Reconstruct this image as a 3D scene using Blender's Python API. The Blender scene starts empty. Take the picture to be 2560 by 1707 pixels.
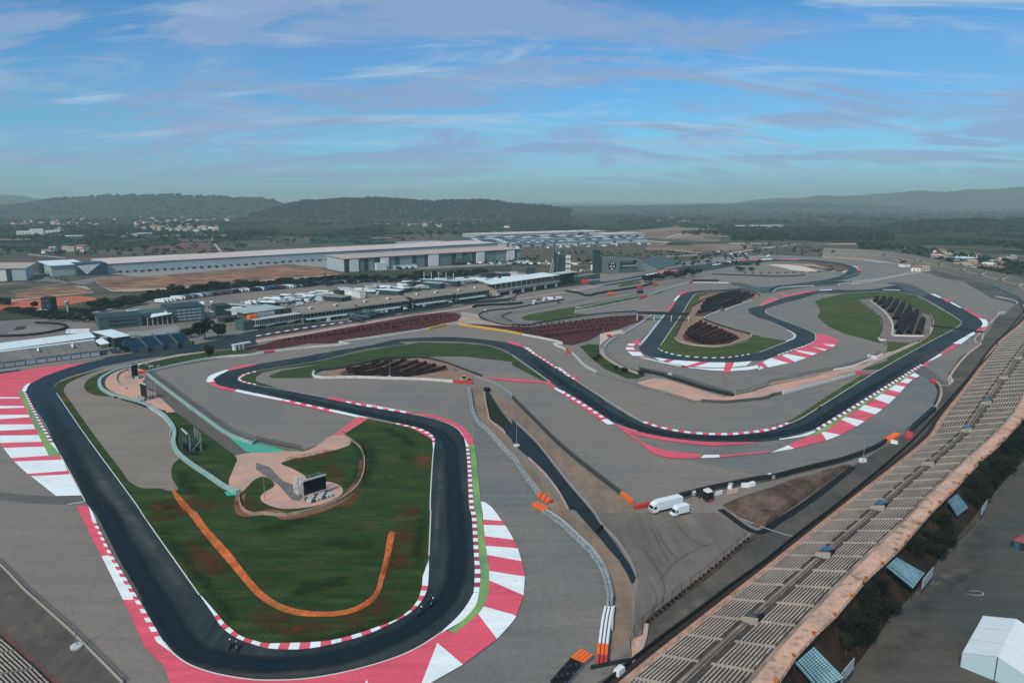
import bpy, bmesh, math, random
import numpy as np
from mathutils import Vector, noise
from mathutils.geometry import tessellate_polygon, interpolate_bezier
sc = bpy.context.scene
C = sc.collection
RND = random.Random(7)

# ------------------------------------------------------------ camera, light, exposure
CAM_H, FPX, PITCH = 95.0, 1730.0, math.radians(11.6)
cam = bpy.data.cameras.new('camera'); cam.lens = FPX / 2560 * 36; cam.sensor_width = 36
cam.clip_start = 1; cam.clip_end = 60000
co = bpy.data.objects.new('camera', cam); C.objects.link(co)
co.location = (0, 0, CAM_H); co.rotation_euler = (math.pi / 2 - PITCH, 0, 0)
sc.camera = co
SUN_EL, SUN_AZ = math.radians(44), math.radians(-150)      # azimuth from +Y towards +X
sun = bpy.data.lights.new('sun', 'SUN'); sun.energy = 3.0; sun.angle = math.radians(8); sun.color = (1.0, 0.90, 0.78)
so = bpy.data.objects.new('sun', sun); C.objects.link(so)
sd = Vector((math.sin(SUN_AZ) * math.cos(SUN_EL), math.cos(SUN_AZ) * math.cos(SUN_EL), math.sin(SUN_EL)))
so.rotation_euler = sd.to_track_quat('Z', 'Y').to_euler()
sc.view_settings.view_transform = 'Standard'; sc.view_settings.look = 'None'
sc.view_settings.exposure = 0.15; sc.view_settings.gamma = 1.0; sc.view_settings.use_curve_mapping = False
sc.render.engine = 'CYCLES'
sc.cycles.use_denoising = True
sc.cycles.max_bounces = 4; sc.cycles.diffuse_bounces = 2; sc.cycles.glossy_bounces = 1
sc.cycles.transparent_max_bounces = 48; sc.cycles.volume_bounces = 0

def build_world():
    w = bpy.data.worlds.new('World'); sc.world = w; w.use_nodes = True
    nt = w.node_tree; nt.nodes.clear(); N = nt.nodes.new; L = nt.links.new
    out = N('ShaderNodeOutputWorld'); bg = N('ShaderNodeBackground'); L(bg.outputs[0], out.inputs[0])
    sky = N('ShaderNodeTexSky'); sky.sky_type = 'NISHITA'; sky.sun_disc = False
    sky.sun_elevation = SUN_EL; sky.sun_rotation = SUN_AZ; sky.altitude = 200; sky.air_density = 1.0; sky.dust_density = 0.6; sky.ozone_density = 2.0
    tint = N('ShaderNodeMix'); tint.data_type = 'RGBA'; tint.blend_type = 'MULTIPLY'; tint.inputs[0].default_value = 1
    L(sky.outputs[0], tint.inputs[6]); tint.inputs[7].default_value = (0.36, 0.76, 1.05, 1)
    tc = N('ShaderNodeTexCoord'); sp = N('ShaderNodeSeparateXYZ'); L(tc.outputs['Generated'], sp.inputs[0])
    def M(op, a, b=None, clamp=False):
        m = N('ShaderNodeMath'); m.operation = op; m.use_clamp = clamp
        for i, v in enumerate((a, b)):
            if v is None: continue
            if isinstance(v, (int, float)): m.inputs[i].default_value = v
            else: L(v, m.inputs[i])
        return m.outputs[0]
    zz = M('ADD', M('MAXIMUM', sp.outputs[2], 0.0), 0.22)
    u = M('DIVIDE', sp.outputs[0], zz); v = M('DIVIDE', sp.outputs[1], zz)
    cb = N('ShaderNodeCombineXYZ'); L(u, cb.inputs[0]); L(v, cb.inputs[1])
    def cloud(rot, scl, nscale, detail, rough, lo, hi, dist=0.6, off=(0, 0, 0)):
        mp = N('ShaderNodeMapping'); mp.inputs['Rotation'].default_value = (0, 0, math.radians(rot))
        mp.inputs['Scale'].default_value = (scl[0], scl[1], 1); mp.inputs['Location'].default_value = off
        L(cb.outputs[0], mp.inputs[0])
        nz = N('ShaderNodeTexNoise'); nz.inputs['Scale'].default_value = nscale; nz.inputs['Detail'].default_value = detail
        nz.inputs['Roughness'].default_value = rough; nz.inputs['Distortion'].default_value = dist
        L(mp.outputs[0], nz.inputs['Vector'])
        mr = N('ShaderNodeMapRange'); mr.interpolation_type = 'SMOOTHSTEP'
        mr.inputs[1].default_value = lo; mr.inputs[2].default_value = hi; L(nz.outputs[0], mr.inputs[0])
        return mr.outputs[0]
    def mixc(fac, a, col):
        m = N('ShaderNodeMix'); m.data_type = 'RGBA'; L(fac, m.inputs[0]); L(a, m.inputs[6])
        if isinstance(col, tuple): m.inputs[7].default_value = (*col, 1)
        else: L(col, m.inputs[7])
        return m.outputs[2]
    K = 10.0                                                   # colours below are divided by the strength 0.1
    c = tint.outputs[2]
    veil = cloud(12, (0.7, 1.3), 0.9, 5, 0.55, 0.40, 0.66)
    c = mixc(M('MULTIPLY', veil, 0.28), c, (0.24 * K, 0.38 * K, 0.60 * K))
    cir = cloud(-20, (0.55, 1.9), 1.35, 12, 0.64, 0.51, 0.68, 1.1, (3.1, 1.7, 0))
    c = mixc(M('MULTIPLY', cir, 0.8), c, (0.40 * K, 0.53 * K, 0.68 * K))
    st = cloud(4, (0.85, 2.0), 1.05, 12, 0.62, 0.46, 0.59, 1.0, (7.3, 2.2, 0))
    c = mixc(M('MULTIPLY', st, 0.82), c, (0.25 * K, 0.35 * K, 0.56 * K))
    wh = cloud(3, (0.8, 2.2), 1.6, 10, 0.66, 0.53, 0.68, 0.8, (1.3, 9.2, 0))
    c = mixc(M('MULTIPLY', wh, 0.5), c, (0.34 * K, 0.46 * K, 0.62 * K))
    # pale band at the horizon: the far air
    hz = N('ShaderNodeMapRange'); hz.inputs[1].default_value = 0.0; hz.inputs[2].default_value = 0.08
    hz.inputs[3].default_value = 0.55; hz.inputs[4].default_value = 0.0; hz.interpolation_type = 'SMOOTHSTEP'
    L(sp.outputs[2], hz.inputs[0])
    c = mixc(hz.outputs[0], c, (0.24 * K, 0.37 * K, 0.52 * K))
    L(c, bg.inputs[0]); bg.inputs[1].default_value = 0.1
build_world()

# ------------------------------------------------------------ from the photograph's points to the ground
TILES = {'P': (1500, 700, .17007), 'Q': (1900, 680, .17007), 'R': (1500, 600, .19133), 'S': (2050, 600, .21684),
         'U': (1900, 1400, .19579), 'V': (2200, 900, .15943), 'W': (240, 880, .17007), 'X': (1100, 560, .21259),
         'D1': (600, 680, .12755), 'D2': (900, 660, .12755), 'D3': (1180, 620, .12755), 'D4': (0, 760, .12755),
         'D5': (220, 720, .17857), 'D6': (620, 1130, .11905), 'D7': (1540, 1180, .12755), 'F': (0, 0, 1.08844), 'N': (0, 0, 1)}
for i in range(4):
    TILES['A%d' % (i + 1)] = (640 * i, 460, .27211); TILES['B%d' % (i + 1)] = (640 * i, 860, .27211); TILES['C%d' % (i + 1)] = (640 * i, 1280, .27234)

def PX(s):
    """'B1 120,435 205,430 C1 ...' -> points of the 2560 px photograph"""
    out = []; t = TILES['N']
    for k in s.split():
        if ',' in k:
            a, b = k.split(','); out.append((t[0] + float(a) * t[2], t[1] + float(b) * t[2]))
        else: t = TILES[k]
    return out

def G(p, z=0.0):
    dx = (p[0] - 1280) / FPX; dy = (853.5 - p[1]) / FPX
    d = (dx, math.cos(PITCH) + dy * math.sin(PITCH), -math.sin(PITCH) + dy * math.cos(PITCH))
    t = (z - CAM_H) / d[2]
    return Vector((d[0] * t, d[1] * t, z))

def W(s, z=0.0): return [G(p, z) for p in PX(s)]

def smooth(pts, n=6):
    """Catmull-Rom through the points, centripetal enough for kerbs"""
    if len(pts) < 3: return pts
    P = [pts[0] * 2 - pts[1]] + list(pts) + [pts[-1] * 2 - pts[-2]]
    out = []
    for i in range(1, len(P) - 2):
        p0, p1, p2, p3 = P[i - 1], P[i], P[i + 1], P[i + 2]
        d1 = max(1e-4, (p1 - p0).length ** .5); d2 = max(1e-4, (p2 - p1).length ** .5); d3 = max(1e-4, (p3 - p2).length ** .5)
        m1 = (p1 - p0) / d1 - (p2 - p0) / (d1 + d2) + (p2 - p1) / d2
        m2 = (p2 - p1) / d2 - (p3 - p1) / (d2 + d3) + (p3 - p2) / d3
        m1 *= d2; m2 *= d2
        for k in range(n):
            t = k / n; t2 = t * t; t3 = t2 * t
            out.append(p1 * (2 * t3 - 3 * t2 + 1) + m1 * (t3 - 2 * t2 + t) + p2 * (3 * t2 - 2 * t3) + m2 * (t3 - t2))
    out.append(P[-2].copy())
    return out

def resample(pts, n):
    """n+1 points evenly spread along the line"""
    L = [0.0]
    for a, b in zip(pts, pts[1:]): L.append(L[-1] + (b - a).length)
    out = []; j = 0
    for i in range(n + 1):
        s = L[-1] * i / n
        while j < len(L) - 2 and L[j + 1] < s: j += 1
        seg = L[j + 1] - L[j] or 1
        out.append(pts[j].lerp(pts[j + 1], min(1, max(0, (s - L[j]) / seg))))
    return out
def plen(pts): return sum((b - a).length for a, b in zip(pts, pts[1:]))
def rib(pts, w, side=0.0):
    """left and right line of a ribbon of width w about the path, shifted by side"""
    Lf, Rt = [], []
    for i, p in enumerate(pts):
        a = pts[max(0, i - 1)]; b = pts[min(len(pts) - 1, i + 1)]
        d = (b - a); d.z = 0; d.normalize(); nrm = Vector((-d.y, d.x, 0))
        Lf.append(p + nrm * (side + w / 2)); Rt.append(p + nrm * (side - w / 2))
    return Lf, Rt

# ------------------------------------------------------------ materials
MATS = {}
def mat(name, col, rough=0.85, col2=None, scale=0.05, detail=6, stretch=(1, 1, 1), rot=0, lo=.35, hi=.65,
        col3=None, scale3=0.3, lo3=.5, hi3=.7, fine=0.0, fscale=1.5, metal=0, bump=0.0, alpha=None, seed=0, streak=0.0, srot=0, sscale=(0.02,1.2,1)):
    if name in MATS: return MATS[name]
    m = bpy.data.materials.new(name); m.use_nodes = True; nt = m.node_tree; nt.nodes.clear(); N = nt.nodes.new; L = nt.links.new
    out = N('ShaderNodeOutputMaterial'); b = N('ShaderNodeBsdfPrincipled'); L(b.outputs[0], out.inputs[0])
    b.inputs['Roughness'].default_value = rough; b.inputs['Metallic'].default_value = metal; b.inputs['Specular IOR Level'].default_value = 0.25
    geo = N('ShaderNodeNewGeometry')
    def nz(scale, detail, stretch, rot, lo, hi, off=0):
        mp = N('ShaderNodeMapping'); mp.inputs['Scale'].default_value = stretch; mp.inputs['Rotation'].default_value = (0, 0, rot)
        mp.inputs['Location'].default_value = (off * 13.7, off * 5.1, 0)
        L(geo.outputs['Position'], mp.inputs[0])
        t = N('ShaderNodeTexNoise'); t.inputs['Scale'].default_value = scale; t.inputs['Detail'].default_value = detail; t.inputs['Roughness'].default_value = 0.6
        L(mp.outputs[0], t.inputs['Vector'])
        r = N('ShaderNodeMapRange'); r.inputs[1].default_value = lo; r.inputs[2].default_value = hi; r.interpolation_type = 'SMOOTHSTEP'
        L(t.outputs[0], r.inputs[0]); return r.outputs[0]
    def mix(f, a, c, blend='MIX'):
        x = N('ShaderNodeMix'); x.data_type = 'RGBA'; x.blend_type = blend
        if isinstance(f, float): x.inputs[0].default_value = f
        else: L(f, x.inputs[0])
        if isinstance(a, tuple): x.inputs[6].default_value = (*a, 1)
        else: L(a, x.inputs[6])
        if isinstance(c, tuple): x.inputs[7].default_value = (*c, 1)
        else: L(c, x.inputs[7])
        return x.outputs[2]
    c = col
    if col2: c = mix(nz(scale, detail, stretch, rot, lo, hi, seed), c, col2)
    if col3: c = mix(nz(scale3, 5, (1, 1, 1), 0, lo3, hi3, seed + 3), c, col3)
    if streak:
        r = nz(1.0, 5, sscale, srot, .3, .75, seed + 9)
        k = N('ShaderNodeMapRange'); k.inputs[3].default_value = 1 - streak; k.inputs[4].default_value = 1 + streak; L(r, k.inputs[0])
        cc = N('ShaderNodeCombineColor'); [L(k.outputs[0], cc.inputs[i]) for i in range(3)]
        c = mix(1.0, c, cc.outputs[0], 'MULTIPLY')
    if fine:
        r = nz(fscale, 8, (1, 1, 1), 0, .2, .8, seed + 5)
        k = N('ShaderNodeMapRange'); k.inputs[3].default_value = 1 - fine; k.inputs[4].default_value = 1 + fine; L(r, k.inputs[0])
        cc = N('ShaderNodeCombineColor'); [L(k.outputs[0], cc.inputs[i]) for i in range(3)]
        c = mix(1.0, c, cc.outputs[0], 'MULTIPLY')
    if isinstance(c, tuple): b.inputs['Base Color'].default_value = (*c, 1)
    else: L(c, b.inputs['Base Color'])
    if bump:
        t = N('ShaderNodeTexNoise'); t.inputs['Scale'].default_value = fscale; t.inputs['Detail'].default_value = 4; L(geo.outputs['Position'], t.inputs['Vector'])
        bp = N('ShaderNodeBump'); bp.inputs['Strength'].default_value = bump; bp.inputs['Distance'].default_value = .3
        L(t.outputs[0], bp.inputs['Height']); L(bp.outputs[0], b.inputs['Normal'])
    if alpha is not None:
        b.inputs['Alpha'].default_value = alpha
    MATS[name] = m
    return m

RUN = mat('runoff_asphalt', (.215, .192, .158), .9, (.180, .176, .155), .012, 4, (1, 1, 1), 0, .4, .6, (.235, .205, .162), .03, .5, .8, fine=.12, fscale=.7, streak=.07, srot=.7, sscale=(.012, .25, 1))
RUNB = mat('cool_runoff_asphalt', (.145, .158, .148), .9, (.195, .185, .155), .02, 4, fine=.14, fscale=.7, streak=.10, srot=.7, sscale=(.02, .3, 1))
GRAV = mat('fine_gravel', (.238, .208, .165), .95, (.205, .185, .150), .05, 6, fine=.14, fscale=.9, streak=.08, srot=.9, sscale=(.02, .3, 1))
TRK = mat('track_asphalt', (.013, .025, .028), .75, (.034, .045, .043), .03, 6, (1, 1, 1), 0, .35, .7, fine=.22, fscale=.9, streak=.30, srot=0, sscale=(.5, .015, 1))
TRK2 = mat('worn_track_asphalt', (.034, .048, .050), .85, (.018, .033, .038), .03, 4, fine=.1)
OLD = mat('old_asphalt', (.115, .102, .080), .9, (.062, .062, .055), .03, 6, (1, 1, 1), 0, .35, .65, fine=.15, fscale=.6, streak=.12, srot=.78, sscale=(.3, .02, 1))
YARD = mat('yard_asphalt', (.182, .160, .130), .92, (.135, .122, .104), .03, 6, (1, 1, 1), 0, .35, .65, fine=.12, fscale=.5, streak=.14, srot=2.3, sscale=(.35, .03, 1))
RED = mat('red_paint', (.74, .105, .155), .7, (.62, .095, .13), .06, 7, (1, 1, 1), 0, .4, .7, (.50, .10, .12), .12, .58, .75, fine=.10, fscale=1.0, streak=.10, srot=.4, sscale=(.05, .5, 1))
REDL = mat('faded_red_paint', (.60, .13, .15), .75, (.68, .12, .13), .03, 5, fine=.07)
DRED = mat('worn_red_paint', (.33, .06, .10), .8, fine=.1)
WHT = mat('white_paint', (.80, .89, .84), .65, (.70, .79, .75), .10, 7, (1, 1, 1), 0, .45, .75, (.60, .66, .62), .3, .6, .8, fine=.05, streak=.06, srot=.4, sscale=(.05, .5, 1))
CRM = mat('cream_paint', (.72, .68, .64), .7, fine=.05)
GRN = mat('green_paint', (.23, .42, .11), .75, (.14, .27, .12), .08, 5, fine=.08)
TEAL = mat('turquoise_paint', (.055, .40, .26), .7, (.08, .36, .26), .1, 5, fine=.06)
TEALW = mat('pale_turquoise_concrete', (.22, .38, .33), .85, (.30, .42, .38), .15, 5, fine=.08)
GRS = mat('dark_grass', (.018, .046, .008), 1, (.040, .064, .014), .07, 8, (1, 2.5, 1), .5, .4, .68, (.125, .040, .008), .030, .57, .70, fine=.5, fscale=1.4, streak=.3, srot=.25, sscale=(.06, .6, 1))
GRS2 = mat('olive_grass', (.066, .088, .016), 1, (.040, .064, .014), .03, 7, (1, 4, 1), 0, .35, .65, (.12, .075, .016), .02, .58, .75, fine=.25, fscale=.4, streak=.3, srot=0, sscale=(.03, .35, 1))
GRS3 = mat('verge_grass', (.055, .052, .018), 1, (.028, .040, .013), .12, 6, fine=.25, fscale=.7)
ORG = mat('orange_dirt', (.66, .17, .045), 1, (.48, .10, .03), .2, 7, (1, 1, 1), 0, .4, .6, (.40, .15, .04), .15, .5, .62, fine=.4, fscale=1.5)
PNK = mat('pink_concrete', (.58, .34, .235), .9, (.44, .30, .24), .06, 6, (1, 1, 1), 0, .4, .6, (.50, .33, .26), .25, .5, .7, fine=.10, fscale=1.0)
BEI = mat('beige_path', (.44, .35, .27), .95, (.32, .27, .22), .08, 6, fine=.15, fscale=.5)
MUL = mat('red_mulch', (.080, .016, .014), 1, (.055, .012, .012), .04, 6, (1, 1, 1), 0, .35, .65, (.085, .03, .02), .1, .6, .75, fine=.3, fscale=.4)
SOIL = mat('dark_soil', (.05, .024, .016), 1, (.12, .06, .04), .1, 6, fine=.3)
DIRT = mat('brown_dirt', (.15, .105, .078), 1, (.06, .042, .032), .12, 7, fine=.35, fscale=.6, bump=.5)
EARTH = mat('orange_earth', (.34, .17, .10), 1, (.13, .080, .05), .03, 7, (1, 2.5, 1), 0, .4, .62, (.10, .06, .035), .025, .5, .7, fine=.25, fscale=.1)
EARTH2 = mat('red_earth', (.50, .13, .07), 1, (.40, .13, .07), .02, 6, fine=.15, fscale=.1)
CONC = mat('pale_concrete', (.55, .56, .52), .9, (.42, .44, .42), .2, 5, fine=.1)
CONB = mat('beige_concrete', (.48, .36, .28), .9, (.38, .30, .25), .15, 5, fine=.12)
CHAN = mat('dark_blue_road', (.010, .017, .022), .7, (.018, .026, .030), .08, 5, fine=.15)
BLK = mat('black_rubber', (.008, .010, .011), .7)
DGR = mat('dark_green_mesh', (.015, .035, .035), .9)
STL = mat('galvanised_steel', (.32, .36, .36), .5, metal=.3)
DST = mat('dark_steel', (.035, .045, .05), .6, metal=.3)
WPL = mat('white_plastic', (.72, .78, .78), .5, fine=.04)
ORP = mat('orange_plastic', (.80, .16, .03), .55)
REP = mat('red_plastic', (.50, .045, .05), .55)
YEL = mat('yellow_foam', (.62, .36, .06), .8)
TERR = mat('weathered_terrace_shade', (.080, .068, .056), 1, (.050, .044, .038), .15, 6, fine=.2)  # weathered concrete, darkened to paint in the shade between bench rows
BNCH = mat('concrete_bench', (.43, .375, .305), .9, (.31, .275, .225), .15, 6, fine=.12, fscale=1.5)
BNCF = mat('far_concrete_bench', (.38, .35, .29), .9, (.33, .31, .26), .05, 6, fine=.08)
WALK = mat('dusty_walkway', (.60, .38, .265), .95, (.46, .31, .22), .10, 8, (1, 1, 1), 0, .42, .62, (.26, .18, .13), .35, .54, .68, fine=.22, fscale=.9)
WALKL = mat('pale_walkway', (.33, .26, .20), .95, (.18, .145, .115), .12, 6, fine=.12)
BLUE = mat('blue_seats', (.008, .050, .105), .6, (.010, .040, .085), .3, 4, fine=.1)
GLS = mat('dark_glass', (.012, .022, .028), .15)
SCRN = mat('black_screen', (.006, .007, .014), .25)
OFF = mat('teal_cladding', (.050, .105, .100), .7, (.060, .115, .112), .1, 4, (1, 1, .1))
OFFD = mat('dark_teal_cladding', (.020, .052, .055), .7)
ROOFG = mat('warm_grey_roof', (.27, .23, .175), .9, (.22, .20, .16), .06, 5, fine=.10, fscale=.6)
ROOFW = mat('white_roof', (.62, .76, .73), .6, (.68, .79, .76), .05, 5, fine=.03)
ROOFP = mat('pinkish_roof', (.54, .45, .39), .8, (.60, .53, .48), .01, 6, fine=.05, fscale=.05)
ROOFR = mat('salmon_roof', (.50, .37, .30), .8, (.40, .36, .31), .008, 5, fine=.05, fscale=.05)
WALLB = mat('pale_blue_cladding', (.33, .41, .42), .7, (.37, .45, .45), .02, 4)
WALLG = mat('grey_green_cladding', (.13, .19, .19), .75)
WALLW = mat('off_white_cladding', (.66, .66, .62), .75, fine=.04)
WALLD = mat('dark_cladding', (.022, .045, .055), .7)
NAVY = mat('navy_cladding', (.018, .060, .100), .6)
LEAF = mat('dark_leaves', (.005, .009, .006), .9, (.012, .018, .009), .4, 3, fine=.5, fscale=.9)
LEAF2 = mat('olive_leaves', (.020, .024, .009), .9, (.009, .014, .007), .4, 3, fine=.4, fscale=.9)
LEAFF = mat('far_leaves', (.008, .024, .014), .95, (.016, .034, .016), .02, 3, fine=.4, fscale=.2)
BARK = mat('bark', (.06, .045, .035), .95)
NET = mat('black_netting', (.005, .008, .011), .95, (.012, .016, .020), .5, 4, fine=.3)
CARS = [mat('car_white', (.68, .70, .70), .3), mat('car_silver', (.32, .35, .36), .3, metal=.3), mat('car_black', (.015, .018, .02), .3),
        mat('car_grey', (.10, .11, .12), .3), mat('car_blue', (.03, .08, .17), .3), mat('car_red', (.30, .03, .05), .3)]

# ------------------------------------------------------------ mesh helpers
def tag(o, label=None, cat=None, group=None, kind=None):
    if label: o['label'] = label
    if cat: o['category'] = cat
    if group: o['group'] = group
    if kind: o['kind'] = kind
    return o
def link(name, me, parent=None, loc=None, rz=0):
    o = bpy.data.objects.new(name, me); C.objects.link(o)
    if parent: o.parent = parent
    if loc is not None: o.location = loc
    if rz: o.rotation_euler = (0, 0, rz)
    return o
def empty(name, loc=(0, 0, 0), rz=0):
    o = bpy.data.objects.new(name, None); C.objects.link(o); o.location = loc; o.rotation_euler = (0, 0, rz); o.empty_display_size = .5
    return o
class MB:
    def __init__(s): s.v = []; s.f = []; s.m = []
    def box(s, x0, y0, z0, x1, y1, z1, mi=0):
        n = len(s.v); s.v += [(x0, y0, z0), (x1, y0, z0), (x1, y1, z0), (x0, y1, z0), (x0, y0, z1), (x1, y0, z1), (x1, y1, z1), (x0, y1, z1)]
        s.f += [tuple(n + i for i in q) for q in ((0, 3, 2, 1), (4, 5, 6, 7), (0, 1, 5, 4), (1, 2, 6, 5), (2, 3, 7, 6), (3, 0, 4, 7))]; s.m += [mi] * 6; return s
    def hexa(s, b, t, mi=0):
        """bottom four and top four points"""
        n = len(s.v); s.v += [tuple(p) for p in b] + [tuple(p) for p in t]
        s.f += [tuple(n + i for i in q) for q in ((0, 3, 2, 1), (4, 5, 6, 7), (0, 1, 5, 4), (1, 2, 6, 5), (2, 3, 7, 6), (3, 0, 4, 7))]; s.m += [mi] * 6; return s
    def poly(s, pts, mi=0):
        n = len(s.v); s.v += [tuple(p) for p in pts]; s.f.append(tuple(range(n, n + len(pts)))); s.m.append(mi); return s
    def bar(s, a, b, r, mi=0, k=4):
        a = Vector(a); b = Vector(b); d = (b - a).normalized(); u = d.orthogonal().normalized(); w = d.cross(u); n = len(s.v)
        for p in (a, b):
            for i in range(k):
                t = 2 * math.pi * (i + .5) / k; s.v.append(tuple(p + (u * math.cos(t) + w * math.sin(t)) * r))
        for i in range(k):
            j = (i + 1) % k; s.f.append((n + i, n + j, n + k + j, n + k + i)); s.m.append(mi)
        s.f.append(tuple(n + k + i for i in range(k))); s.m.append(mi); s.f.append(tuple(n + k - 1 - i for i in range(k))); s.m.append(mi); return s
    def lathe(s, c, prof, k=12, mi=0, axis='z'):
        n = len(s.v)
        for r, h in prof:
            for i in range(k):
                t = 2 * math.pi * i / k; x, y = r * math.cos(t), r * math.sin(t)
                s.v.append((c[0] + x, c[1] + y, c[2] + h) if axis == 'z' else (c[0] + x, c[1] + h, c[2] + y))
        for a in range(len(prof) - 1):
            for i in range(k):
                j = (i + 1) % k; s.f.append((n + a * k + i, n + a * k + j, n + a * k + k + j, n + a * k + k + i)); s.m.append(mi)
        s.f.append(tuple(n + (len(prof) - 1) * k + i for i in range(k))); s.m.append(mi)
        s.f.append(tuple(n + k - 1 - i for i in range(k))); s.m.append(mi); return s
    def ribbon(s, A, B, mi=0):
        n = len(s.v); s.v += [tuple(p) for p in A] + [tuple(p) for p in B]; k = len(A)
        for i in range(k - 1): s.f.append((n + i, n + i + 1, n + k + i + 1, n + k + i)); s.m.append(mi)
        return s
    def mesh(s, name, mats):
        me = bpy.data.meshes.new(name); me.from_pydata(s.v, [], s.f)
        for m in (mats if isinstance(mats, (list, tuple)) else [mats]): me.materials.append(m)
        if len(me.polygons): me.polygons.foreach_set('material_index', s.m)
        me.update(); return me
    def build(s, name, mats, parent=None, loc=None, rz=0): return link(name, s.mesh(name, mats), parent, loc, rz)

def sheet(name, pts, m, z, parent=None, sm=0, kind='structure'):
    """flat patch from outline points (world) or a photograph string"""
    if isinstance(pts, str): pts = W(pts)
    if sm: pts = smooth(pts, sm)
    pts = [Vector((p.x, p.y, z)) for p in pts]
    q = [pts[0]]
    for p in pts[1:]:
        if (p - q[-1]).length > .02: q.append(p)
    tri = tessellate_polygon([[Vector((p.x, p.y, 0)) for p in q]])
    fs = []
    for t in tri:
        a, b, c = (q[i] for i in t)
        fs.append(t if (b - a).cross(c - a).z > 0 else (t[0], t[2], t[1]))
    me = bpy.data.meshes.new(name); me.from_pydata([tuple(p) for p in q], [], fs); me.materials.append(m); me.update()
    o = link(name, me, parent)
    if kind and not parent: o['kind'] = kind
    return o
def edges(a, b, n=5): return smooth(W(a), n) + list(reversed(smooth(W(b), n)))
def strip(name, s, w, m, z, side=0, parent=None, n=6):
    pts = smooth(W(s), n) if isinstance(s, str) else s
    A, B = rib(pts, w, side); mb = MB(); mb.ribbon([Vector((p.x, p.y, z)) for p in A], [Vector((p.x, p.y, z)) for p in B])
    o = mb.build(name, m, parent)
    if not parent: o['kind'] = 'structure'
    return o
def kerb(a, b, n, ms=(None, None), z=.05, h=.06, name='kerb'):
    """a row of painted kerb blocks between two lines, alternately coloured, each a block of its own"""
    A = resample(smooth(W(a)), n); B = resample(smooth(W(b)), n)
    root = empty(name, A[0] + Vector((0, 0, zr))); root['kind'] = 'structure'; inv = A[0]
    for i in range(n):
        m = ms[i % len(ms)]
        c = (A[i] + A[i + 1] + B[i] + B[i + 1]) / 4
        q = [p - c for p in (A[i], A[i + 1], B[i + 1], B[i])]
        mb = MB(); mb.hexa([(p.x * .995, p.y * .995, z - .04) for p in q], [(p.x * .985, p.y * .985, z + h + (.0 if k < 2 else .03)) for k, p in enumerate(q)])
        mb.build('kerb_block', m, root, c - inv)
    return root
def wall(name, s, h, th, m, label, cat, z0=0, seg=None, group=None, top=None, part='panel', n=5, base_parts=True):
    """free-standing barrier following a line; seg = length of one panel, each a part"""
    pts = smooth(W(s), n) if isinstance(s, str) else s
    if seg:
        k = max(1, round(plen(pts) / seg)); pts = resample(pts, k)
        root = empty(name, pts[0]); tag(root, label, cat, group)
        A, B = rib(pts, th)
        for i in range(k):
            c = (pts[i] + pts[i + 1]) / 2; g = .006
            q = [A[i].lerp(A[i + 1], g), A[i].lerp(A[i + 1], 1 - g), B[i].lerp(B[i + 1], 1 - g), B[i].lerp(B[i + 1], g)]
            q = [p - c for p in q]; mb = MB()
            mb.hexa([(p.x, p.y, z0) for p in q], [(p.x * .98, p.y * .98, z0 + h) for p in q])
            mb.build(part, m if not isinstance(m, (list, tuple)) else m[i % len(m)], root, Vector((c.x, c.y, 0)) - Vector((pts[0].x, pts[0].y, 0)))
        return root
    A, B = rib(pts, th); mb = MB()
    up = Vector((0, 0, h)); z = Vector((0, 0, z0))
    mb.ribbon([p + z for p in A], [p + z + up for p in A]); mb.ribbon([p + z + up for p in A], [p + z + up for p in B], 1 if top else 0)
    mb.ribbon([p + z + up for p in B], [p + z for p in B])
    for i in (0, -1): mb.poly([A[i] + z, B[i] + z, B[i] + z + up, A[i] + z + up])
    o = mb.build(name, [m, top] if top else m); tag(o, label, cat, group); return o
CHAIN = mat('chain_link', (.10, .12, .12), .7, alpha=.28)
CHAIND = mat('dark_chain_link', (.02, .03, .03), .7, alpha=.45)
def fence(s, h, gap, label, name='fence', m=None, pm=None, r=.06, lean=0, z0=0, group=None, rail=True, n=5, post='post'):
    pts = smooth(W(s), n) if isinstance(s, str) else s
    k = max(1, round(plen(pts) / gap)); pts = resample(pts, k)
    o0 = Vector((pts[0].x, pts[0].y, 0)); root = empty(name, o0); tag(root, label, 'fence', group)
    L = [p - o0 for p in pts]; L = [Vector((p.x, p.y, z0)) for p in L]
    A, B = rib(L, .03)
    mb = MB(); mb.ribbon(A, [p + Vector((0, 0, h * .92)) for p in A]); mb.build('wire_mesh', m or CHAIN, root)
    pme = MB().bar((0, 0, 0), (0, 0, h), r).bar((0, 0, h), (lean, 0, h + abs(lean)), r).mesh('post', pm or DST) if lean else MB().bar((0, 0, 0), (0, 0, h), r).mesh('post', pm or DST)
    if k > 290:
        mb = MB()
        for p in L: mb.bar(p, p + Vector((0, 0, h)), r)
        tag(mb.build(post, pm or DST, root), kind='stuff')
    else:
        for p in L: link(post, pme, root, p)
    if rail:
        mb = MB()
        for a, b in zip(L, L[1:]): mb.bar(a + Vector((0, 0, h * .92)), b + Vector((0, 0, h * .92)), r * .6)
        mb.build('top_rail', pm or DST, root)
    return root
def copy_tree(o, parent=None):
    c = o.copy(); C.objects.link(c); c.parent = parent
    for ch in o.children: copy_tree(ch, c)
    return c

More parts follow.
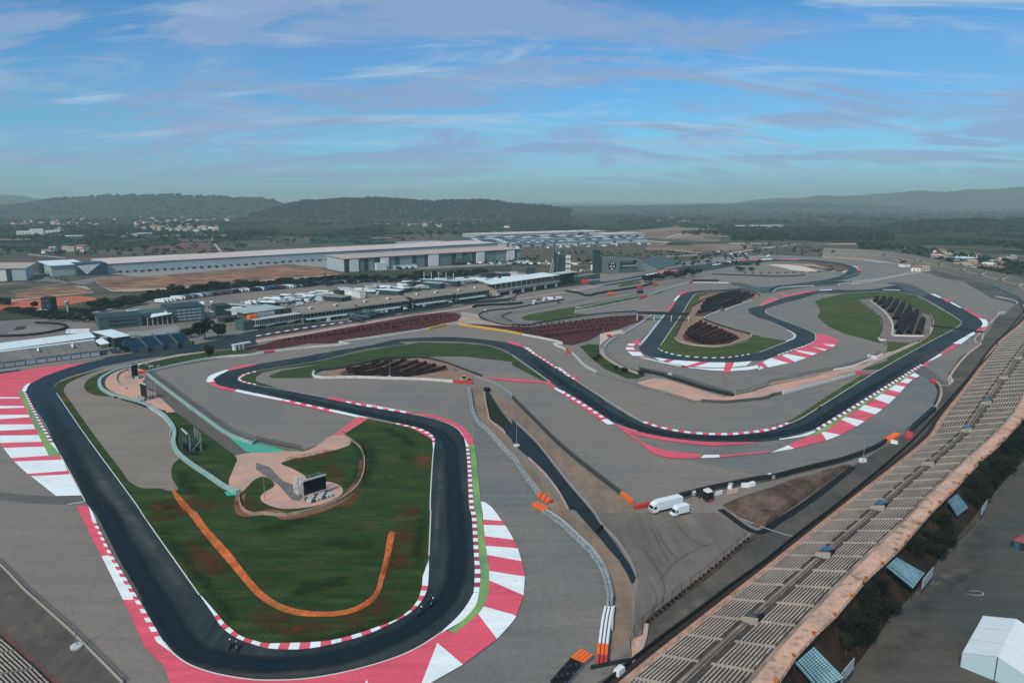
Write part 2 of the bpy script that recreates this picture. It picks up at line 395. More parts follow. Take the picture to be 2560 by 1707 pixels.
# ------------------------------------------------------------ far ground, hills, haze
def field_material():
    m = bpy.data.materials.new('fields'); m.use_nodes = True; nt = m.node_tree; nt.nodes.clear(); N = nt.nodes.new; L = nt.links.new
    out = N('ShaderNodeOutputMaterial'); b = N('ShaderNodeBsdfDiffuse'); L(b.outputs[0], out.inputs[0])
    geo = N('ShaderNodeNewGeometry')
    def vor(scale, rot, feat='F1'):
        mp = N('ShaderNodeMapping'); mp.inputs['Rotation'].default_value = (0, 0, rot); mp.inputs['Scale'].default_value = (1, 1.8, 0)
        L(geo.outputs['Position'], mp.inputs[0]); v = N('ShaderNodeTexVoronoi'); v.feature = feat; v.distance = 'CHEBYCHEV'; v.inputs['Scale'].default_value = scale
        L(mp.outputs[0], v.inputs['Vector']); return v
    v = vor(.0042, .3); sx = N('ShaderNodeSeparateColor'); L(v.outputs['Color'], sx.inputs[0])
    cr = N('ShaderNodeValToRGB'); cr.color_ramp.interpolation = 'CONSTANT'
    cols = [(0, (.016, .044, .022)), (.22, (.045, .045, .030)), (.38, (.012, .036, .020)), (.55, (.075, .062, .042)), (.66, (.022, .040, .022)), (.86, (.060, .034, .026)), (.94, (.12, .11, .08))]
    cr.color_ramp.elements[0].color = (*cols[0][1], 1); cr.color_ramp.elements[1].position = cols[1][0]; cr.color_ramp.elements[1].color = (*cols[1][1], 1)
    for p, c in cols[2:]: e = cr.color_ramp.elements.new(p); e.color = (*c, 1)
    L(sx.outputs[0], cr.inputs[0])
    nz = N('ShaderNodeTexNoise'); nz.inputs['Scale'].default_value = .01; nz.inputs['Detail'].default_value = 8; nz.inputs['Roughness'].default_value = .7; L(geo.outputs['Position'], nz.inputs['Vector'])
    mr = N('ShaderNodeMapRange'); mr.inputs[1].default_value = .45; mr.inputs[2].default_value = .6; L(nz.outputs[0], mr.inputs[0])
    mx = N('ShaderNodeMix'); mx.data_type = 'RGBA'; L(mr.outputs[0], mx.inputs[0]); L(cr.outputs[0], mx.inputs[6]); mx.inputs[7].default_value = (.010, .026, .015, 1)
    mu = N('ShaderNodeMath'); mu.operation = 'MULTIPLY'; L(mr.outputs[0], mu.inputs[0]); mu.inputs[1].default_value = .75; L(mu.outputs[0], mx.inputs[0])
    L(mx.outputs[2], b.inputs[0]); return m
FIELD = field_material()
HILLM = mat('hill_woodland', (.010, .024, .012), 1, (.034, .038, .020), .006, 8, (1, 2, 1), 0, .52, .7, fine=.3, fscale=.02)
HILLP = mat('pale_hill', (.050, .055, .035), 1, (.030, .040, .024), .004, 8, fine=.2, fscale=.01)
def ground():
    ys = [-400]; y = -400
    while y < 26000: y += 60 if y < 1200 else (y - 1200) * .035 + 60; ys.append(y)
    xs = [i / 60 for i in range(-60, 61)]
    v = []; f = []
    for y in ys:
        w = max(1500, y * 1.15 + 900)
        for x in xs:
            X = x * w; t = max(0, min(1, (y - 1900) / 1500))
            z = -.6 + t * (noise.noise(Vector((X * .0011, y * .0011, 3))) * 9 + noise.noise(Vector((X * .004, y * .003, 1))) * 3) - t * 2
            v.append((X, y, z))
    n = len(xs)
    for r in range(len(ys) - 1):
        for c in range(n - 1): a = r * n + c; f.append((a, a + 1, a + n + 1, a + n))
    me = bpy.data.meshes.new('ground'); me.from_pydata(v, [], f); me.materials.append(FIELD); me.update()
    o = link('ground', me); o['kind'] = 'structure'
ground()
def zat(py, y):
    s = (853.5 - py) / FPX; return CAM_H + y * (s * math.cos(PITCH) - math.sin(PITCH)) / (math.cos(PITCH) + s * math.sin(PITCH))
def xat(px, y): return (px - 1280) / FPX * y * math.cos(PITCH)
HILLS = []
def hill(name, sky, D, S, m, rough=4, cols=170):
    P = PX(sky); px0, px1 = P[0][0], P[-1][0]; rows = 18; v = []; f = []; top = []
    for i in range(cols + 1):
        px = px0 + (px1 - px0) * i / cols
        for a, b in zip(P, P[1:]):
            if a[0] <= px <= b[0]: t = (px - a[0]) / (b[0] - a[0]); t = t * t * (3 - 2 * t); py = a[1] + (b[1] - a[1]) * t; break
        top.append((px, py))
    for i, (px, py) in enumerate(top):
        H = zat(py, D) + (2 if m is HILLP else -9)
        for r in range(rows + 1):
            q = -1 + 2 * r / rows; y = D + q * S; k = .5 + .5 * math.cos(math.pi * q)
            x = xat(px, D) * (1 + .35 * q * S / D)
            z = H * k + (noise.noise(Vector((x * .003, y * .003, D))) * rough * 3 + noise.noise(Vector((x * .012, y * .012, 1))) * rough) * math.sin(math.pi * r / rows) - 2
            if r == rows // 2: z = min(z, H + 1.2)
            v.append((x, y, z))
    n = rows + 1
    for i in range(cols):
        for r in range(rows): a = i * n + r; f.append((a, a + n, a + n + 1, a + 1))
    me = bpy.data.meshes.new(name); me.from_pydata(v, [], f); me.materials.append(m); me.polygons.foreach_set('use_smooth', [True] * len(f)); me.update()
    o = link(name, me); o['kind'] = 'structure'; HILLS.append((v, D)); return v
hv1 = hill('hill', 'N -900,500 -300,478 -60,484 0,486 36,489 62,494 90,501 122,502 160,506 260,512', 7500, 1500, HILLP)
hv2 = hill('hill', 'N -700,512 -200,505 A1 0,190 330,178 420,150 520,130 620,112 800,105 1000,92 1250,92 1500,90 1650,85 1750,100 2352,118 A2 130,130 200,155 260,185 330,225', 4600, 900, HILLM)
hv3 = hill('hill', 'A2 60,245 100,240 200,215 300,185 400,160 450,140 600,135 900,122 1150,115 1400,130 1600,145 1750,135 1900,132 2070,125 2200,140 2352,168 A3 100,172 300,178 500,205', 3600, 650, HILLM)
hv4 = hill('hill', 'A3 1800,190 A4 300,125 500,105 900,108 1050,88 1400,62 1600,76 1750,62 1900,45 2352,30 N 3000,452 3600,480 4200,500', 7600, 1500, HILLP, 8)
hv5 = hill('hill', 'A3 0,215 400,195 1000,190 1700,178 2352,165 A4 200,160 700,170 1300,200', 6000, 1100, HILLM, 5)
hv6 = hill('hill', 'A4 350,470 700,420 1000,372 1150,345 1350,315 1550,305 1750,300 2150,305 2352,288 N 2750,525 3100,530 3500,560', 2300, 420, HILLM, 2)

def leaf_template(n, rx, rz, size, seed, core=True):
    """a crown of leaf-sized faces spread through its volume"""
    r = random.Random(seed); v = []; f = []
    lobes = [(r.uniform(-.45, .45) * rx, r.uniform(-.45, .45) * rx, r.uniform(-.1, .45) * rz, r.uniform(.45, .7)) for _ in range(7)]
    for i in range(n):
        lx, ly, lz, lr = lobes[r.randrange(7)]
        d = Vector((r.gauss(0, 1), r.gauss(0, 1), r.gauss(0, 1))).normalized() * (r.random() ** .45)
        c = Vector((lx + d.x * rx * lr, ly + d.y * rx * lr, lz + d.z * rz * lr * .9))
        a = Vector((r.gauss(0, 1), r.gauss(0, 1), r.gauss(0, .7))).normalized(); b = a.orthogonal().normalized(); s = size * r.uniform(.6, 1.4)
        k = len(v); v += [tuple(c + a * s), tuple(c + b * s * .7), tuple(c - a * s), tuple(c - b * s * .7)]; f.append((k, k + 1, k + 2, k + 3))
    return np.array(v, 'f'), np.array(f, 'i')
def scatter_mesh(name, spots, m, tmpls, kind='stuff'):
    """many small tree forms joined into one mesh; spots = (x, y, z, scale, vertical scale)"""
    V = []; F = []; n = 0; r = random.Random(3)
    for x, y, z, s, h in spots:
        tv, tf = tmpls[r.randrange(len(tmpls))]; a = r.random() * 6.28; ca, sa = math.cos(a), math.sin(a)
        q = np.empty_like(tv); q[:, 0] = (tv[:, 0] * ca - tv[:, 1] * sa) * s + x; q[:, 1] = (tv[:, 0] * sa + tv[:, 1] * ca) * s + y; q[:, 2] = tv[:, 2] * h + z
        V.append(q); F.append(tf + n); n += len(tv)
    V = np.concatenate(V); F = np.concatenate(F)
    me = bpy.data.meshes.new(name); k = F.shape[1]
    me.vertices.add(len(V)); me.vertices.foreach_set('co', V.ravel()); me.loops.add(F.size); me.loops.foreach_set('vertex_index', F.ravel())
    me.polygons.add(len(F)); me.polygons.foreach_set('loop_start', np.arange(0, F.size, k, dtype='i')); me.polygons.foreach_set('loop_total', np.full(len(F), k, 'i'))
    me.materials.append(m); me.update(calc_edges=True); me.validate()
    o = link(name, me); o['kind'] = kind; return o
FT = [leaf_template(26, 1, 1, .42, s) for s in range(6)]
def far_woods():
    r = random.Random(11); S = []
    def reg(px0, py0, px1, py1, n, s0, s1, clump=.0):
        k = 0
        while k < n:
            p = (r.uniform(px0, px1), r.uniform(py0, py1)); g = G(p)
            if clump and noise.noise(Vector((g.x * .004, g.y * .002, 5))) < clump - .35 + r.random() * .2: k += .2; continue
            s = r.uniform(s0, s1); S.append((g.x, g.y, s * .5, s, s * .8)); k += 1
    reg(-60, 528, 700, 588, 1700, 5, 11, .3)          # village belt on the left
    reg(-60, 545, 620, 600, 420, 4, 8, .3)
    reg(640, 530, 1900, 588, 2600, 4, 9, .3)
    reg(1300, 516, 2620, 560, 700, 8, 16, .3)
    reg(0, 590, 640, 640, 170, 3, 6)
    reg(640, 585, 1110, 612, 80, 3, 6)
    reg(1400, 630, 1900, 665, 170, 2, 4)
    reg(1850, 610, 2080, 640, 60, 2, 4)
    reg(2150, 590, 2620, 625, 420, 4, 8, .2)
    reg(2250, 620, 2620, 665, 260, 3, 6, .1)
    reg(2440, 655, 2660, 690, 120, 3, 6, .1)
    for i in range(1300):                              # the wooded block behind the far stand
        p = (r.uniform(1800, 2230), r.uniform(574, 602))
        if p[0] < 1830 + (602 - p[1]) * .5: continue
        g = G(p); s = r.uniform(6, 9); S.append((g.x, g.y, 4, s, s))
    for v, D, n, s0, s1 in ((hv2, 4600, 1500, 9, 15), (hv3, 3600, 2600, 6, 12), (hv6, 2300, 2600, 5, 9)):
        rows = 19
        for k in range(n):
            i = r.randrange(len(v) // rows); rr = r.choice([9, 9, 8, 8, 7, 6, 5, 4, 3]); x, y, z = v[i * rows + rr]
            x2, y2, z2 = v[i * rows + rr - 1]; t = r.random(); s = r.uniform(s0, s1)
            S.append((x + (x2 - x) * t + r.uniform(-20, 20), y + (y2 - y) * t, z + (z2 - z) * t + s * .2, s, s * .75))
    o = scatter_mesh('woodland', S, LEAFF, FT); tag(o, 'far woods and scattered trees over the plain and hills', 'woodland')
far_woods()
def haze():
    m = bpy.data.materials.new('haze'); m.use_nodes = True; nt = m.node_tree; nt.nodes.clear(); N = nt.nodes.new
    out = N('ShaderNodeOutputMaterial'); v = N('ShaderNodeVolumePrincipled'); nt.links.new(v.outputs[0], out.inputs['Volume'])
    v.inputs['Color'].default_value = (.68, .94, .84, 1); v.inputs['Density'].default_value = .000115; v.inputs['Anisotropy'].default_value = 0.0
    m.cycles.homogeneous_volume = True
    mb = MB(); mb.box(-20000, -600, -8, 20000, 26500, 236); o = mb.build('haze', m); o['kind'] = 'stuff'
    o['label'] = 'pale haze lying over the plain'
haze()

# ------------------------------------------------------------ the land round the circuit
Z = [-.30]
def zn(d=.004): Z[0] += d; return Z[0]
sheet('ground_beyond', 'N -900,2600 -900,660 0,640 640,600 1300,575 2000,600 2600,640 3600,700 3600,2600', mat('rough_ground', (.11, .085, .06), 1, (.045, .055, .03), .012, 8, (1, 2, 1), 0, .4, .6, fine=.3, fscale=.15), -.45)
sheet('field', 'A1 -80,600 0,590 400,640 1000,650 1500,640 1500,655 640,675 640,770 200,790 0,735 -80,730', mat('brown_field', (.10, .065, .05), 1, (.05, .045, .035), .01, 6, (.3, 3, 1), fine=.2, fscale=.1), zn())
sheet('field', 'A1 1330,590 1650,545 1930,555 1945,605 1500,612', mat('red_field', (.14, .06, .05), 1, fine=.2, fscale=.05), zn())
sheet('field', 'A2 490,550 500,490 900,480 1180,500 1180,552', mat('green_field', (.012, .05, .03), 1, fine=.3, fscale=.05), zn())
sheet('field', 'A1 0,540 750,545 730,580 0,570', mat('dark_field', (.02, .025, .03), 1, fine=.2, fscale=.05), zn())
sheet('earth_plain', 'A3 950,440 1600,385 1900,410 1920,470 1900,530 1450,510 1250,490', mat('tan_earth', (.27, .19, .13), 1, (.14, .10, .07), .006, 6, fine=.2, fscale=.05), zn())
sheet('earth_plain', 'A3 1230,600 1250,545 1700,530 2150,545 2250,575 2000,620 1600,620', mat('tan_earth', (0, 0, 0)), zn())
sheet('earth_plain', 'A3 60,620 400,600 1000,600 1700,640 1250,680 600,720 300,720 100,670', mat('brown_scrub', (.12, .085, .055), 1, (.05, .05, .03), .02, 7, (1, 2, 1), fine=.3, fscale=.15), zn())
sheet('earthworks', 'A1 860,890 1000,860 1300,850 1700,815 2352,770 A2 300,740 520,755 760,820 600,835 0,880 A1 2120,910 1560,950 1200,975 1040,970 900,920', EARTH, zn())
sheet('earthworks', 'A1 0,1150 0,1070 100,1075 700,1025 880,1040 880,1060 600,1110 250,1150', EARTH2, zn())
sheet('earthworks', 'A1 130,1000 420,950 680,930 820,985 700,1010 150,1045', EARTH, zn())
sheet('road', 'A1 100,1060 700,1005 870,985 670,930 760,935 1000,975 1560,948 2352,905 A2 0,885 600,838 760,822 800,818 640,845 0,900 A1 2352,915 1560,965 1200,985 1000,985 800,1000 400,1040 100,1075', CONB, zn())
sheet('road', 'A1 820,895 900,925 1040,975 960,980 800,925', CONB, zn())
sheet('road', 'A1 740,900 830,890 1040,990 870,1000', OLD, zn())
sheet('road', 'A1 620,900 900,850 1300,835 1700,800 2352,760 2352,772 1300,850 950,870 760,925', mat('grey_road', (.18, .17, .15), .9, fine=.05), zn())
sheet('road', 'A1 200,800 330,860 400,870 300,900 0,910 0,930 400,890 A1 600,905 100,985 100,995 640,910 560,880 270,800', mat('grey_road', (0, 0, 0)), zn())
sheet('yard', 'A1 260,790 620,790 740,830 640,850 450,860', mat('parking_yard', (.11, .13, .12), .9, (.05, .07, .05), .05, 4, fine=.4, fscale=.15), zn())
sheet('yard', 'A1 980,820 2352,700 A2 700,650 730,780 560,760 300,735 A1 2352,760 1300,850', mat('pale_yard', (.26, .27, .25), .9, fine=.1, fscale=.3), zn())
sheet('yard', 'A2 620,710 1000,790 2352,720 A3 300,720 330,740 100,700 60,660 A2 2352,740 1000,800 700,760 560,750', mat('pale_yard', (0, 0, 0)), zn())
sheet('verge', 'A1 800,1190 1450,1070 1700,1030 2352,960 A2 500,910 1100,855 2100,800 2352,790 2352,740 1600,790 1000,795 600,850 0,905 A1 2352,925 1560,970 1000,1050 880,1080 400,1170 200,1180 500,1190', mat('scrub_verge', (.022, .035, .020), 1, (.05, .055, .025), .05, 7, fine=.4, fscale=.3), zn())
sheet('verge', 'A1 -150,1150 0,1155 400,1170 850,1200 900,1290 0,1260 -150,1250', mat('scrub_verge', (0, 0, 0)), zn())
for s in ('A3 1200,685 1430,660 1750,645 1740,652 1430,668 1210,692', 'A3 560,722 830,710 830,716 560,730', 'A3 1400,490 1650,432 1670,435 1430,495', 'A3 1470,500 1750,432 1765,436 1500,500',
          'A3 1990,630 2352,578 2352,586 2050,632', 'A3 1480,608 1750,630 1740,637 1480,612', 'A4 0,580 200,560 300,545 300,552 0,592', 'A4 380,560 700,545 980,545 1080,600 1020,590 960,555 700,556', 'A1 1945,485 1975,540 2040,625 2020,625 1960,545 1935,485',
          'A1 1060,478 1380,468 1380,476 1060,486', 'A1 260,645 600,675 600,682 260,652', 'A3 280,560 1250,520 1600,540 2352,545 2352,552 1600,550 1250,532 280,572'):
    sheet('road', s, mat('pale_dirt_road', (.42, .37, .31), .95, fine=.1), zn(.02))

FR = random.Random(9); FM = [mat('far_field_%s' % n_, c_, 1, fine=.25, fscale=.05) for n_, c_ in (('brown', (.085, .062, .045)), ('green', (.022, .060, .028)), ('tan', (.17, .14, .10)), ('rust', (.11, .052, .038)), ('dark', (.012, .026, .018)), ('pale', (.22, .21, .17)))]
for k_ in range(90):
    x_, y_ = FR.uniform(-60, 2500), FR.uniform(549, 612)
    if x_ < 1200 and y_ > 606 or 1080 < x_ < 1650 and y_ > 560 or x_ > 1820 and y_ > 570: continue
    w_, h_ = FR.uniform(40, 190), FR.uniform(.8, 4.2) * (y_ - 530) / 40; s_ = FR.uniform(-12, 22); sheet('field', [G(q) for q in ((x_, y_), (x_ + w_, y_ + FR.uniform(-1, 1)), (x_ + w_ + s_, y_ + h_), (x_ + s_, y_ + h_))], FM[k_ % 6] if k_ % 6 != 5 or FR.random() < .5 else FM[4], 2.5 - k_ * .02)
# ------------------------------------------------------------ circuit surfaces
Z[0] = -.14
sheet('runoff', 'N -900,2600 -900,930 0,878 400,850 620,820 1000,760 1300,705 1500,680 1700,657 1790,642 1920,636 2056,643 2192,650 2301,669 2437,700 2520,727 2560,757 2620,800 2500,862 2339,1091 2108,1281 1920,1434 1588,1701 1400,1850 1300,2600', RUN, zn())
sheet('paddock', 'N -900,940 -900,800 0,802 200,790 290,765 400,748 560,732 700,722 940,700 1100,688 1280,680 1360,682 1460,694 1290,718 640,822 0,885', mat('paddock_asphalt', (.17, .16, .135), .92, (.24, .19, .15), .012, 5, (1, 2, 1), 0, .4, .65, fine=.08, fscale=.2, streak=.08, sscale=(.01, .1, 1)), zn())
sheet('service_road', 'C3 760,1570 1080,1370 1240,1020 1500,780 2000,420 2240,190 2352,110 C4 0,80 200,0 B4 600,1220 870,1060 1100,920 1280,800 1560,590 1600,440 1560,350 1650,380 1690,330 1650,280 1760,120 1950,0 A4 2120,1200 2180,1190 2280,1100 2352,1090 2420,1200 B4 2230,0 1880,330 1600,700 1530,830 600,1540 C4 0,500 C3 2350,560 1100,1560 1000,1660 700,1700', OLD, zn())
sheet('service_road', 'A4 2280,1100 2050,1045 1800,900 1620,865 1400,800 1380,790 1600,800 1900,880 2200,980 2352,1075 2352,1130', mat('old_asphalt', (0, 0, 0)), zn())
sheet('yard', 'C3 1115,1150 1130,760 1160,660 1150,560 1050,400 850,130 700,-60 B3 700,1500 1150,1544 C3 1890,0 2170,190 1900,460 1600,700 1240,1010 1225,1130', YARD, zn())
sheet('yard', 'B3 0,480 0,690 200,880 400,1080 700,1400 760,1544 1150,1544 1100,1480 800,1260 400,930 200,740', mat('dusty_yard', (.25, .185, .13), .95, (.19, .15, .11), .06, 6, fine=.15, fscale=.4, streak=.12, srot=-.5, sscale=(.3, .03, 1)), zn())
sheet('yard', 'B2 1990,350 2080,380 2352,540 B3 0,560 0,640 B2 2352,700 2130,430 2100,440 2140,720 2352,920 B3 0,960 200,1150 500,1500 C3 600,60 800,200 1050,560 1100,680 1115,1150 870,1300 900,860 840,560 700,330 400,60 300,0 B3 340,1460 260,1370 100,1150 B2 2352,1030 2150,830 2020,660 1990,560', mat('dusty_yard', (0, 0, 0)), zn())
sheet('runoff', 'B2 2000,920 2010,700 1990,560 2150,830 2352,1040 B3 0,1040 250,1390 250,1544 C3 300,0 640,290 800,480 870,700 860,920 800,1300 600,1600 -700,1700 C2 1600,1568 1900,1400 2210,1165 C3 40,955 118,700 90,450 0,220 C2 2200,0 B2 2150,1480 2065,1445', RUNB, zn(), sm=0)
sheet('runoff', 'B4 1340,290 1500,330 1550,440 1540,540 1300,780 1180,860 1000,960 600,1080 0,1230 B3 2352,1230 1600,1060 1750,1050 2352,1000 B4 30,998 540,885 980,650 1210,450', RUNB, zn(), sm=0)
sheet('runoff', 'B3 1150,830 1400,880 1900,925 2352,905 B4 0,900 180,930 30,995 0,992 B3 2352,990 1900,1018 1400,970 1220,915', RUNB, zn())
sheet('runoff', 'B1 0,1355 180,1375 400,1390 520,1396 760,1392 780,1440 620,1470 300,1460 0,1425 -400,1400 -400,1340', mat('patched_asphalt', (.115, .115, .108), .9, fine=.08), zn())
sheet('runoff', 'B4 1330,250 1430,200 1520,250 1650,370 1600,380 1500,330 1400,290', mat('patched_asphalt', (0, 0, 0)), zn())

# grass
sheet('grass', 'B1 510,440 498,395 530,352 700,290 950,225 1260,165 1350,250 1380,300 2080,830 2352,900 B2 400,990 790,830 1030,686 1250,728 1500,785 1590,825 1628,880 1628,960 1610,1150 1598,1544 C2 1592,0 1580,420 1565,600 1540,720 1430,880 1250,1010 1000,1110 700,1190 400,1240 150,1240 0,1210 C1 2352,1200 2250,1170 2100,1090 2020,1010 1960,930 1830,770 1298,0 B1 1300,1544 745,790', GRS, zn())
sheet('grass', 'B1 2215,325 2240,290 2352,258 B2 0,252 600,152 1000,58 1400,2 A2 1500,1453 1900,1460 B2 2120,10 2250,50 2352,105 B3 0,110 340,348 290,342 0,190 B2 2352,162 1900,110 1650,115 1500,125 1000,180 600,240 530,270 518,310 150,312 118,290 230,243 640,178 220,225 60,260 0,300 0,340 200,402 650,493 0,385 B1 2352,375', mat('mid_grass', (.040, .066, .014), 1, (.028, .05, .014), .05, 7, (1, 3, 1), 0, .35, .65, fine=.3, fscale=.5, streak=.25, srot=.1, sscale=(.04, .4, 1)), zn())
sheet('grass', 'B1 1250,165 1500,130 1850,80 2150,45 2352,45 2352,85 2000,135 1350,245', GRS, zn())
sheet('grass', 'A3 80,1228 150,1200 250,1180 600,1120 1100,1022 1180,1008 1400,985 1250,1030 1200,1055 900,1105 620,1160 560,1185 680,1195 570,1212 300,1256 130,1252', GRS2, zn(), sm=3)
sheet('grass', 'A3 960,935 1050,905 1170,888 1190,912 1000,945', GRS2, zn())
sheet('grass', 'P 900,1020 870,1000 890,960 1190,520 1350,270 1430,200 1750,165 2150,150 2200,165 1950,200 1600,300 1350,380 1300,480 1110,830 1120,870 1250,930 1500,975 1900,965 2150,900 2230,850 Q -70,740 0,950 200,980 390,1010 0,1165 P 2200,1100 1900,1150 1500,1155 1200,1125 950,1070', GRS2, zn())
sheet('grass', 'A4 415,1085 500,1050 700,1005 1000,988 1200,993 1350,1022 1430,1060 1700,1215 1772,1262 1765,1288 1700,1332 1450,1470 B4 1445,0 970,272 500,558 300,680 150,735 0,745 150,725 300,640 600,440 860,285 1000,270 1030,230 850,235 1100,150 1090,80 1050,0 A4 1030,1460 700,1372 560,1310 460,1225 450,1190 470,1165 450,1110', GRS2, zn())
sheet('grass', 'A3 2352,735 A4 0,740 300,715 500,722 640,732 740,770 725,800 640,808 600,790 560,805 0,852 A3 2000,840 1830,825', mat('sandy_verge', (.14, .12, .06), 1, (.10, .05, .03), .02, 5, fine=.2, fscale=.2), zn())
sheet('runoff', 'A4 0,745 250,730 480,760 560,790 430,822 250,842 0,848 A3 2100,840 1830,828 1840,790 2100,735 2352,725', RUN, zn())
sheet('gravel', 'A4 0,742 60,735 180,738 320,755 430,785 462,798 360,806 220,790 100,760', mat('cream_gravel', (.62, .53, .42), .95, fine=.05), zn())
sheet('gravel', 'A4 220,732 420,735 520,765 540,778 470,778 380,755 260,742', mat('rose_gravel', (.42, .27, .22), .95, fine=.05), zn())
sheet('grass', 'B3 620,20 700,0 795,5 805,80 860,140 1000,205 1200,255 1222,290 1150,318 1050,312 850,225 740,140', GRS, zn())
sheet('grass', 'B2 2115,430 2150,450 2250,610 2352,740 B3 0,790 0,880 B2 2352,870 2270,770 2150,710 2120,600', mat('pit_vegetation', (.012, .02, .01), 1, fine=.4), zn())
# gravel and run-off inside the grass
sheet('gravel', 'B1 588,440 590,400 640,350 800,280 1000,215 1200,180 1220,195 1000,240 850,300 790,345 772,390 800,435 880,470 1000,480 1150,510 1350,590 1480,660 1560,760 1572,870 1600,1000 1650,1045 1590,1100 1580,1230 1630,1340 1545,1345 1480,1322 1320,1322 1200,1270 1110,1150 900,880 700,600', GRAV, zn(), sm=3)
sheet('runoff', 'Q 170,550 400,450 760,380 1000,320 1100,318 800,430 870,520 880,600 840,650 870,760 1000,840 1300,950 1700,1040 1850,1040 1870,1130 1750,1200 1500,1300 1000,1440 300,1500 0,1480 100,1405 520,1320 780,1225 1060,1110 1155,1030 960,930 840,905 700,830 300,680 160,620', RUN, zn(), sm=0)
sheet('runoff', 'P 1520,565 1560,520 1790,445 2130,330 2110,400 2160,480 Q 0,690 300,805 420,890 440,950 400,1005 200,985 -30,930 P 2220,805 2050,745', RUN, zn())
# paved infield areas
sheet('paved_area', 'B1 955,385 965,310 1080,240 1210,205 1345,245 1345,290 1440,440 1612,622 1480,632 1350,545 1200,500 1050,455', PNK, zn())
sheet('infield_road', 'B1 1345,285 1420,330 1700,530 2090,830 2352,985 2352,1010 2160,1020 1612,622 1430,450 1290,390', mat('green_grey_asphalt', (.115, .110, .085), .9, (.11, .095, .08), .06, 5, fine=.12, fscale=.5), zn())
sheet('paved_area', 'B1 2160,1020 2352,990 B2 0,998 290,978 430,985 560,930 700,838 790,832 870,890 850,930 600,1003 230,1088 330,1140 440,1200 500,1260 650,1260 760,1290 800,1345 760,1400 600,1470 300,1512 150,1490 60,1445 40,1400 70,1365 160,1310 165,1270 70,1215 0,1235 B1 2230,1352 2190,1372 2100,1320 2180,1060', PNK, zn(), sm=3)
sheet('asphalt_patch', 'B2 0,1085 130,1130 240,1250 440,1330 450,1390 400,1440 330,1430 285,1380 200,1285 0,1150', mat('asphalt_patch_grey', (.17, .16, .14), .9, (.13, .125, .115), .2, 5, fine=.1), zn())
sheet('turquoise_apron', 'B1 2080,832 2200,868 2352,905 B2 0,905 150,940 285,975 150,992 0,998 B1 2352,998 2260,985', TEAL, zn())
sheet('turquoise_apron', 'B1 2060,1350 2190,1365 2180,1385 2085,1392', TEAL, zn())
strip('wall_footing', 'B1 2210,1380 2200,1480 2260,1560 B2 150,1540 300,1590 500,1550 750,1450 900,1320 980,1180 990,1060', 3.2, mat('trodden_soil', (.20, .10, .05), 1, fine=.3), zn())
# mulch beds and plantation soil
sheet('mulch_bed', 'B1 2200,40 D1 480,1411 A2 200,1430 400,1395 800,1325 1200,1258 1500,1200 1700,1180 1840,1182 1885,1215 1840,1262 1700,1290 1500,1330 1200,1370 700,1462 B2 480,-5 200,42 0,60 B1 2300,62', MUL, zn())
sheet('mulch_bed', 'A2 1890,1285 2100,1285 2352,1305 A3 180,1312 500,1268 900,1215 1170,1202 1215,1215 1180,1260 1000,1325 850,1360 700,1440 560,1478 450,1472 300,1420 150,1380 0,1352 A2 2352,1345 2050,1298', MUL, zn())
sheet('planted_soil', 'B2 545,295 700,240 1000,175 1450,130 1600,140 1850,200 2050,300 1950,345 1200,312 560,305', mat('tan_soil', (.26, .17, .12), 1, fine=.2, fscale=.5), zn())
sheet('planted_soil', 'B2 760,268 830,235 1000,188 1180,150 1450,148 1650,190 1790,235 1400,305 1200,302 800,290', SOIL, zn())
sheet('planted_soil', 'P 1370,390 1420,350 1530,290 1950,175 2250,178 2352,225 2352,250 2240,305 1790,440 1530,555 1520,590 2050,745 2215,805 2190,850 1900,948 1700,962 1450,952 1230,900 1108,848 1250,560 1320,450', mat('tan_soil', (0, 0, 0)), zn())
sheet('planted_soil', 'P 1390,530 1430,460 1500,390 1600,300 1990,185 2150,178 2270,225 2250,265 1800,410 1530,535', SOIL, zn())
sheet('planted_soil', 'P 1215,830 1260,750 1450,612 1600,660 1850,740 2000,805 2060,855 1900,938 1700,955 1450,945 1240,880', MUL, zn())
sheet('planted_soil', 'A4 840,1078 850,1062 1000,1043 1180,1058 1350,1140 1480,1200 1515,1290 1490,1380 1400,1430 1300,1460 1015,1442 1020,1400 1050,1320 1015,1210', mat('grey_path', (.22, .19, .16), 1, (.16, .14, .12), .1, 5, fine=.15), zn())
sheet('planted_soil', 'A4 930,1080 1000,1055 1180,1068 1300,1115 1420,1190 1440,1390 1180,1390 1150,1250 1090,1170', mat('grey_soil', (.10, .075, .065), 1, fine=.3), zn())
sheet('earthworks', 'P 1480,245 1600,200 1900,165 1800,200 1600,270 1440,300', EARTH, zn())
# beige paths between the walls
sheet('paved_area', 'B3 1150,350 1300,315 1400,320 1600,380 1950,490 2060,470 2200,440 2352,385 B4 0,390 500,280 900,180 1050,80 1200,60 850,240 600,290 700,280 0,470 B3 2352,490 2000,540 1730,520 1650,520 1500,470 1200,390', PNK, zn())
sheet('paved_area', 'P 0,790 330,735 340,760 250,800 160,830 60,900 0,960', mat('cream_path', (.56, .44, .34), .95, fine=.08), zn())
sheet('paved_area', 'A2 1880,1180 1920,1180 2050,1200 2060,1250 2352,1290 2352,1310 2000,1285 1720,1300 1680,1290 1850,1260 1895,1215', BEI, zn())
sheet('paved_area', 'B1 1250,180 1500,125 1900,40 2352,-25 2352,5 1950,65 1600,120 1280,190', CONB, zn())
sheet('paved_area', 'A2 0,1420 900,1280 1880,1140 A3 0,1060 500,990 1100,880 1100,888 500,1000 0,1070 A2 1880,1152 1700,1180 1400,1215 400,1395 0,1460', CONB, zn())
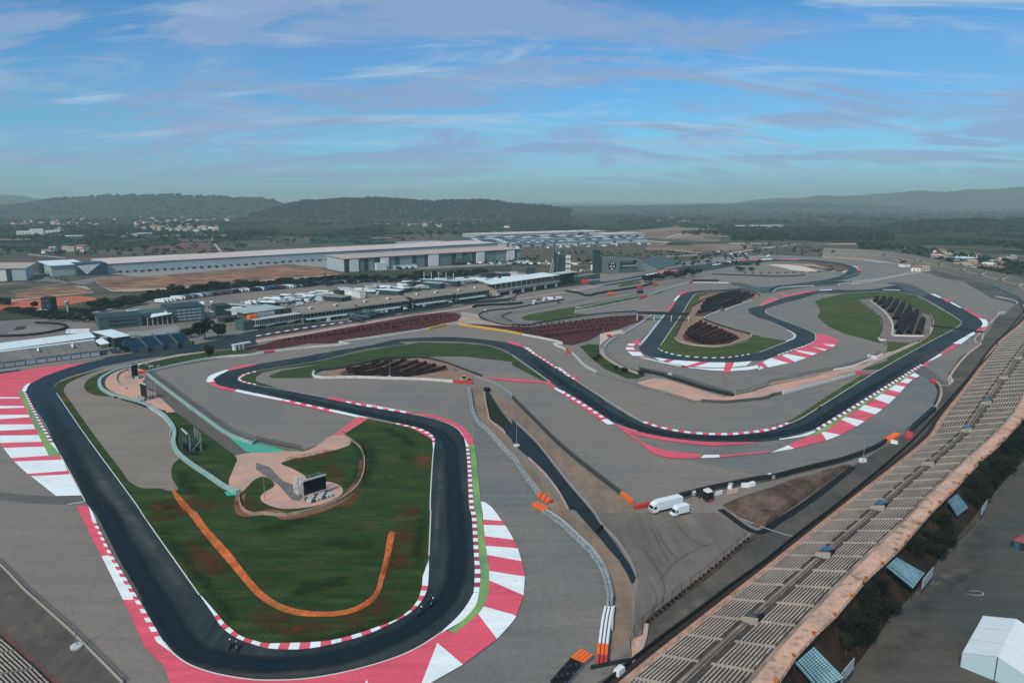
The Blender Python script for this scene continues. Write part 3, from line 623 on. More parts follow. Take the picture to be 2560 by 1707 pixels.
# landscaping round the karting-like service loop
strip('path', 'A3 1150,1185 800,1195 400,1255 200,1290 50,1275 A2 2250,1240 2240,1210 2352,1180 A3 200,1150 700,1050 1000,1000 1500,900 1750,840', 8, mat('loop_asphalt', (.16, .155, .14), .9, fine=.06), zn(), n=5)

# ------------------------------------------------------------ race track
Z[0] += .02
zt = zn()
sheet('race_track', edges('N 1500,706 1300,735 A2 2352,1078 1890,1122 1500,1185 1000,1262 500,1350 0,1432 B1 2352,5 1500,112 1250,150 900,215 700,275 560,325 505,362 492,400 520,450 750,790 1290,1530 C1 1300,10 1830,762 1970,960 2020,1040 2100,1112 2250,1190 C2 0,1225 100,1248 300,1262 500,1252 700,1212 1000,1130 1250,1020 1430,915 1520,820 1565,720 1582,640 1588,400 1606,0 B2 1600,1530 1620,1100 1640,920 1635,870 1600,820 1500,775 1250,720 940,657 500,560 250,507 0,455 B1 2180,415 1990,372 1962,335 1985,300 2100,247 2352,190 B2 0,185 400,120 700,65 1100,0 A2 1270,1432 1500,1412 1820,1407 2100,1430 2352,1465 B3 100,30 590,340 1200,722 1450,788 1800,828 2000,832 2150,820 2352,795 B4 180,735 310,680 500,560 970,270 1450,0 A4 1700,1338 1770,1295 1780,1265 1700,1210 1430,1052 1340,1018 1200,992 1000,982',
      'N 1500,684 1300,715 A2 2352,1040 2000,1075 1500,1130 850,1250 400,1290 0,1345 D5 1600,770 1200,840 700,900 160,985 B1 1000,125 800,172 600,222 400,290 285,365 240,430 280,530 400,700 550,1010 720,1290 835,1530 C1 860,0 1000,250 1100,450 1250,700 1350,920 1480,1185 1600,1305 1750,1405 2000,1487 2352,1538 C2 400,1532 700,1490 1000,1420 1300,1325 1500,1232 1720,1092 1900,920 1985,780 2008,650 2006,500 1990,200 1970,0 B2 1960,1530 1940,1150 1925,920 1905,840 1850,772 1700,700 1430,640 1000,562 650,495 300,430 0,380 B1 2352,372 2200,345 2188,325 2200,295 2352,252 B2 0,250 600,150 1000,52 1380,0 A2 1300,1450 1500,1443 1900,1450 B2 2120,5 2250,40 2352,95 B3 0,98 350,347 500,445 700,572 930,726 1150,800 1400,857 1700,898 2000,905 2352,888 B4 150,868 300,832 480,772 700,625 1000,442 1400,195 1690,5 A4 1850,1382 1955,1325 1972,1290 1940,1232 1760,1130 1500,1015 1350,955 1180,930', 5), TRK, zt)
sheet('race_track', edges('A4 1000,982 S 200,612 0,620 Q 1200,287 1000,302 870,322 720,362 600,402 400,452 200,512 110,547 80,578 100,612 160,642 300,700 520,780 700,850 800,905 820,950 790,1010 680,1070 500,1135 300,1205 0,1300 P 2150,1190 1800,1212 1400,1210 1050,1183 800,1138 650,1085 575,1000 600,950 960,510 1020,460 1190,218 1250,190 1430,160 1800,140 2200,110 A4 0,945 400,898 560,872 660,845 720,815 742,785 700,757 620,735 480,720 300,712 0,714 R 2100,300 1750,345 1440,395 900,460 600,510 0,600 N 1470,712',
      'A4 1180,930 S 500,576 130,572 0,578 Q 1060,262 870,272 650,307 400,372 270,407 0,502 P 2220,410 2180,440 2200,480 Q 0,680 100,712 300,792 450,862 520,902 540,940 500,982 400,1027 200,1102 0,1180 P 2200,1095 1900,1140 1600,1150 1300,1132 1100,1105 900,1045 855,1012 890,960 1190,520 1225,470 1350,265 1430,200 1750,166 2200,145 2352,120 A4 150,950 400,925 650,885 800,850 842,820 838,790 760,752 600,716 300,692 0,690 R 2100,248 1600,300 1100,345 700,425 440,480 0,545 N 1470,692', 5), TRK2, zn())
sheet('link_road', 'S 760,492 900,492 1000,502 1100,532 1280,628 1180,655 1100,625 960,575 940,545 880,515 800,505', mat('link_asphalt', (.07, .085, .085), .9, fine=.05), zn())
sheet('link_road', 'R 1690,560 1830,555 2000,600 2230,660 2130,700 1950,620 1750,590', mat('link_asphalt', (0, 0, 0)), zn())
sheet('race_track', 'A4 200,930 640,888 780,905 640,925 420,940 150,975 0,1010 A3 2352,1000 2200,985 2100,960 2352,950', mat('link_asphalt', (0, 0, 0)), zn())
# a darker newly laid piece and the rubbered line
sheet('fresh_asphalt', 'B1 240,430 285,365 420,285 600,222 800,175 1250,115 1500,95 1500,112 1250,150 900,215 700,275 560,325 505,362 492,400 520,450 740,780 480,812 400,700 280,530', mat('new_asphalt', (.009, .026, .038), .6, fine=.1, fscale=1.2), zn())

# ------------------------------------------------------------ painted run-off and kerbs
Z[0] += .01
zp = zn(); zq = zn(); zr = zn()
def painted(base, m, stripes, m2, name='painted_runoff', sm=0):
    o = sheet(name, base, m, zp, sm=sm)
    for s in stripes: sheet('painted_stripe', s, m2, zq, parent=o)
    return o
sheet('painted_runoff', 'B1 -500,380 0,275 400,215 800,170 600,228 400,300 280,365 205,430 165,435 450,1030 555,1030 570,1062 620,1165 645,1197 757,1391 515,1396 285,1215 130,1080 0,912 -120,760 -500,600', RED, zp)
for s in ('-300,480 0,488 180,490 180,500 0,502 -300,500', '-300,560 0,570 215,570 230,585 0,594 -300,600', '-300,670 0,652 265,650 275,672 0,692 -300,715', '-120,745 0,740 305,738 325,780 0,798 -60,800', '0,842 355,838 385,898 100,905 0,910', '30,955 405,943 450,1025 102,1048', '130,1080 575,1062 620,1165 252,1193', '285,1215 645,1197 757,1391 515,1396'):
    sheet('painted_stripe', 'B1 ' + s, WHT, zq)
sheet('green_strip', 'B1 165,435 207,432 340,700 480,930 555,1030 450,1030', GRN, zr)
sheet('painted_stripe', 'B1 205,430 215,400 240,375 285,355 255,395 240,435', WHT, zr)
sheet('painted_stripe', 'B1 475,925 503,925 556,1020', WHT, zr)
kerb('B1 232,432 360,680 503,925', 'B1 207,432 330,680 470,925', 37, (WHT, DRED))
painted('B1 705,1487 812,1487 850,1540 C1 870,60 1000,340 1250,770 1480,1180 1600,1300 1750,1402 2000,1484 2352,1537 C2 400,1532 700,1490 1000,1420 1300,1325 1500,1232 1720,1092 1830,1110 2040,938 2090,868 2142,627 2135,450 2090,200 2080,0 B2 2065,1445 2150,1480 C2 2200,0 2290,125 C3 0,220 55,335 90,450 118,580 110,760 40,955 C2 2210,1168 1900,1400 1600,1570 1200,1800 C1 1600,1800 1560,1568 1500,1400 1340,1260 1280,1130 1130,805 930,410 725,0', RED,
        ['C2 2080,0 B2 2066,1447 2105,1452 2160,1495 C2 2200,0 2257,82 2085,70', 'C2 2088,118 2290,125 C3 0,225 14,254 C2 2100,222', 'C2 2108,310 C3 0,328 55,335 88,450 C2 2120,393', 'C2 2136,540 C3 0,575 118,590 108,765 C2 2141,627', 'C2 2088,866 C3 0,938 40,957 0,1015 C2 2213,1166 2040,937', 'C2 1665,1200 1900,1400 1600,1570 1520,1570', 'C2 1022,1540 1040,1700 960,1620', 'C1 932,405 1020,395 1045,440 1222,790 1225,805 1130,805'], WHT)
kerb('C1 880,80 1000,335 1130,560 1290,830 1380,985 1500,1190', 'C1 848,80 950,300 1085,560 1230,800 1330,990 1440,1195', 33, (WHT, RED))
sheet('painted_stripe', 'C1 1440,1193 1502,1188 1600,1300 1560,1280', WHT, zr)
sheet('painted_stripe', 'B1 812,1487 850,1540 C1 885,78 845,78', WHT, zr)
sheet('green_strip', edges('B2 1950,926 1962,960 1990,1300 2010,1540 C2 2015,0 2045,400 2060,570 2052,700 2020,850 1900,990 1762,1090', 'B2 2010,930 2035,1150 2065,1445 2075,1530 C2 2090,200 2132,450 2141,630 2130,770 2080,870 2038,935 1830,1110', 5), GRN, zr)
kerb('B2 1927,930 1945,1150 1965,1530 C2 1972,0 1998,350 2008,560 1998,737', 'B2 1955,930 1978,1150 2008,1530 C2 2015,0 2045,400 2062,590 2048,737', 49, (WHT, DRED))
sheet('painted_stripe', edges('C2 1997,740 1950,830 1850,960 1700,1100', 'C2 2047,740 2020,850 1900,990 1710,1105', 5), WHT, zr)
sheet('painted_stripe', 'B2 1912,855 1950,928 1927,932', WHT, zr)
sheet('painted_runoff', edges('B2 1430,638 1600,650 1750,690 1890,755 1975,850 2005,928', 'B2 1430,645 1640,682 1800,748 1880,810 1925,880 1952,928', 5), RED, zr)
painted('B2 640,500 700,487 1020,550 1430,628 1430,645 1000,572', RED, ['B2 1018,553 1430,628 1425,643 1008,572'], WHT)
kerb('B2 780,527 1000,573 1430,645', 'B2 788,518 1008,562 1433,632', 13, (RED, WHT), z=.06)
painted('B2 0,455 250,508 700,610 1040,683 940,672 700,630 0,480', RED, ['B2 0,452 270,510 230,520 0,478', 'B2 735,608 940,655 1040,682 920,672 706,625'], WHT)
kerb('B2 270,512 500,562 735,612', 'B2 255,522 490,574 722,626', 9, (WHT, RED), z=.06)
sheet('painted_runoff', 'B2 940,668 1035,682 810,832 712,832', REDL, zr)
kerb('B2 1255,720 1500,775 1595,818 1638,862 1644,905', 'B2 1250,727 1480,787 1570,830 1612,870 1622,905', 15, (RED, WHT))
sheet('painted_runoff', edges('B2 1420,758 1500,785 1575,828 1612,868', 'B2 1420,765 1480,800 1560,842 1610,872', 4), RED, zr)
sheet('painted_stripe', 'B2 1622,905 1643,905 1630,1010', WHT, zr)
sheet('painted_stripe', 'C1 1835,765 1850,770 1920,850 2005,948 1972,962', WHT, zr)
kerb('C1 1970,962 2022,1042 2100,1112 2200,1172 2352,1222 C2 100,1250 300,1263 500,1252 700,1213 1000,1132 1250,1022 1430,917 1520,822 1570,722 1579,680', 'C1 2003,946 2060,1022 2130,1080 2220,1148 2352,1188 C2 80,1208 280,1206 480,1200 700,1180 900,1130 1110,1060 1290,990 1410,905 1480,820 1510,740 1524,680', 29, (RED, WHT))
sheet('painted_stripe', 'C2 1525,678 1579,678 1588,520 1586,440 1530,590', WHT, zr)
# left hairpin
sheet('painted_stripe', edges('B1 1962,345 1905,350 1900,325 1940,285 2080,235', 'B1 1990,345 1962,338 1970,318 2020,283 2105,243', 5), WHT, zr)
sheet('painted_runoff', 'B1 2085,233 2230,192 2352,180 2352,192 2105,245', REDL, zr)
sheet('painted_runoff', edges('B1 1905,350 1950,385 2060,420 2150,435', 'B1 1965,348 2000,375 2100,402 2180,420', 4), RED, zr)
sheet('painted_stripe', 'B1 2175,415 2352,455 2352,478 2150,435', WHT, zr)
kerb('B1 2352,250 2240,278 2188,312 2185,330 2240,355 2352,378', 'B1 2352,258 2260,285 2215,315 2212,330 2250,348 2352,370', 17, (WHT, RED))
# right corner
painted('B4 1395,292 1340,262 1100,422 830,602 670,692 475,798 185,930 30,998 240,962 540,886 665,836 815,758 985,648 1110,550 1215,447 1285,364 1330,328', RED,
        ['B4 1340,262 1395,292 1362,310 1300,295', 'B4 1265,312 1330,327 1285,363 1215,350', 'B4 1160,375 1260,393 1215,446 1105,418', 'B4 1045,457 1176,488 1110,549 970,503', 'B4 885,560 1052,600 985,647 830,602', 'B4 715,670 888,711 815,757 670,694', 'B4 475,798 667,835 540,885', 'B4 185,930 242,961 30,998'], WHT)
sheet('green_strip', 'B4 1345,258 1325,262 1000,458 700,643 500,772 430,815 310,858 440,838 530,800 700,675 1000,487 1340,268', GRN, zr)
kerb('B4 1400,187 1000,435 700,620 440,778', 'B4 1425,200 1020,452 722,640 465,795', 53, (WHT, DRED))
sheet('painted_stripe', edges('B4 430,795 300,838 100,872', 'B4 440,808 320,850 110,880', 4), WHT, zr)
for s, m in (('B4 1415,195 1475,160 1510,150 1500,157 1440,210', RED), ('B4 1470,158 1590,85 1597,103 1500,155', WHT), ('B4 1585,88 1720,0 A4 1760,1468 1765,1475 B4 1600,100', RED), ('A4 1700,1465 1850,1378 1905,1352 1905,1375 1765,1475', WHT), ('A4 1890,1352 1955,1320 1995,1312 1985,1330 1900,1372', RED), ('A4 1935,1234 2000,1245 2020,1270 2018,1300 1995,1314 1955,1318 1972,1290 1965,1262', WHT),
             ('A4 1770,1135 1820,1150 1960,1222 1990,1243 1935,1232', RED), ('A4 1645,1078 1690,1085 1785,1140 1765,1140', WHT), ('A4 1590,1045 1640,1055 1690,1088 1650,1088', RED), ('A4 1490,1012 1535,1012 1600,1047 1575,1047', WHT)):
    sheet('painted_stripe', s, m, zr)
# middle straight edges
for s, m in (('B3 -40,-10 100,30 80,5 -40,-35', RED), ('B3 95,22 150,35 220,88 225,105 195,95', WHT), ('B3 212,92 260,105 400,205 410,215 380,215', RED), ('B3 400,210 440,218 530,285 535,305 500,290', WHT), ('B3 525,288 560,290 615,335 590,345', RED)):
    sheet('painted_stripe', s, m, zr)
kerb('B3 100,32 350,190 590,342', 'B3 118,30 365,186 605,338', 27, (RED, WHT), z=.06)
painted('B2 2100,305 2352,318 B3 0,320 345,345 400,402 500,450 930,722 885,740 820,700 450,455 385,412 320,360 0,345 B2 2352,342 2120,318', RED, ['B3 392,400 400,402 480,440 445,447 388,412', 'B3 905,712 950,735 880,740 820,700 860,690'], WHT)
kerb('B3 470,432 700,572 905,710', 'B3 448,446 680,588 870,715', 17, (WHT, RED), z=.06)
sheet('painted_runoff', edges('B3 930,730 1150,802 1400,855 1700,893 2000,903 2235,900', 'B3 935,740 1080,815 1250,860 1500,900 1800,932 2050,925 2235,912', 4), RED, zq)
sheet('painted_runoff', edges('B3 950,735 1100,830 1230,918 1400,973 1750,1017', 'B3 945,742 1060,830 1180,910 1290,1000 1400,1038 1560,1052 1730,1048', 4), RED, zr)
sheet('painted_stripe', 'B3 1765,1019 1905,1017 1907,1042 1730,1048', WHT, zr)
sheet('painted_runoff', 'B3 1907,1020 2352,988 B4 0,990 30,995 0,998 B3 2352,998 2100,1022 1907,1042', RED, zr)
kerb('B3 1200,722 1300,757 1450,793 1600,818 1800,835 2000,838 2150,826 2352,800 B4 100,772 190,733', 'B3 1215,712 1320,747 1460,780 1600,803 1800,818 2000,820 2150,808 2352,780 B4 95,752 180,722', 29, (WHT, RED))
# upper hairpin
for s, m in (('460,910 582,873 600,935 560,970 520,940 440,925', RED), ('410,935 520,940 500,968 400,960', WHT), ('402,961 500,969 492,989 382,985', RED), ('376,988 492,991 512,1030 380,1024', WHT), ('380,1027 512,1032 585,1056 400,1046', RED), ('400,1049 590,1060 645,1120 480,1116', WHT), ('540,1132 640,1122 700,1150 580,1142', RED),
             ('575,1142 640,1140 860,1190 850,1200', WHT), ('800,1138 860,1145 1030,1170 950,1198 880,1185', WHT), ('1000,1170 1090,1176 980,1215 900,1200', RED), ('1095,1177 1600,1211 2000,1212 2235,1195 2150,1262 1900,1290 1500,1285 1250,1262 1000,1216', WHT), ('870,1192 1200,1262 1290,1275 1250,1285 1000,1238 850,1206', WHT), ('1200,1262 1300,1278 1260,1302 1180,1282', RED),
             ('1310,1280 1500,1297 1900,1302 2200,1275 2352,1240 2352,1292 2200,1322 1900,1342 1600,1326 1290,1290', WHT)):
    sheet('painted_stripe', 'P ' + s, m, zq)
for s in ('1475,1203 1612,1210 1385,1275 1270,1266', '1845,1211 1972,1211 1942,1285 1895,1370 1808,1355 1832,1285', '2300,1245 2352,1225 2352,1290'): sheet('painted_stripe', 'P ' + s, RED, zr)
sheet('painted_runoff', 'P 580,873 Q -2400,0' .split(' Q')[0] + ' 600,880 960,520 990,470 1000,472 612,960 590,960', DRED, zq)
kerb('P 960,515 800,715 640,920 590,962', 'P 940,508 780,700 620,895 568,950', 31, (CRM, TEALW))
sheet('green_strip', 'P 850,515 935,510 780,700 650,850 640,830 740,690', mat('faded_turquoise', (.13, .25, .22), .85, (.16, .2, .18), .2, 4, fine=.1), zq)
painted('Q 830,908 960,925 1140,990 1158,1030 1110,1078 1060,1110 980,1155 900,1175 840,1200 780,1225 690,1262 520,1322 420,1342 120,1402 60,1411 0,1350 0,1330 160,1268 270,1235 430,1185 600,1115 700,1075 800,1010 822,950', RED,
        ['Q 920,1060 1110,1070 1072,1102', 'Q 765,1100 985,1140 945,1157', 'Q 515,1145 842,1195 775,1226 560,1172', 'Q 320,1225 400,1205 685,1260 515,1322', 'Q 40,1325 160,1264 425,1340 120,1402', 'Q -20,1375 5,1380 60,1411 -20,1440'], WHT)
kerb('Q 820,945 800,1010 690,1068 500,1133 250,1220', 'Q 828,950 808,1015 700,1078 520,1143 270,1232', 27, (CRM, TEALW))
kerb('Q 420,858 500,900 528,940 500,985 400,1025', 'Q 400,862 470,902 495,940 470,975 380,1018', 19, (WHT, TEALW))
kerb('P 855,1012 900,1045 1100,1105 1300,1132 1600,1150 1900,1142 2200,1095', 'P 862,1008 905,1035 1105,1095 1300,1122 1600,1141 1900,1133 2200,1086', 27, (WHT, GRS2))
for s, m in (('P 975,470 1010,470 1110,310 1070,320', RED), ('P 1075,308 1110,308 1180,228 1140,232', WHT), ('P 1120,235 1180,228 1200,210 1300,175 1440,155 1440,145 1180,180', RED), ('Q 0,475 180,370 265,405 0,505', REDL), ('Q 260,330 370,375 700,300 880,270 700,275 400,335 300,320', REDL), ('Q 870,268 1060,258 1060,268 880,276', WHT), ('Q 1810,258 2060,265 2060,272 1810,265', WHT),
             ('A3 1215,835 1340,812 1340,822 1230,840', WHT), ('A3 1340,812 1340,795 1500,790 1540,795 1370,822', REDL), ('R 1460,325 1590,300 1570,318 1480,332', WHT), ('R 1570,292 1630,292 1680,308 1610,305', WHT), ('R 1640,278 1700,278 1760,292 1700,292', WHT), ('R 1740,268 1800,268 1830,276 1760,278', WHT), ('R 1820,250 1980,255 1990,268 1860,272 1800,262', REDL),
             ('R 1890,252 2000,250 1990,262 1900,266', WHT), ('R 1990,248 2110,250 2110,268 1980,268', REDL), ('R 2115,248 2250,245 2250,255 2115,262', WHT), ('A4 100,688 260,690 300,700 100,695', REDL), ('S 370,298 400,302 452,320 425,322', WHT), ('S 425,330 455,332 475,355 470,370 430,368', REDL), ('S 440,355 470,355 465,368 430,368', WHT), ('S 260,370 305,352 305,360 270,380', WHT), ('A3 0,1455 100,1480 60,1470 0,1465', REDL)):
    sheet('painted_stripe', s, m, zq)
# thin lines
LN = mat('line_paint', (.62, .66, .58), .8)
for s, w in (('B1 520,450 750,790 1290,1530 C1 1300,8 1830,762', .30), ('B1 556,1022 780,1440', .3), ('C1 1500,1190 1600,1304 1750,1404 2000,1486 2352,1540 C2 400,1533 700,1491 1000,1421 1300,1326 1500,1233 1715,1094', .32), ('C2 1606,0 B2 1602,1530 1620,1100 1632,960', .35), ('C2 1605,0 1588,400', .3),
             ('B2 0,380 300,430 650,495', .3), ('B1 2352,252 B2 0,250 600,150 1000,52 1380,0', .35), ('B2 940,657 1250,720', .35), ('B3 0,98 350,347', .4), ('B3 590,340 1200,722', .35), ('B3 930,728 1150,800', .3), ('B4 150,868 300,832 440,785', .3), ('B4 190,733 310,680 500,560 970,270 1450,0 A4 1700,1338 1770,1295', .35),
             ('A4 1780,1265 1700,1210 1430,1052 1340,1018 1200,992', .45), ('P 890,960 1190,520 1225,470 1350,265 1430,200 1750,166', .45), ('B2 1250,722 1430,645 1600,665 1750,710 1860,780 1912,860', .01), ('B2 1000,562 1430,643 1600,680 1750,725 1850,780 1910,855', .3),
             ('B2 0,185 400,120 700,65 1100,0', .3), ('Q 1000,302 870,322 720,362 600,402 400,452 200,512 110,547 80,578 100,612 160,642 300,700 520,780 700,850 800,905 820,950', .45), ('Q 0,1180 200,1100 400,1025', .4), ('Q 0,682 100,712 300,792 420,858', .4), ('Q 270,407 0,502', .4), ('Q 170,368 265,405', .5),
             ('B1 1500,112 1250,150 930,210', .35), ('B1 620,1475 785,1447', .5), ('A2 2352,1040 2200,1052', .4), ('A4 700,860 840,815', .5), ('S 920,480 1430,452', .5), ('R 1240,440 1160,440', .3), ('C3 2100,60 C4 10,160 250,232', .25)):
    strip('painted_line', s, w, LN, zr + .004)
for s in ('A2 1290,1197 1350,1188', 'A2 1800,1122 1900,1107', 'A2 2220,1050 2320,1040'): strip('painted_line', s, 1.0, WHT, zr + .004)
kerb('A2 0,1395 500,1312 880,1258', 'A2 0,1402 500,1319 880,1265', 21, (WHT, DRED))
# orange dirt tracks in the infield grass
sheet('dirt_track', edges('B1 1590,1330 1640,1380 1790,1540 C1 1800,0 1900,135 2100,355 2352,670 C2 150,800 350,885 600,915 800,900 950,850 1080,750 1130,600 1180,400 1210,215 1232,178', 'B1 1575,1340 1600,1400 1700,1540 C1 1710,0 1890,230 2100,475 2352,765 C2 150,870 350,945 600,962 800,948 960,900 1070,830 1135,740 1175,620 1222,450 1260,290 1278,185', 5), ORG, zn())

# worn strips: rubbered racing line, skid marks, mown and rusty ground
def worn_material(name, col, power, nscale=(.4, .4), lo=.2, hi=.8, rough=.8):
    m = bpy.data.materials.new(name); m.use_nodes = True; nt = m.node_tree; nt.nodes.clear(); N = nt.nodes.new; L = nt.links.new
    out = N('ShaderNodeOutputMaterial'); b = N('ShaderNodeBsdfPrincipled'); b.inputs['Base Color'].default_value = (*col, 1); b.inputs['Roughness'].default_value = rough; b.inputs['Specular IOR Level'].default_value = .2
    at = N('ShaderNodeAttribute'); at.attribute_name = 'fade'; geo = N('ShaderNodeNewGeometry'); nz = N('ShaderNodeTexNoise'); nz.inputs['Scale'].default_value = nscale[0]; nz.inputs['Detail'].default_value = 7; nz.inputs['Roughness'].default_value = .65; L(geo.outputs['Position'], nz.inputs['Vector'])
    mr = N('ShaderNodeMapRange'); mr.inputs[1].default_value = lo; mr.inputs[2].default_value = hi; L(nz.outputs[0], mr.inputs[0])
    a = N('ShaderNodeMath'); a.operation = 'MULTIPLY'; L(at.outputs['Fac'], a.inputs[0]); L(mr.outputs[0], a.inputs[1]); k = N('ShaderNodeMath'); k.operation = 'MULTIPLY'; k.use_clamp = True; L(a.outputs[0], k.inputs[0]); k.inputs[1].default_value = power
    L(k.outputs[0], b.inputs['Alpha']); L(b.outputs[0], out.inputs[0]); MATS[name] = m; return m
def worn(name, s, w, m, z, taper=True):
    pts = smooth(W(s), 8); n = len(pts); cols = 7; L_ = []; v = []; f = []; fd = []
    for j in range(cols):
        u = j / (cols - 1); A, B = rib(pts, .001, (u - .5) * w)
        for i, p in enumerate(A):
            v.append((p.x, p.y, z)); e = min(1, i / (n * .18), (n - 1 - i) / (n * .18)) if taper else 1; fd.append(max(0, e) * math.sin(math.pi * u) ** 1.3)
    for j in range(cols - 1):
        for i in range(n - 1): f.append((j * n + i, j * n + i + 1, (j + 1) * n + i + 1, (j + 1) * n + i))
    me = bpy.data.meshes.new(name); me.from_pydata(v, [], f); me.materials.append(m); me.attributes.new('fade', 'FLOAT', 'POINT').data.foreach_set('value', fd); me.update(); o = link(name, me); o['kind'] = 'structure'; return o
RUB = worn_material('rubber_marks', (.006, .014, .020), 1.3, (.25,), .1, .55); PAL = worn_material('pale_dusty_asphalt', (.070, .078, .072), 1.2, (.12,), .2, .7); SKD = worn_material('skid_marks', (.03, .03, .028), .5, (1.2,), .25, .8)
RST = worn_material('rusty_ground', (.095, .036, .010), 1.1, (.22,), .38, .68, 1); DKG = worn_material('dark_turf', (.012, .026, .007), .75, (.2,), .3, .6, 1); LTG = worn_material('light_turf', (.055, .080, .020), 1.0, (.3,), .35, .7, 1)
zw = zr - .0025
worn('rubber_line', 'B1 340,420 450,600 650,980 860,1400 C1 970,-20 1085,210 1215,440 1390,740 1530,960 1660,1150 1800,1290 2100,1370 C2 0,1400 400,1390 900,1290 1400,1080 1650,900 1800,700 1850,450 1830,0 B2 1800,1100 1790,950 1720,850 1600,780 1300,700 900,620 500,530 100,440 B1 2200,390', 6.5, RUB, zw)
worn('dusty_lane', 'B1 640,800 900,1200 1150,1544 C1 1250,120 1500,460 1700,760 1850,980', 5.5, PAL, zw - .0006)
worn('dusty_lane', 'C1 1600,1290 1850,1400 2200,1470 C2 100,1490 500,1470 900,1400 1300,1270 1600,1110', 3.0, PAL, zw - .0006)
worn('dusty_lane', 'C2 1640,500 1650,250 1665,0 B2 1690,1300 1690,1050', 3.0, PAL, zw - .0006)
worn('rubber_line', 'B3 60,60 350,270 600,450 900,650 1200,780 1600,850 2100,860 B4 0,840 350,770 700,560 1100,320 1450,100', 6, RUB, zw)
worn('dusty_lane', 'B4 500,700 900,460 1300,220 1600,30', 3, PAL, zw - .0006)
for s in ('C3 1290,90 1420,330 1560,470', 'C3 1180,300 1330,520 1400,700 1340,900', 'C3 1480,60 1650,260 1850,330', 'C3 1250,80 1370,330 1480,520', 'C3 1400,60 1640,350', 'C3 1300,700 1550,420 1950,240', 'B3 1940,250 1950,330 1985,395', 'C3 1240,600 1330,800 1240,1000'): worn('skid_mark', s, .9, SKD, Z[0] + .01)
for s, w in (('B1 1400,1440 1480,1500 1560,1560', 9), ('B1 1560,1420 1600,1500 1700,1600', 8), ('C1 1380,20 1500,60 1620,60', 9), ('C1 1750,230 1850,330 1950,520 2100,560', 9), ('B1 1700,1430 1950,1480 2100,1500', 9), ('C1 2150,600 2352,850', 9), ('C2 0,860 150,980 400,1060 700,1090', 9), ('C2 700,1040 900,1000 1080,900 1200,700', 8), ('C2 1180,600 1290,480 1340,300 1390,30', 8), ('C2 60,690 150,720', 7), ('C2 230,770 120,720', 6),
             ('B2 250,1080 500,1040 750,980', 12), ('B2 600,1100 720,1180 700,1230', 8), ('B1 2210,1420 2280,1500 2352,1540', 8), ('C2 50,450 250,470', 8), ('C2 820,210 980,230', 7), ('B2 1050,1080 1180,1110', 7), ('B2 990,1430 1090,1450', 6), ('B2 1320,1480 1400,1520 1420,1600', 8), ('B1 600,300 760,260 950,225', 3), ('B1 2000,1130 2130,1200', 6)): worn('rusty_patch', s, w, RST, Z[0] + .006)
for s, w in (('C1 1460,120 1760,500 2060,880 2180,1030', 4), ('B2 880,870 1000,950 1010,1150 900,1330', 9), ('C2 1480,560 1500,200 1540,0', 5), ('C2 200,1170 600,1170 1000,1080 1300,950', 4), ('B1 1680,1150 1700,1250 1800,1400', 6), ('C2 300,700 600,680 900,640', 10), ('C2 600,250 900,300 1100,260', 8), ('C2 0,180 300,100 600,30', 7), ('B2 1150,760 1350,850 1450,950', 6)): worn('dark_turf', s, w, DKG, Z[0] + .003)
for s, w in (('C2 100,550 500,470 900,400', 10), ('C2 400,330 700,200 1000,120', 8), ('B2 1100,1300 1350,1150 1450,950', 9), ('B2 1180,1240 1300,1260', 5), ('C2 500,800 800,700 1000,600', 7), ('C1 1990,330 2352,560', 5), ('B2 1050,850 1250,900 1400,1100', 7), ('C2 650,600 900,520', 6)): worn('light_turf', s, w, LTG, Z[0] + .004)

# ------------------------------------------------------------ great stands on the right
def cross(A, back):
    """for every front point the matching point straight behind it on the back line"""
    B = []
    for i, p in enumerate(A):
        a = A[max(0, i - 1)]; b = A[min(len(A) - 1, i + 1)]; d = (b - a); d.z = 0; d.normalize(); nr = Vector((d.y, -d.x, 0)); best = None
        for c, e in zip(back, back[1:]):
            s = e - c; den = nr.x * s.y - nr.y * s.x
            if abs(den) < 1e-9: continue
            w = c - p; t = (w.x * s.y - w.y * s.x) / den; u = (w.x * nr.y - w.y * nr.x) / den
            if 3 < t < 60 and -.02 <= u <= 1.02 and (best is None or t < best): best = t
        B.append(best)
    last = next((b for b in B if b), 20); out = []
    for p, t, i in zip(A, B, range(len(A))):
        if t is None: t = last
        last = t
        a = A[max(0, i - 1)]; b = A[min(len(A) - 1, i + 1)]; d = (b - a); d.z = 0; d.normalize(); out.append(Vector((p.x + d.y * t, p.y - d.x * t, p.z)))
    return out
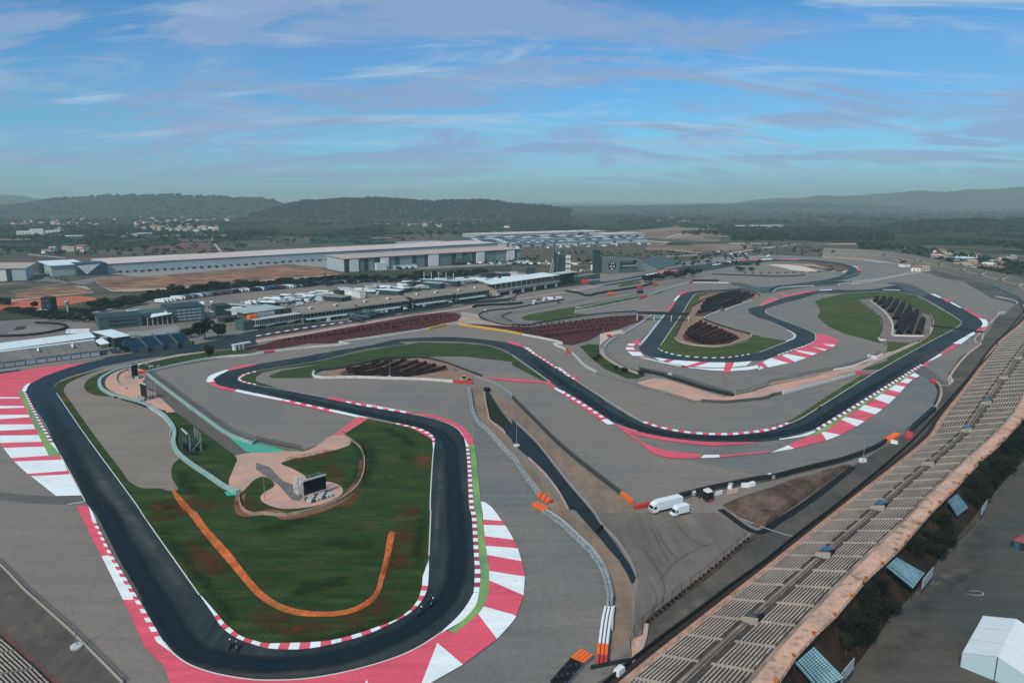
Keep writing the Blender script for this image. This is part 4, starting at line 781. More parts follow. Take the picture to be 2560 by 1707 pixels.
def grandstand(front, back, h0, h1, pitch, rows, label, walk=(.43, .57), near=300, flip=False, farstuff=False, group=None):
    """stepped terrace with rows of benches between stairs; a bench between two stairs is one part"""
    F = smooth(front, 8); nb = round(plen(F) / pitch); A = resample(F, nb); B = cross(A, smooth(back, 8))
    root = empty('grandstand', (A[0].x, A[0].y, 0)); tag(root, label, 'grandstand', group); O = Vector((A[0].x, A[0].y, 0))
    for p in A + B: p.z = 0
    def P(i, t): return A[i].lerp(B[i], t) + Vector((0, 0, h0 + (h1 - h0) * t)) - O
    rise = Vector((0, 0, (h1 - h0) / rows)); terr = MB()
    for i in range(nb):
        for k in range(rows):
            a, b, c, d = P(i, k / rows), P(i + 1, k / rows), P(i + 1, (k + 1) / rows), P(i, (k + 1) / rows)
            terr.poly([a + rise, b + rise, c, d]); terr.poly([a, b, b + rise, a + rise])
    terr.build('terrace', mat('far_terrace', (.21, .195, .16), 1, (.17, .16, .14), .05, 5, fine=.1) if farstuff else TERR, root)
    mb = MB(); mb.ribbon([Vector((P(i, 0).x, P(i, 0).y, -.3)) for i in range(nb + 1)], [P(i, 0) + rise for i in range(nb + 1)]); mb.build('front_wall', CONB, root)
    cand = []
    for i in range(nb):
        for k in range(rows):
          t = (k + .5) / rows
          if walk[0] - .02 < t < walk[1] + .02: continue
          up = Vector((0, 0, rise.z * .5 + .40))
          if True:
            a, b, c, d = P(i, t - .30 / rows), P(i + 1, t - .30 / rows), P(i + 1, t + .06 / rows), P(i, t + .06 / rows)
          for g0, g1 in ((.05, .485), (.515, .95)):
            q = [a.lerp(b, g0), a.lerp(b, g1), d.lerp(c, g1), d.lerp(c, g0)]
            q = [Vector((p.x, p.y, a.z)) + up for p in q]; m = (q[0] + q[2]) / 2
            pr = m + O; zc = pr.y * math.cos(PITCH) - (pr.z - CAM_H) * math.sin(PITCH); u = pr.x / max(1, zc) * FPX; vv = (pr.y * math.sin(PITCH) + (pr.z - CAM_H) * math.cos(PITCH)) / max(1, zc) * FPX
            out = abs(u) > 1300 or vv < -870
            cand.append(((pr - Vector((0, 0, CAM_H))).length + (5000 if out else 0), m, q, out))
    cand.sort(key=lambda s: s[0]); rest = MB()
    for j, (dist, m, q, out) in enumerate(cand):
        if j < near and not out: MB().hexa([(p - m) - Vector((0, 0, .15)) for p in q], [p - m for p in q]).build('bench', BNCH, root, m)
        else: rest.hexa([p - Vector((0, 0, .15)) for p in q], q)
    if rest.v: tag(rest.build('bench_rows', BNCF if farstuff else BNCH, root), kind='stuff')
    for i in range(nb + 1):
        for t0, t1 in ((0, walk[0]), (walk[1], 1)):
            a, b = P(i, t0), P(i, t1); d = (P(min(nb, i + 1), t0) - P(max(0, i - 1), t0)).normalized() * .22; u = Vector((0, 0, .55))
            MB().hexa([a - d, a + d, b + d, b - d], [a - d + u, a + d + u, b + d + u, b - d + u]).build('aisle_stair', BNCF if farstuff else BNCH, root)
    mb = MB(); mb.ribbon([P(i, walk[0]) + Vector((0, 0, .30)) for i in range(nb + 1)], [P(i, walk[1]) + Vector((0, 0, .05)) for i in range(nb + 1)]); mb.build('walkway', BNCF if farstuff else WALKL, root)
    return root, P, A, B, O
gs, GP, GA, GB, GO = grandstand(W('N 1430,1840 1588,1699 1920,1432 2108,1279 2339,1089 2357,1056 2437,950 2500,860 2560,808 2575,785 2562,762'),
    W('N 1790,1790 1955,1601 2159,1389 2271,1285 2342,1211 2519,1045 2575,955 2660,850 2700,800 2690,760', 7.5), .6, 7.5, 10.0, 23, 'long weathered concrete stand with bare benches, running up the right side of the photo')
gf, FP, FA, FB, FO = grandstand(W('N 2562,760 2518,728 2437,701 2355,679 2301,670 2192,652 2110,646 2056,644', 0),
    W('N 2640,735 A4 2352,872 2100,812 1800,747 1500,683 1200,632 900,602 700,596 N 2060,618', 12), 1.5, 12, 14, 20, 'far grey concrete stand curving round the back of the circuit, dark woods behind it', farstuff=True, near=0)
# openings down to the gangway under the stand
def stair_opening(P, i, blue, root, s=1.0):
    a = P(i, .43); b = P(i, .56); d = (P(min(i + 1, 9999) if False else i + 1, .5) - P(i, .5)).normalized(); n = (b - a); n.z = 0; n.normalize(); c = (a + b) / 2 + Vector((0, 0, .5))
    def q(u, v, z): return c + d * u + n * v + Vector((0, 0, z))
    mb = MB(); mb.hexa([q(-1.6 * s, -1.2 * s, 0), q(1.6 * s, -1.2 * s, 0), q(1.6 * s, 2.4 * s, 0), q(-1.6 * s, 2.4 * s, 0)], [q(-1.6 * s, -1.2 * s, .5), q(1.6 * s, -1.2 * s, .5), q(1.6 * s, 2.4 * s, 1.9 * s), q(-1.6 * s, 2.4 * s, 1.9 * s)], 0)
    o = mb.build('stair_opening', BLK, root)
    mb = MB(); mb.hexa([q(-1.75 * s, -1.3 * s, 0), q(-1.6 * s, -1.3 * s, 0), q(-1.6 * s, 2.5 * s, 0), q(-1.75 * s, 2.5 * s, 0)], [q(-1.75 * s, -1.3 * s, 1.0), q(-1.6 * s, -1.3 * s, 1.0), q(-1.6 * s, 2.5 * s, 2.3 * s), q(-1.75 * s, 2.5 * s, 2.3 * s)]); mb.build('side_wall', BNCF, o)
    for k in range(6): MB().bar(q(-1.4 * s, -1.1 * s + k * .5, .55 + k * .25), q(1.4 * s, -1.1 * s + k * .5, .55 + k * .25), .05).build('rail', STL, o)
    if blue: MB().hexa([q(1.7 * s, -.8 * s, 0), q(1.8 * s, -.8 * s, 0), q(1.8 * s, 1.6 * s, 0), q(1.7 * s, 1.6 * s, 0)], [q(1.7 * s, -.8 * s, 1.6), q(1.8 * s, -.8 * s, 1.6), q(1.8 * s, 1.6 * s, 2.2), q(1.7 * s, 1.6 * s, 2.2)]).build('blue_cover', mat('blue_tarpaulin', (.02, .16, .30), .6), o)
for i in (5, 9, 13, 18, 23, 28, 34, 40): stair_opening(GP, min(i, len(GA) - 2), i in (9, 13, 23, 28), gs)
for i in (3, 7, 11, 15, 19, 24, 29, 35, 41): stair_opening(FP, min(i, len(FA) - 2), i > 28, gf, 1.6)
# low rails at the aisle heads: little metal hoops
hoop = MB().bar((0, 0, 0), (0, 0, .95), .035).bar((0, 0, .95), (0, 1.1, .95), .035).bar((0, 1.1, .95), (0, 1.1, 0), .035).mesh('hand_rail', DST)
for i in range(1, min(34, len(GA) - 1)):
    for t, z in ((.985, .1), (.43, .8), (.57, .8), (.02, .5)):
        for s in (0, .5):
            p = GP(i, t).lerp(GP(i + 1, t), s); o = link('hand_rail', hoop, gs, p + Vector((0, 0, z)), math.radians(-45))
# walkway along the top, its retaining wall and the bank
n = len(GB); OUT = [GB[i] + (GB[i] - GA[i]).normalized() * (4.9 + 1.2 * noise.noise(Vector((i * .35, 0, 0)))) for i in range(n)]
WALLBASE = smooth(W('C4 300,1900 600,1568 800,1350 1050,1050 1200,870 1500,500 1900,130 1960,0 B4 2150,1290 2352,1080 2700,700'), 4)
mb = MB(); mb.ribbon([p + Vector((0, 0, 7.45)) for p in GB], [p + Vector((0, 0, 7.45)) for p in OUT]); o = mb.build('upper_walkway', WALK); o['kind'] = 'structure'
mb = MB(); mb.ribbon([p + Vector((0, 0, 7.60)) for p in GB], [GB[i] + (OUT[i] - GB[i]) * .16 + Vector((0, 0, 7.56)) for i in range(n)]); o = mb.build('upper_walkway', WALKL); o['kind'] = 'structure'
BANK = mat('dark_bank', (.038, .020, .013), 1, (.010, .009, .007), .25, 6, fine=.35)  # near-black brown slope between the shrubs
LOW = [OUT[i] + (OUT[i] - GA[i]).normalized() * 5.5 for i in range(n)]
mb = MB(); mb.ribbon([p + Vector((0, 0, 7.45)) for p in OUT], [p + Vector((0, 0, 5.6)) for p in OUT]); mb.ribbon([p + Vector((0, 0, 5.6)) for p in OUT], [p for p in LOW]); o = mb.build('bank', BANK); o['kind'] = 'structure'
zc = -.01
sheet('car_park', 'C4 250,1950 600,1568 800,1350 1050,1050 1200,870 1500,500 1900,130 1960,0 B4 2150,1290 2352,1080 2700,700 N 3400,1100 3400,2500 2000,2500', mat('dark_car_park', (.092, .082, .066), .9, (.062, .070, .062), .03, 5, (1, 1, 1), 0, .4, .65, (.12, .105, .085), .08, .6, .75, fine=.10, fscale=.6, streak=.12, srot=.78, sscale=(.02, .3, 1)), zc)
strip('kerb_edge', WALLBASE, .35, mat('kerb_concrete', (.16, .12, .11), .9, fine=.2), .12)
# lean railing with orange bushes
fence([p + Vector((0, 0, 7.45)) for p in OUT[:34]], 1.1, 2.4, 'low steel railing along the outer edge of the upper walkway of the right stand', 'railing', m=mat('thin_rail_mesh', (.2, .12, .07), .8, alpha=.2), pm=mat('rusty_steel', (.13, .08, .05), .8), r=.04, z0=7.45)
T_SH = [leaf_template(900, 1, 1, .075, 30 + k) for k in range(4)]
def leaf_mesh(name, tv, tf, ms):
    me = bpy.data.meshes.new(name); me.from_pydata([tuple(x) for x in tv.tolist()], [], tf.tolist()); me.materials.append(ms); me.update(); return me
SHM = [leaf_mesh('shrub_leaves', *T_SH[k], LEAF) for k in range(3)]; SHO = leaf_mesh('olive_shrub_leaves', *T_SH[3], LEAF2)
ORM = leaf_mesh('orange_bush_leaves', *leaf_template(260, 1, 1, .16, 50), mat('orange_leaves', (.75, .26, .03), .9, (.6, .16, .02), 2, 3, fine=.3))
stem = MB().lathe((0, 0, -1), [(.09, 0), (.06, .8), (.03, 1.4)], 6).bar((0, 0, -.3), (.35, .1, .3), .03).bar((0, 0, -.4), (-.3, .2, .3), .03).mesh('stem', BARK)
def plant(name, x, y, z, s, h, leaves, label, cat, group=None, part='foliage', stems=None, rz=None):
    root = empty(name, (x, y, z), RND.random() * 6 if rz is None else rz); tag(root, label, cat, group)
    o = link(part, leaves, root, (0, 0, h)); o.scale = (s, s, h); o = link('stem' if stems is None else 'trunk', stem if stems is None else stems, root, (0, 0, h)); o.scale = (s, s, h)
    return root
for i in range(2, min(42, n)):
    for k in range(7):
        t = (k + .5) / 7; j = min(i + 1, n - 1); a = LOW[i].lerp(LOW[j], (k * .21 + RND.random() * .3) % 1); b = OUT[i].lerp(OUT[j], (k * .21) % 1)
        if RND.random() < .10: continue
        f = RND.uniform(.05, .85); p = a.lerp(b, f); s = RND.uniform(2.0, 3.3); h = RND.uniform(1.6, 2.9)
        zc_ = p.y * math.cos(PITCH) - (5 - CAM_H) * math.sin(PITCH); sx, sy = 1280 + FPX * p.x / zc_, 853.5 - FPX * (p.y * math.sin(PITCH) + (5 - CAM_H) * math.cos(PITCH)) / zc_
        if any(x0 < sx < x1 and y0 < sy < y1 for x0, y0, x1, y1 in ((1975, 1610, 2130, 1760), (2205, 1385, 2312, 1475), (2360, 1225, 2425, 1300))): continue
        plant('shrub', p.x, p.y, max(0, f * 5.4 - .2), s, h, RND.choice(SHM + [SHO]), 'dark leafy shrub on the bank between the stand walkway and the car park', 'shrub', 'shrubs on the bank behind the right stand')
for i in range(1, min(26, n - 1)):
    p = OUT[i].lerp(GB[i], .08 + .05 * RND.random()); plant('bush', p.x, p.y, 7.45, .5, .55, ORM, 'small orange bush at the outer railing of the upper walkway', 'bush', 'orange bushes along the upper walkway')
# green roofs of netting over the stairs that come up the bank
NETM = mat('teal_net_cloth', (.36, .58, .62), .8, (.24, .44, .50), .5, 4, fine=.08)
def net_cover(s, label):
    a, b, c, d = [G(p, z) for p, z in zip(PX(s), (8.4, 8.4, 3.4, 3.4))]
    root = empty('stair_cover', (a.x, a.y, 0)); tag(root, label, 'stair cover'); O = Vector((a.x, a.y, 0)); a, b, c, d = a - O, b - O, c - O, d - O
    MB().poly([a, b, c, d]).build('cloth', NETM, root)
    up = Vector((0, 0, .10))
    for k in range(17): t = k / 16; MB().bar(a.lerp(d, t) + up, b.lerp(c, t) + up, .06).build('lath', mat('dark_teal_steel', (.03, .09, .11), .6), root)
    for k in range(9): t = k / 8; MB().bar(a.lerp(b, t) + up * 2, d.lerp(c, t) + up * 2, .055).build('lath', MATS['dark_teal_steel'], root)
    for q in (a, b, c, d): MB().bar(Vector((q.x, q.y, 0)), q, .08).build('post', DST, root)
    for u, w in ((a, d), (b, c)): MB().bar(u + Vector((0, 0, 1)), w + Vector((0, 0, 1)), .05).build('hand_rail', DST, root)
net_cover('C4 420,1235 250,1385 470,1640 700,1520', 'large teal net roof with bent rails, over the stairs nearest the white marquee')
net_cover('C4 1180,415 1085,500 1330,700 1440,560', 'teal net roof halfway up the photo edge, half hidden by dark shrubs')
net_cover('B4 1740,1375 1650,1440 1740,1580 1840,1500', 'small teal net roof above the highest stairs of the shrub bank')
def info_board(s, w, label):
    a, b = [G(p, 0) for p in PX(s)]; d = (b - a); L = d.length; root = empty('sign_board', a, math.atan2(d.y, d.x)); tag(root, label, 'sign')
    MB().box(0, -.06, 1.6, L, .06, 4.2).build('board', mat('grey_board', (.42, .46, .45), .6, fine=.1), root)
    for k in range(4): MB().bar((L * k / 3, 0, 0), (L * k / 3, 0, 1.6), .07).build('post', DST, root)
    MB().box(0, -.02, 0.1, L, .02, 1.55).build('wire_mesh', CHAIN, root)
info_board('C4 660,1640 775,1500', 2, 'tall grey entrance board at the foot of the nearest net roof')
info_board('C4 1405,760 1500,640', 2, 'tall grey entrance board at the foot of the second net roof')
info_board('B4 1950,1620 2000,1540', 2, 'small grey entrance board beyond the shrubs, topmost of the bank')
fence('C4 300,1900 600,1568 800,1350 1050,1050 1200,870 1500,500 1900,130 1960,0 B4 2150,1290 2352,1080', 1.0, 3.0, 'low dark fence between the shrub bank and the car park', m=CHAIND, r=.03)

# marquee
def marquee():
    o = Vector((93.1, 127.2, 0)); rz = math.atan2(140 - 127.2, 105.9 - 93.1); L = 18.2; Wd = 11.8; e = 3.3; r = 5.3
    root = empty('marquee', o, rz); tag(root, 'large white marquee with ridged roof standing in the dark car park', 'marquee')
    TW = mat('tent_cloth', (.70, .78, .77), .6, (.66, .74, .73), .5, 3, fine=.02); TG = mat('tent_wall_cloth', (.44, .60, .61), .6, fine=.03)
    for k in range(3):
        x0, x1 = L * k / 3 + .02, L * (k + 1) / 3 - .02
        MB().poly([(x0, 0, e), (x1, 0, e), (x1, -Wd / 2, r), (x0, -Wd / 2, r)]).build('roof_panel', TW, root)
        MB().poly([(x0, -Wd, e), (x0, -Wd / 2, r), (x1, -Wd / 2, r), (x1, -Wd, e)]).build('roof_panel', TW, root)
        for y in (0, -Wd): MB().box(x0, y - .03, .02, x1, y + .03, e).build('wall_panel', TG, root)
    for x in (0, L):
        MB().poly([(x, 0, e), (x, -Wd / 2, r), (x, -Wd, e)]).build('gable', TG, root)
        for k in range(2): MB().box(x - .03, -Wd * (k + 1) / 2 + .05, .02, x + .03, -Wd * k / 2 - .05, e).build('wall_panel', TG, root)
        MB().bar((x - .06, -Wd / 2, 0), (x - .06, -Wd / 2, r), .09).build('pole', DST, root)
        MB().bar((x - .05, 0, e), (x - .05, -Wd, e), .05).build('crossbar', STL, root)
    for k in range(4):
        x = L * k / 3
        for y in (.05, -Wd - .05): MB().bar((x, y, 0), (x, y, e), .07).build('pole', STL, root)
        mb = MB(); mb.bar((x, 0, e + .03), (x, -Wd / 2, r + .03), .05).bar((x, -Wd / 2, r + .03), (x, -Wd, e + .03), .05); mb.build('roof_seam', STL, root)
marquee()
def small_kiosk():
    p = G(PX('C4 2340,330')[0]); root = empty('kiosk', p, .78); tag(root, 'small kiosk with faded red roof at the right edge of the car park', 'kiosk')
    MB().box(-2, -2, 0, 2, 2, 2.4).build('body', mat('kiosk_teal', (.03, .10, .11), .7), root); MB().hexa([(-2.3, -2.3, 2.4), (2.3, -2.3, 2.4), (2.3, 2.3, 2.4), (-2.3, 2.3, 2.4)], [(-1, -1, 3.6), (1, -1, 3.6), (1, 1, 3.6), (-1, 1, 3.6)]).build('roof', mat('faded_red_roof', (.20, .07, .08), .8), root); MB().box(-2.03, -.6, .1, -1.99, .6, 2.1).build('door', DST, root)
small_kiosk()
strip('road_marking', 'C4 1850,720 1950,725 1980,750 1900,760 1830,745', .12, LN, .005)

# stand at the lower left corner
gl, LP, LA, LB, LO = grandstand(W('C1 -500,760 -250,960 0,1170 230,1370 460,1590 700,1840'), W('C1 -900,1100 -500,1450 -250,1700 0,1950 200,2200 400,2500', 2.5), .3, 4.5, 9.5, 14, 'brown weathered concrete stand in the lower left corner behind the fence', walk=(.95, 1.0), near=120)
sheet('service_road', 'C1 0,470 300,740 700,1140 1130,1540 1300,1720 800,1800 460,1570 230,1350 0,1160 -300,900 -300,300', OLD, .05)
sheet('dirt_strip', 'C1 0,1090 60,1110 300,1300 560,1568 640,1680 500,1640 230,1370 0,1185 -100,1090', mat('reddish_dirt', (.14, .07, .05), 1, (.1, .07, .06), .2, 5, fine=.3), .06)

# the pinkish kerb and the dark gutter at the foot of the right stand, dusty patches on its gangway
FRP = [p.copy() for p in GA]
strip('stand_kerb', FRP, 2.2, mat('rosy_kerb', (.50, .30, .20), .95, (.30, .20, .15), .3, 6, fine=.2), .08, side=.9)
strip('gutter', FRP, 1.6, mat('dark_gutter', (.030, .024, .020), 1, fine=.2), .07, side=3.0)

STN = worn_material('oily_stain', (.04, .038, .034), .5, (.3,), .35, .7); STP = worn_material('pale_dust', (.20, .17, .13), 1.0, (.25,), .4, .7)
for s_, w_ in (('C4 1300,1000 1500,800 1750,500', 7), ('C4 1000,1500 1250,1200 1500,1050', 6), ('C4 1700,900 1900,400 2000,100', 8), ('C4 1500,1400 1650,1250', 5)): worn('car_park_stain', s_, w_, STN, zc + .004)
for s_, w_ in (('C4 1400,700 1700,560 1900,450', 5), ('C4 1100,1300 1350,1020', 4), ('C4 1600,1100 1700,780', 4), ('C4 2050,900 2200,600', 5), ('C4 880,1500 1000,1480', 1.5), ('C4 1560,890 1610,900', 1.0)): worn('car_park_dust', s_, w_, STP, zc + .008)
for s_, w_ in (('C3 1250,1180 1500,980 1900,650', 4), ('C3 800,1500 1000,1350 1200,1200', 3), ('C4 20,280 200,130', 3)): worn('road_dust', s_, w_, STP, -.05)
for s_, w_ in (('C1 0,700 250,1000 500,1300', 5), ('C1 150,1000 330,1180', 3)): worn('road_dust', s_, w_, STP, .056)

# ------------------------------------------------------------ walls, tyre barriers and fences
WW = mat('white_barrier', (.60, .62, .58), .8, (.52, .53, .49), .6, 4, fine=.1)
wall('barrier', 'B1 1350,264 1700,182 2000,130 2352,100 B2 0,94 75,86', 1.2, .9, WW, 'white concrete barrier running from the lattice screens to the right above the hairpin', 'barrier', seg=6)
wall('barrier', 'B2 77,84 170,73', 1.2, 1.0, REP, 'short red barrier between two white ones below the left mulch bed', 'barrier')
wall('barrier', 'B2 172,72 500,36 860,2 A2 750,1462 1200,1400 1578,1339', 1.2, .9, WW, 'white concrete barrier along the lower edge of the left mulch bed', 'barrier', seg=6)
wall('foam_barrier', 'A2 1585,1336 1740,1300', 1.3, 1.6, YEL, 'yellow foam barrier left of the tip between the two mulch beds', 'barrier', seg=3, part='foam_block')
wall('foam_barrier', 'A2 1870,1296 2352,1368 A3 88,1386', 1.3, 1.6, YEL, 'long yellow foam barrier under the right mulch bed', 'barrier', seg=3, part='foam_block')
wall('barrier', 'A3 92,1387 350,1437 470,1470 B3 380,2 470,45 500,70', 1.2, .9, WW, 'pale barrier curving down from the yellow foam to a red end', 'barrier', seg=6)
wall('barrier', 'B3 500,60 515,85', 1.2, 1.5, REP, 'small red barrier end above the dark grass wedge', 'barrier')
wall('barrier', 'B3 555,92 600,140 680,215 775,264', 1.2, 1.1, mat('pale_blue_barrier', (.44, .48, .46), .8, fine=.1), 'pale blue barrier along the left side of the dark grass wedge', 'barrier', seg=4)
wall('barrier', 'B3 545,85 560,95', 1.2, 1.3, ORP, 'small orange barrier end at the head of the pale blue barrier', 'barrier')
GB_ = mat('grey_barrier', (.23, .23, .20), .85, (.16, .16, .15), .5, 4, fine=.1)
wall('barrier', 'B3 780,264 900,302 1130,370 1220,406 1550,497 1680,541', 1.1, .9, GB_, 'grey barrier below the pink concrete between two gravel runs', 'barrier', seg=6)
wall('barrier', 'B3 1735,528 1950,540 2150,522 2352,500 B4 0,482 130,458', 1.2, .8, mat('dark_grey_barrier', (.09, .09, .085), .85, fine=.1), 'dark grey barrier at the bottom of the pink concrete strip', 'barrier', seg=6)
wall('barrier', 'B4 132,462 400,392 795,284', 1.5, .7, WW, 'white barrier rising to the right with a red end beside the back straight', 'barrier', seg=6)
wall('barrier', 'B4 797,280 855,272', 1.5, 1.4, RED, 'red block at the upper end of the white barrier by the back straight', 'barrier')
strip('painted_line', 'B4 860,268 968,272', 1.6, REDL, .2)
wall('barrier', 'B1 1215,208 1080,240 980,285 925,325 915,372 950,430 1100,497 1300,552 1470,635 1560,722 1602,810 1592,905 1625,995 1750,1105 1900,1205 2090,1332 2190,1368', .9, 1.6, TEALW, 'broad turquoise barrier winding past the two lattice screens to the big infield', 'barrier', seg=4)
strip('wall_footing', 'B1 1215,208 1090,236 1000,280 955,325 950,375 990,425 1110,482 1310,536 1480,620', 1.5, mat('soil_edge', (.08, .05, .035), 1, fine=.3), .09)
wall('barrier', 'B1 1560,850 1572,780 1500,680 1370,590', .8, .25, CONC, 'thin white rail in front of the broad turquoise barrier', 'barrier')
wall('barrier', 'B1 1330,262 1500,400 1700,552 1900,700 2070,822 2200,878 2352,925 B2 0,892', 1.0, 1.1, TEALW, 'straight pale turquoise wall beside the fence of bare posts', 'barrier', seg=6)
fence('B1 1375,272 1500,365 1700,515 1900,662 2100,800 2230,868 2352,908', 2.6, 1.55, 'fence of bare dark posts on the edge of the grey run-off left of the hairpin', r=.055, lean=.5, m=CHAIN)
fence('B2 5,890 150,925 300,955 425,980', 2.4, 2.0, 'dark mesh fence above the turquoise apron', m=CHAIND)
strip('path', 'B1 1070,330 1080,280 1140,235 1180,228', 1.6, BEI, .1); wall('barrier', 'B1 1180,232 1100,268 1068,310 1080,365 1120,400 1160,412', .8, .8, CONB, 'curved beige wall on the pink area behind the leftmost screens', 'barrier')
wall('guard_rail', 'B2 792,825 870,882 955,950 992,1040 990,1180 945,1290 850,1390 700,1470 500,1532 C2 300,35 0,18 C1 2352,30 2250,0 B1 2205,1480 2192,1375', .9, .45, mat('tan_rail', (.42, .30, .20), .7, (.25, .22, .19), .2, 4), 'tan guard rail curving round the green hollow with the large screen', 'guard rail', seg=4)
fence('B2 792,828 870,885 955,953 990,1040', 1.8, 2.2, 'short dark fence on the guard rail by the end of the pink path', m=CHAIND)
wall('barrier', 'B2 535,262 522,285 530,305 590,318 900,312 1200,322 1500,330 1812,352', 1.3, 1.0, WW, 'white barrier under the dark plantation in the middle of the circuit', 'barrier', seg=6)
wall('barrier', 'B2 1815,354 1990,364', 1.5, 1.1, REP, 'red barrier ending the white one below the plantation', 'barrier', seg=3)
wall('guard_rail', 'B2 560,262 620,240 700,238 1000,182 1200,137 1500,127 1700,162 1900,232 2080,297', 1.0, .3, DST, 'dark guard rail over the top of the dark plantation', 'guard rail', seg=5)
fence('B2 550,255 620,240 1000,180 1200,135 1400,120', 1.6, 3.0, 'low fence of short posts on the upper left of the dark plantation', r=.07)
wall('guard_rail', 'B2 2010,308 2100,335 2200,375 2352,478 B3 0,498', 1.1, .9, STL, 'pale guard rail starting at the red line, right of the red barrier', 'guard rail', seg=3)
def tyre_mesh(r=.33, h=.9):
    pr = []
    for k in range(4): z = h * k / 4; pr += [(r * .8, z), (r, z + h * .07), (r, z + h * .18), (r * .8, z + h * .25)]
    return MB().lathe((0, 0, 0), pr, 10)
def tyre_wall(s, cols, label, mats, ends=None, h=1.0, r=.36, gap=.95, top=None, step=1):
    pts = smooth(W(s), 6); k = max(2, min(int(290 / cols), round(plen(pts) / gap))); root = empty('tyre_barrier', pts[0]); tag(root, label, 'tyre barrier')
    F = resample(pts, k); meshes = [tyre_mesh(r, h).mesh('tyre_stack', m) for m in mats]; em = tyre_mesh(r, h).mesh('tyre_stack', ends[0]) if ends else None
    sc_ = plen(pts) / k / gap
    for c in range(cols):
        Lf, _ = rib(F, 0, (c - (cols - 1) / 2) * .82)
        for i, p in enumerate(F):
            q = Vector((Lf[i].x, Lf[i].y, 0)); me = em if ends and i >= k - ends[1] else meshes[(i // step + c) % len(meshes)]
            o = link('tyre_stack', me, root, q - Vector((pts[0].x, pts[0].y, 0)))
    a, b = F[0], F[-1]; A, B = rib([Vector((p.x, p.y, 0)) - Vector((a.x, a.y, 0)) for p in F], .05, (cols / 2) * .86)
    MB().ribbon(A, [p + Vector((0, 0, h + .1)) for p in A]).build('rubber_belt', top or STL, root)
    if k < plen(pts) / gap - 2: MB().ribbon(*[[Vector((p.x, p.y, h * .55)) for p in R_] for R_ in rib([p - Vector((a.x, a.y, 0)) for p in F], cols * .8)]).build('tyre_fill', mats[0], root)
    return root
BLT = mat('pale_blue_rubber', (.34, .38, .38), .7, (.14, .17, .18), 1.5, 3, fine=.1)
tyre_wall('B2 1955,410 1975,520 1985,600 2035,720 2110,790 2200,885 2352,1050 B3 0,1040 60,1120', 2, 'pale blue tyre barrier starting at the orange block, along the concrete loop', [BLT], top=CONC, gap=.8)
tyre_wall('B3 60,1120 130,1230 190,1310 250,1390', 2, 'white-topped tyre barrier that ends in orange tyres beside the sunken road', [BLT], (ORP, 0), top=CONC)
tyre_wall('B3 262,1395 335,1455', 3, 'cluster of orange tyres at the end of the pale blue barrier', [ORP, ORP, REP], r=.42)
tyre_wall('B3 215,1480 305,1535', 3, 'orange tyre block at the head of the long curved barrier', [ORP], r=.42)
tyre_wall('C3 300,5 460,120 640,292 720,370 800,480 850,580 882,690 900,790 893,880', 2, 'long curved pale tyre barrier right of the grey run-off', [BLT], top=WPL, gap=.8)
tyre_wall('C3 888,900 868,1000 850,1130 838,1230', 3, 'barrier of white tyres above the orange ones near the bottom of the photo', [WPL], r=.30, gap=.85, top=WPL)
tyre_wall('C3 835,1245 828,1330', 3, 'orange tyres closing the white tyre barrier at the bottom', [ORP], r=.36, gap=.75)
tyre_wall('C3 826,1345 824,1390', 3, 'dark red tyres below the orange ones at the very end of the white barrier', [REP], r=.36, gap=.75)
tyre_wall('C3 680,1320 600,1385', 4, 'orange tyre cluster near the lower edge left of the white barrier end', [ORP], r=.38, gap=.8)
tyre_wall('C3 590,1400 500,1500 420,1600', 4, 'black tyre barrier running out of the lower edge of the photo', [BLK, BLK, BLK, DST], r=.38, gap=.85)
wall('panel_board', 'C3 935,885 922,980 915,1090', .9, .5, mat('pale_pink_board', (.62, .50, .45), .7), 'pale pink board lying behind the white tyres', 'board')
wall('guard_rail', 'B3 2,500 120,620 250,750 400,900 560,1040 780,1215 1000,1385', 1.15, .5, mat('dark_rubber_rail', (.05, .055, .05), .8, fine=.2), 'long dark rubber guard rail on the upper side of the dusty service yard', 'guard rail', seg=3)
fence('B3 2,492 120,612 250,742 400,892 560,1032 780,1207 1000,1377', 1.7, 2.0, 'row of black posts along the dark rubber guard rail', r=.09, m=CHAIND)
wall('barrier', 'B3 1003,1385 1105,1465', 1.3, 1.0, ORP, 'orange barrier ending the dark rubber rail near the white trucks', 'barrier', seg=2)
wall('barrier', 'B3 1120,1510 1190,1500 1262,1480', 1.2, 1.3, REP, 'red water-filled barrier left of the white box truck', 'barrier', seg=1.2)
# the sunken road with its kerbs
sheet('sunken_road', 'B2 2290,740 2352,760 B3 0,690 40,735 200,880 300,1000 400,1130 560,1330 750,1560 C3 800,100 940,270 1080,480 1135,600 1120,640 1100,660 1060,570 980,440 880,330 800,230 700,120 580,-20 B3 510,1510 420,1340 300,1190 160,1050 60,960 0,900 B2 2352,880 2270,790', CHAN, .07)
wall('kerb_wall', 'B3 40,730 200,880 300,1000 400,1130 560,1330 750,1550 C3 830,130 950,255 1080,450 1138,590', .8, .35, mat('pale_kerb_wall', (.30, .29, .27), .85), 'low pale wall on the right of the sunken dark blue road', 'low wall')
wall('kerb_wall', 'B3 150,1048 300,1195 420,1350 512,1515', .5, .6, CONB, 'low beige wall on the left of the sunken dark blue road', 'low wall')
wall('kerb_wall', 'B2 2092,450 2105,520 2130,640 2150,710 2230,770 2290,830', .9, .5, CONB, 'beige wall beside the dark planted pit', 'low wall')
wall('kerb_wall', 'C3 780,190 830,150', 1.2, .5, BLK, 'black gate bar across the sunken road', 'gate')
wall('kerb_wall', 'B2 2105,430 2140,440', 2, 2, BLK, 'black box at the top end of the dark planted pit', 'box')
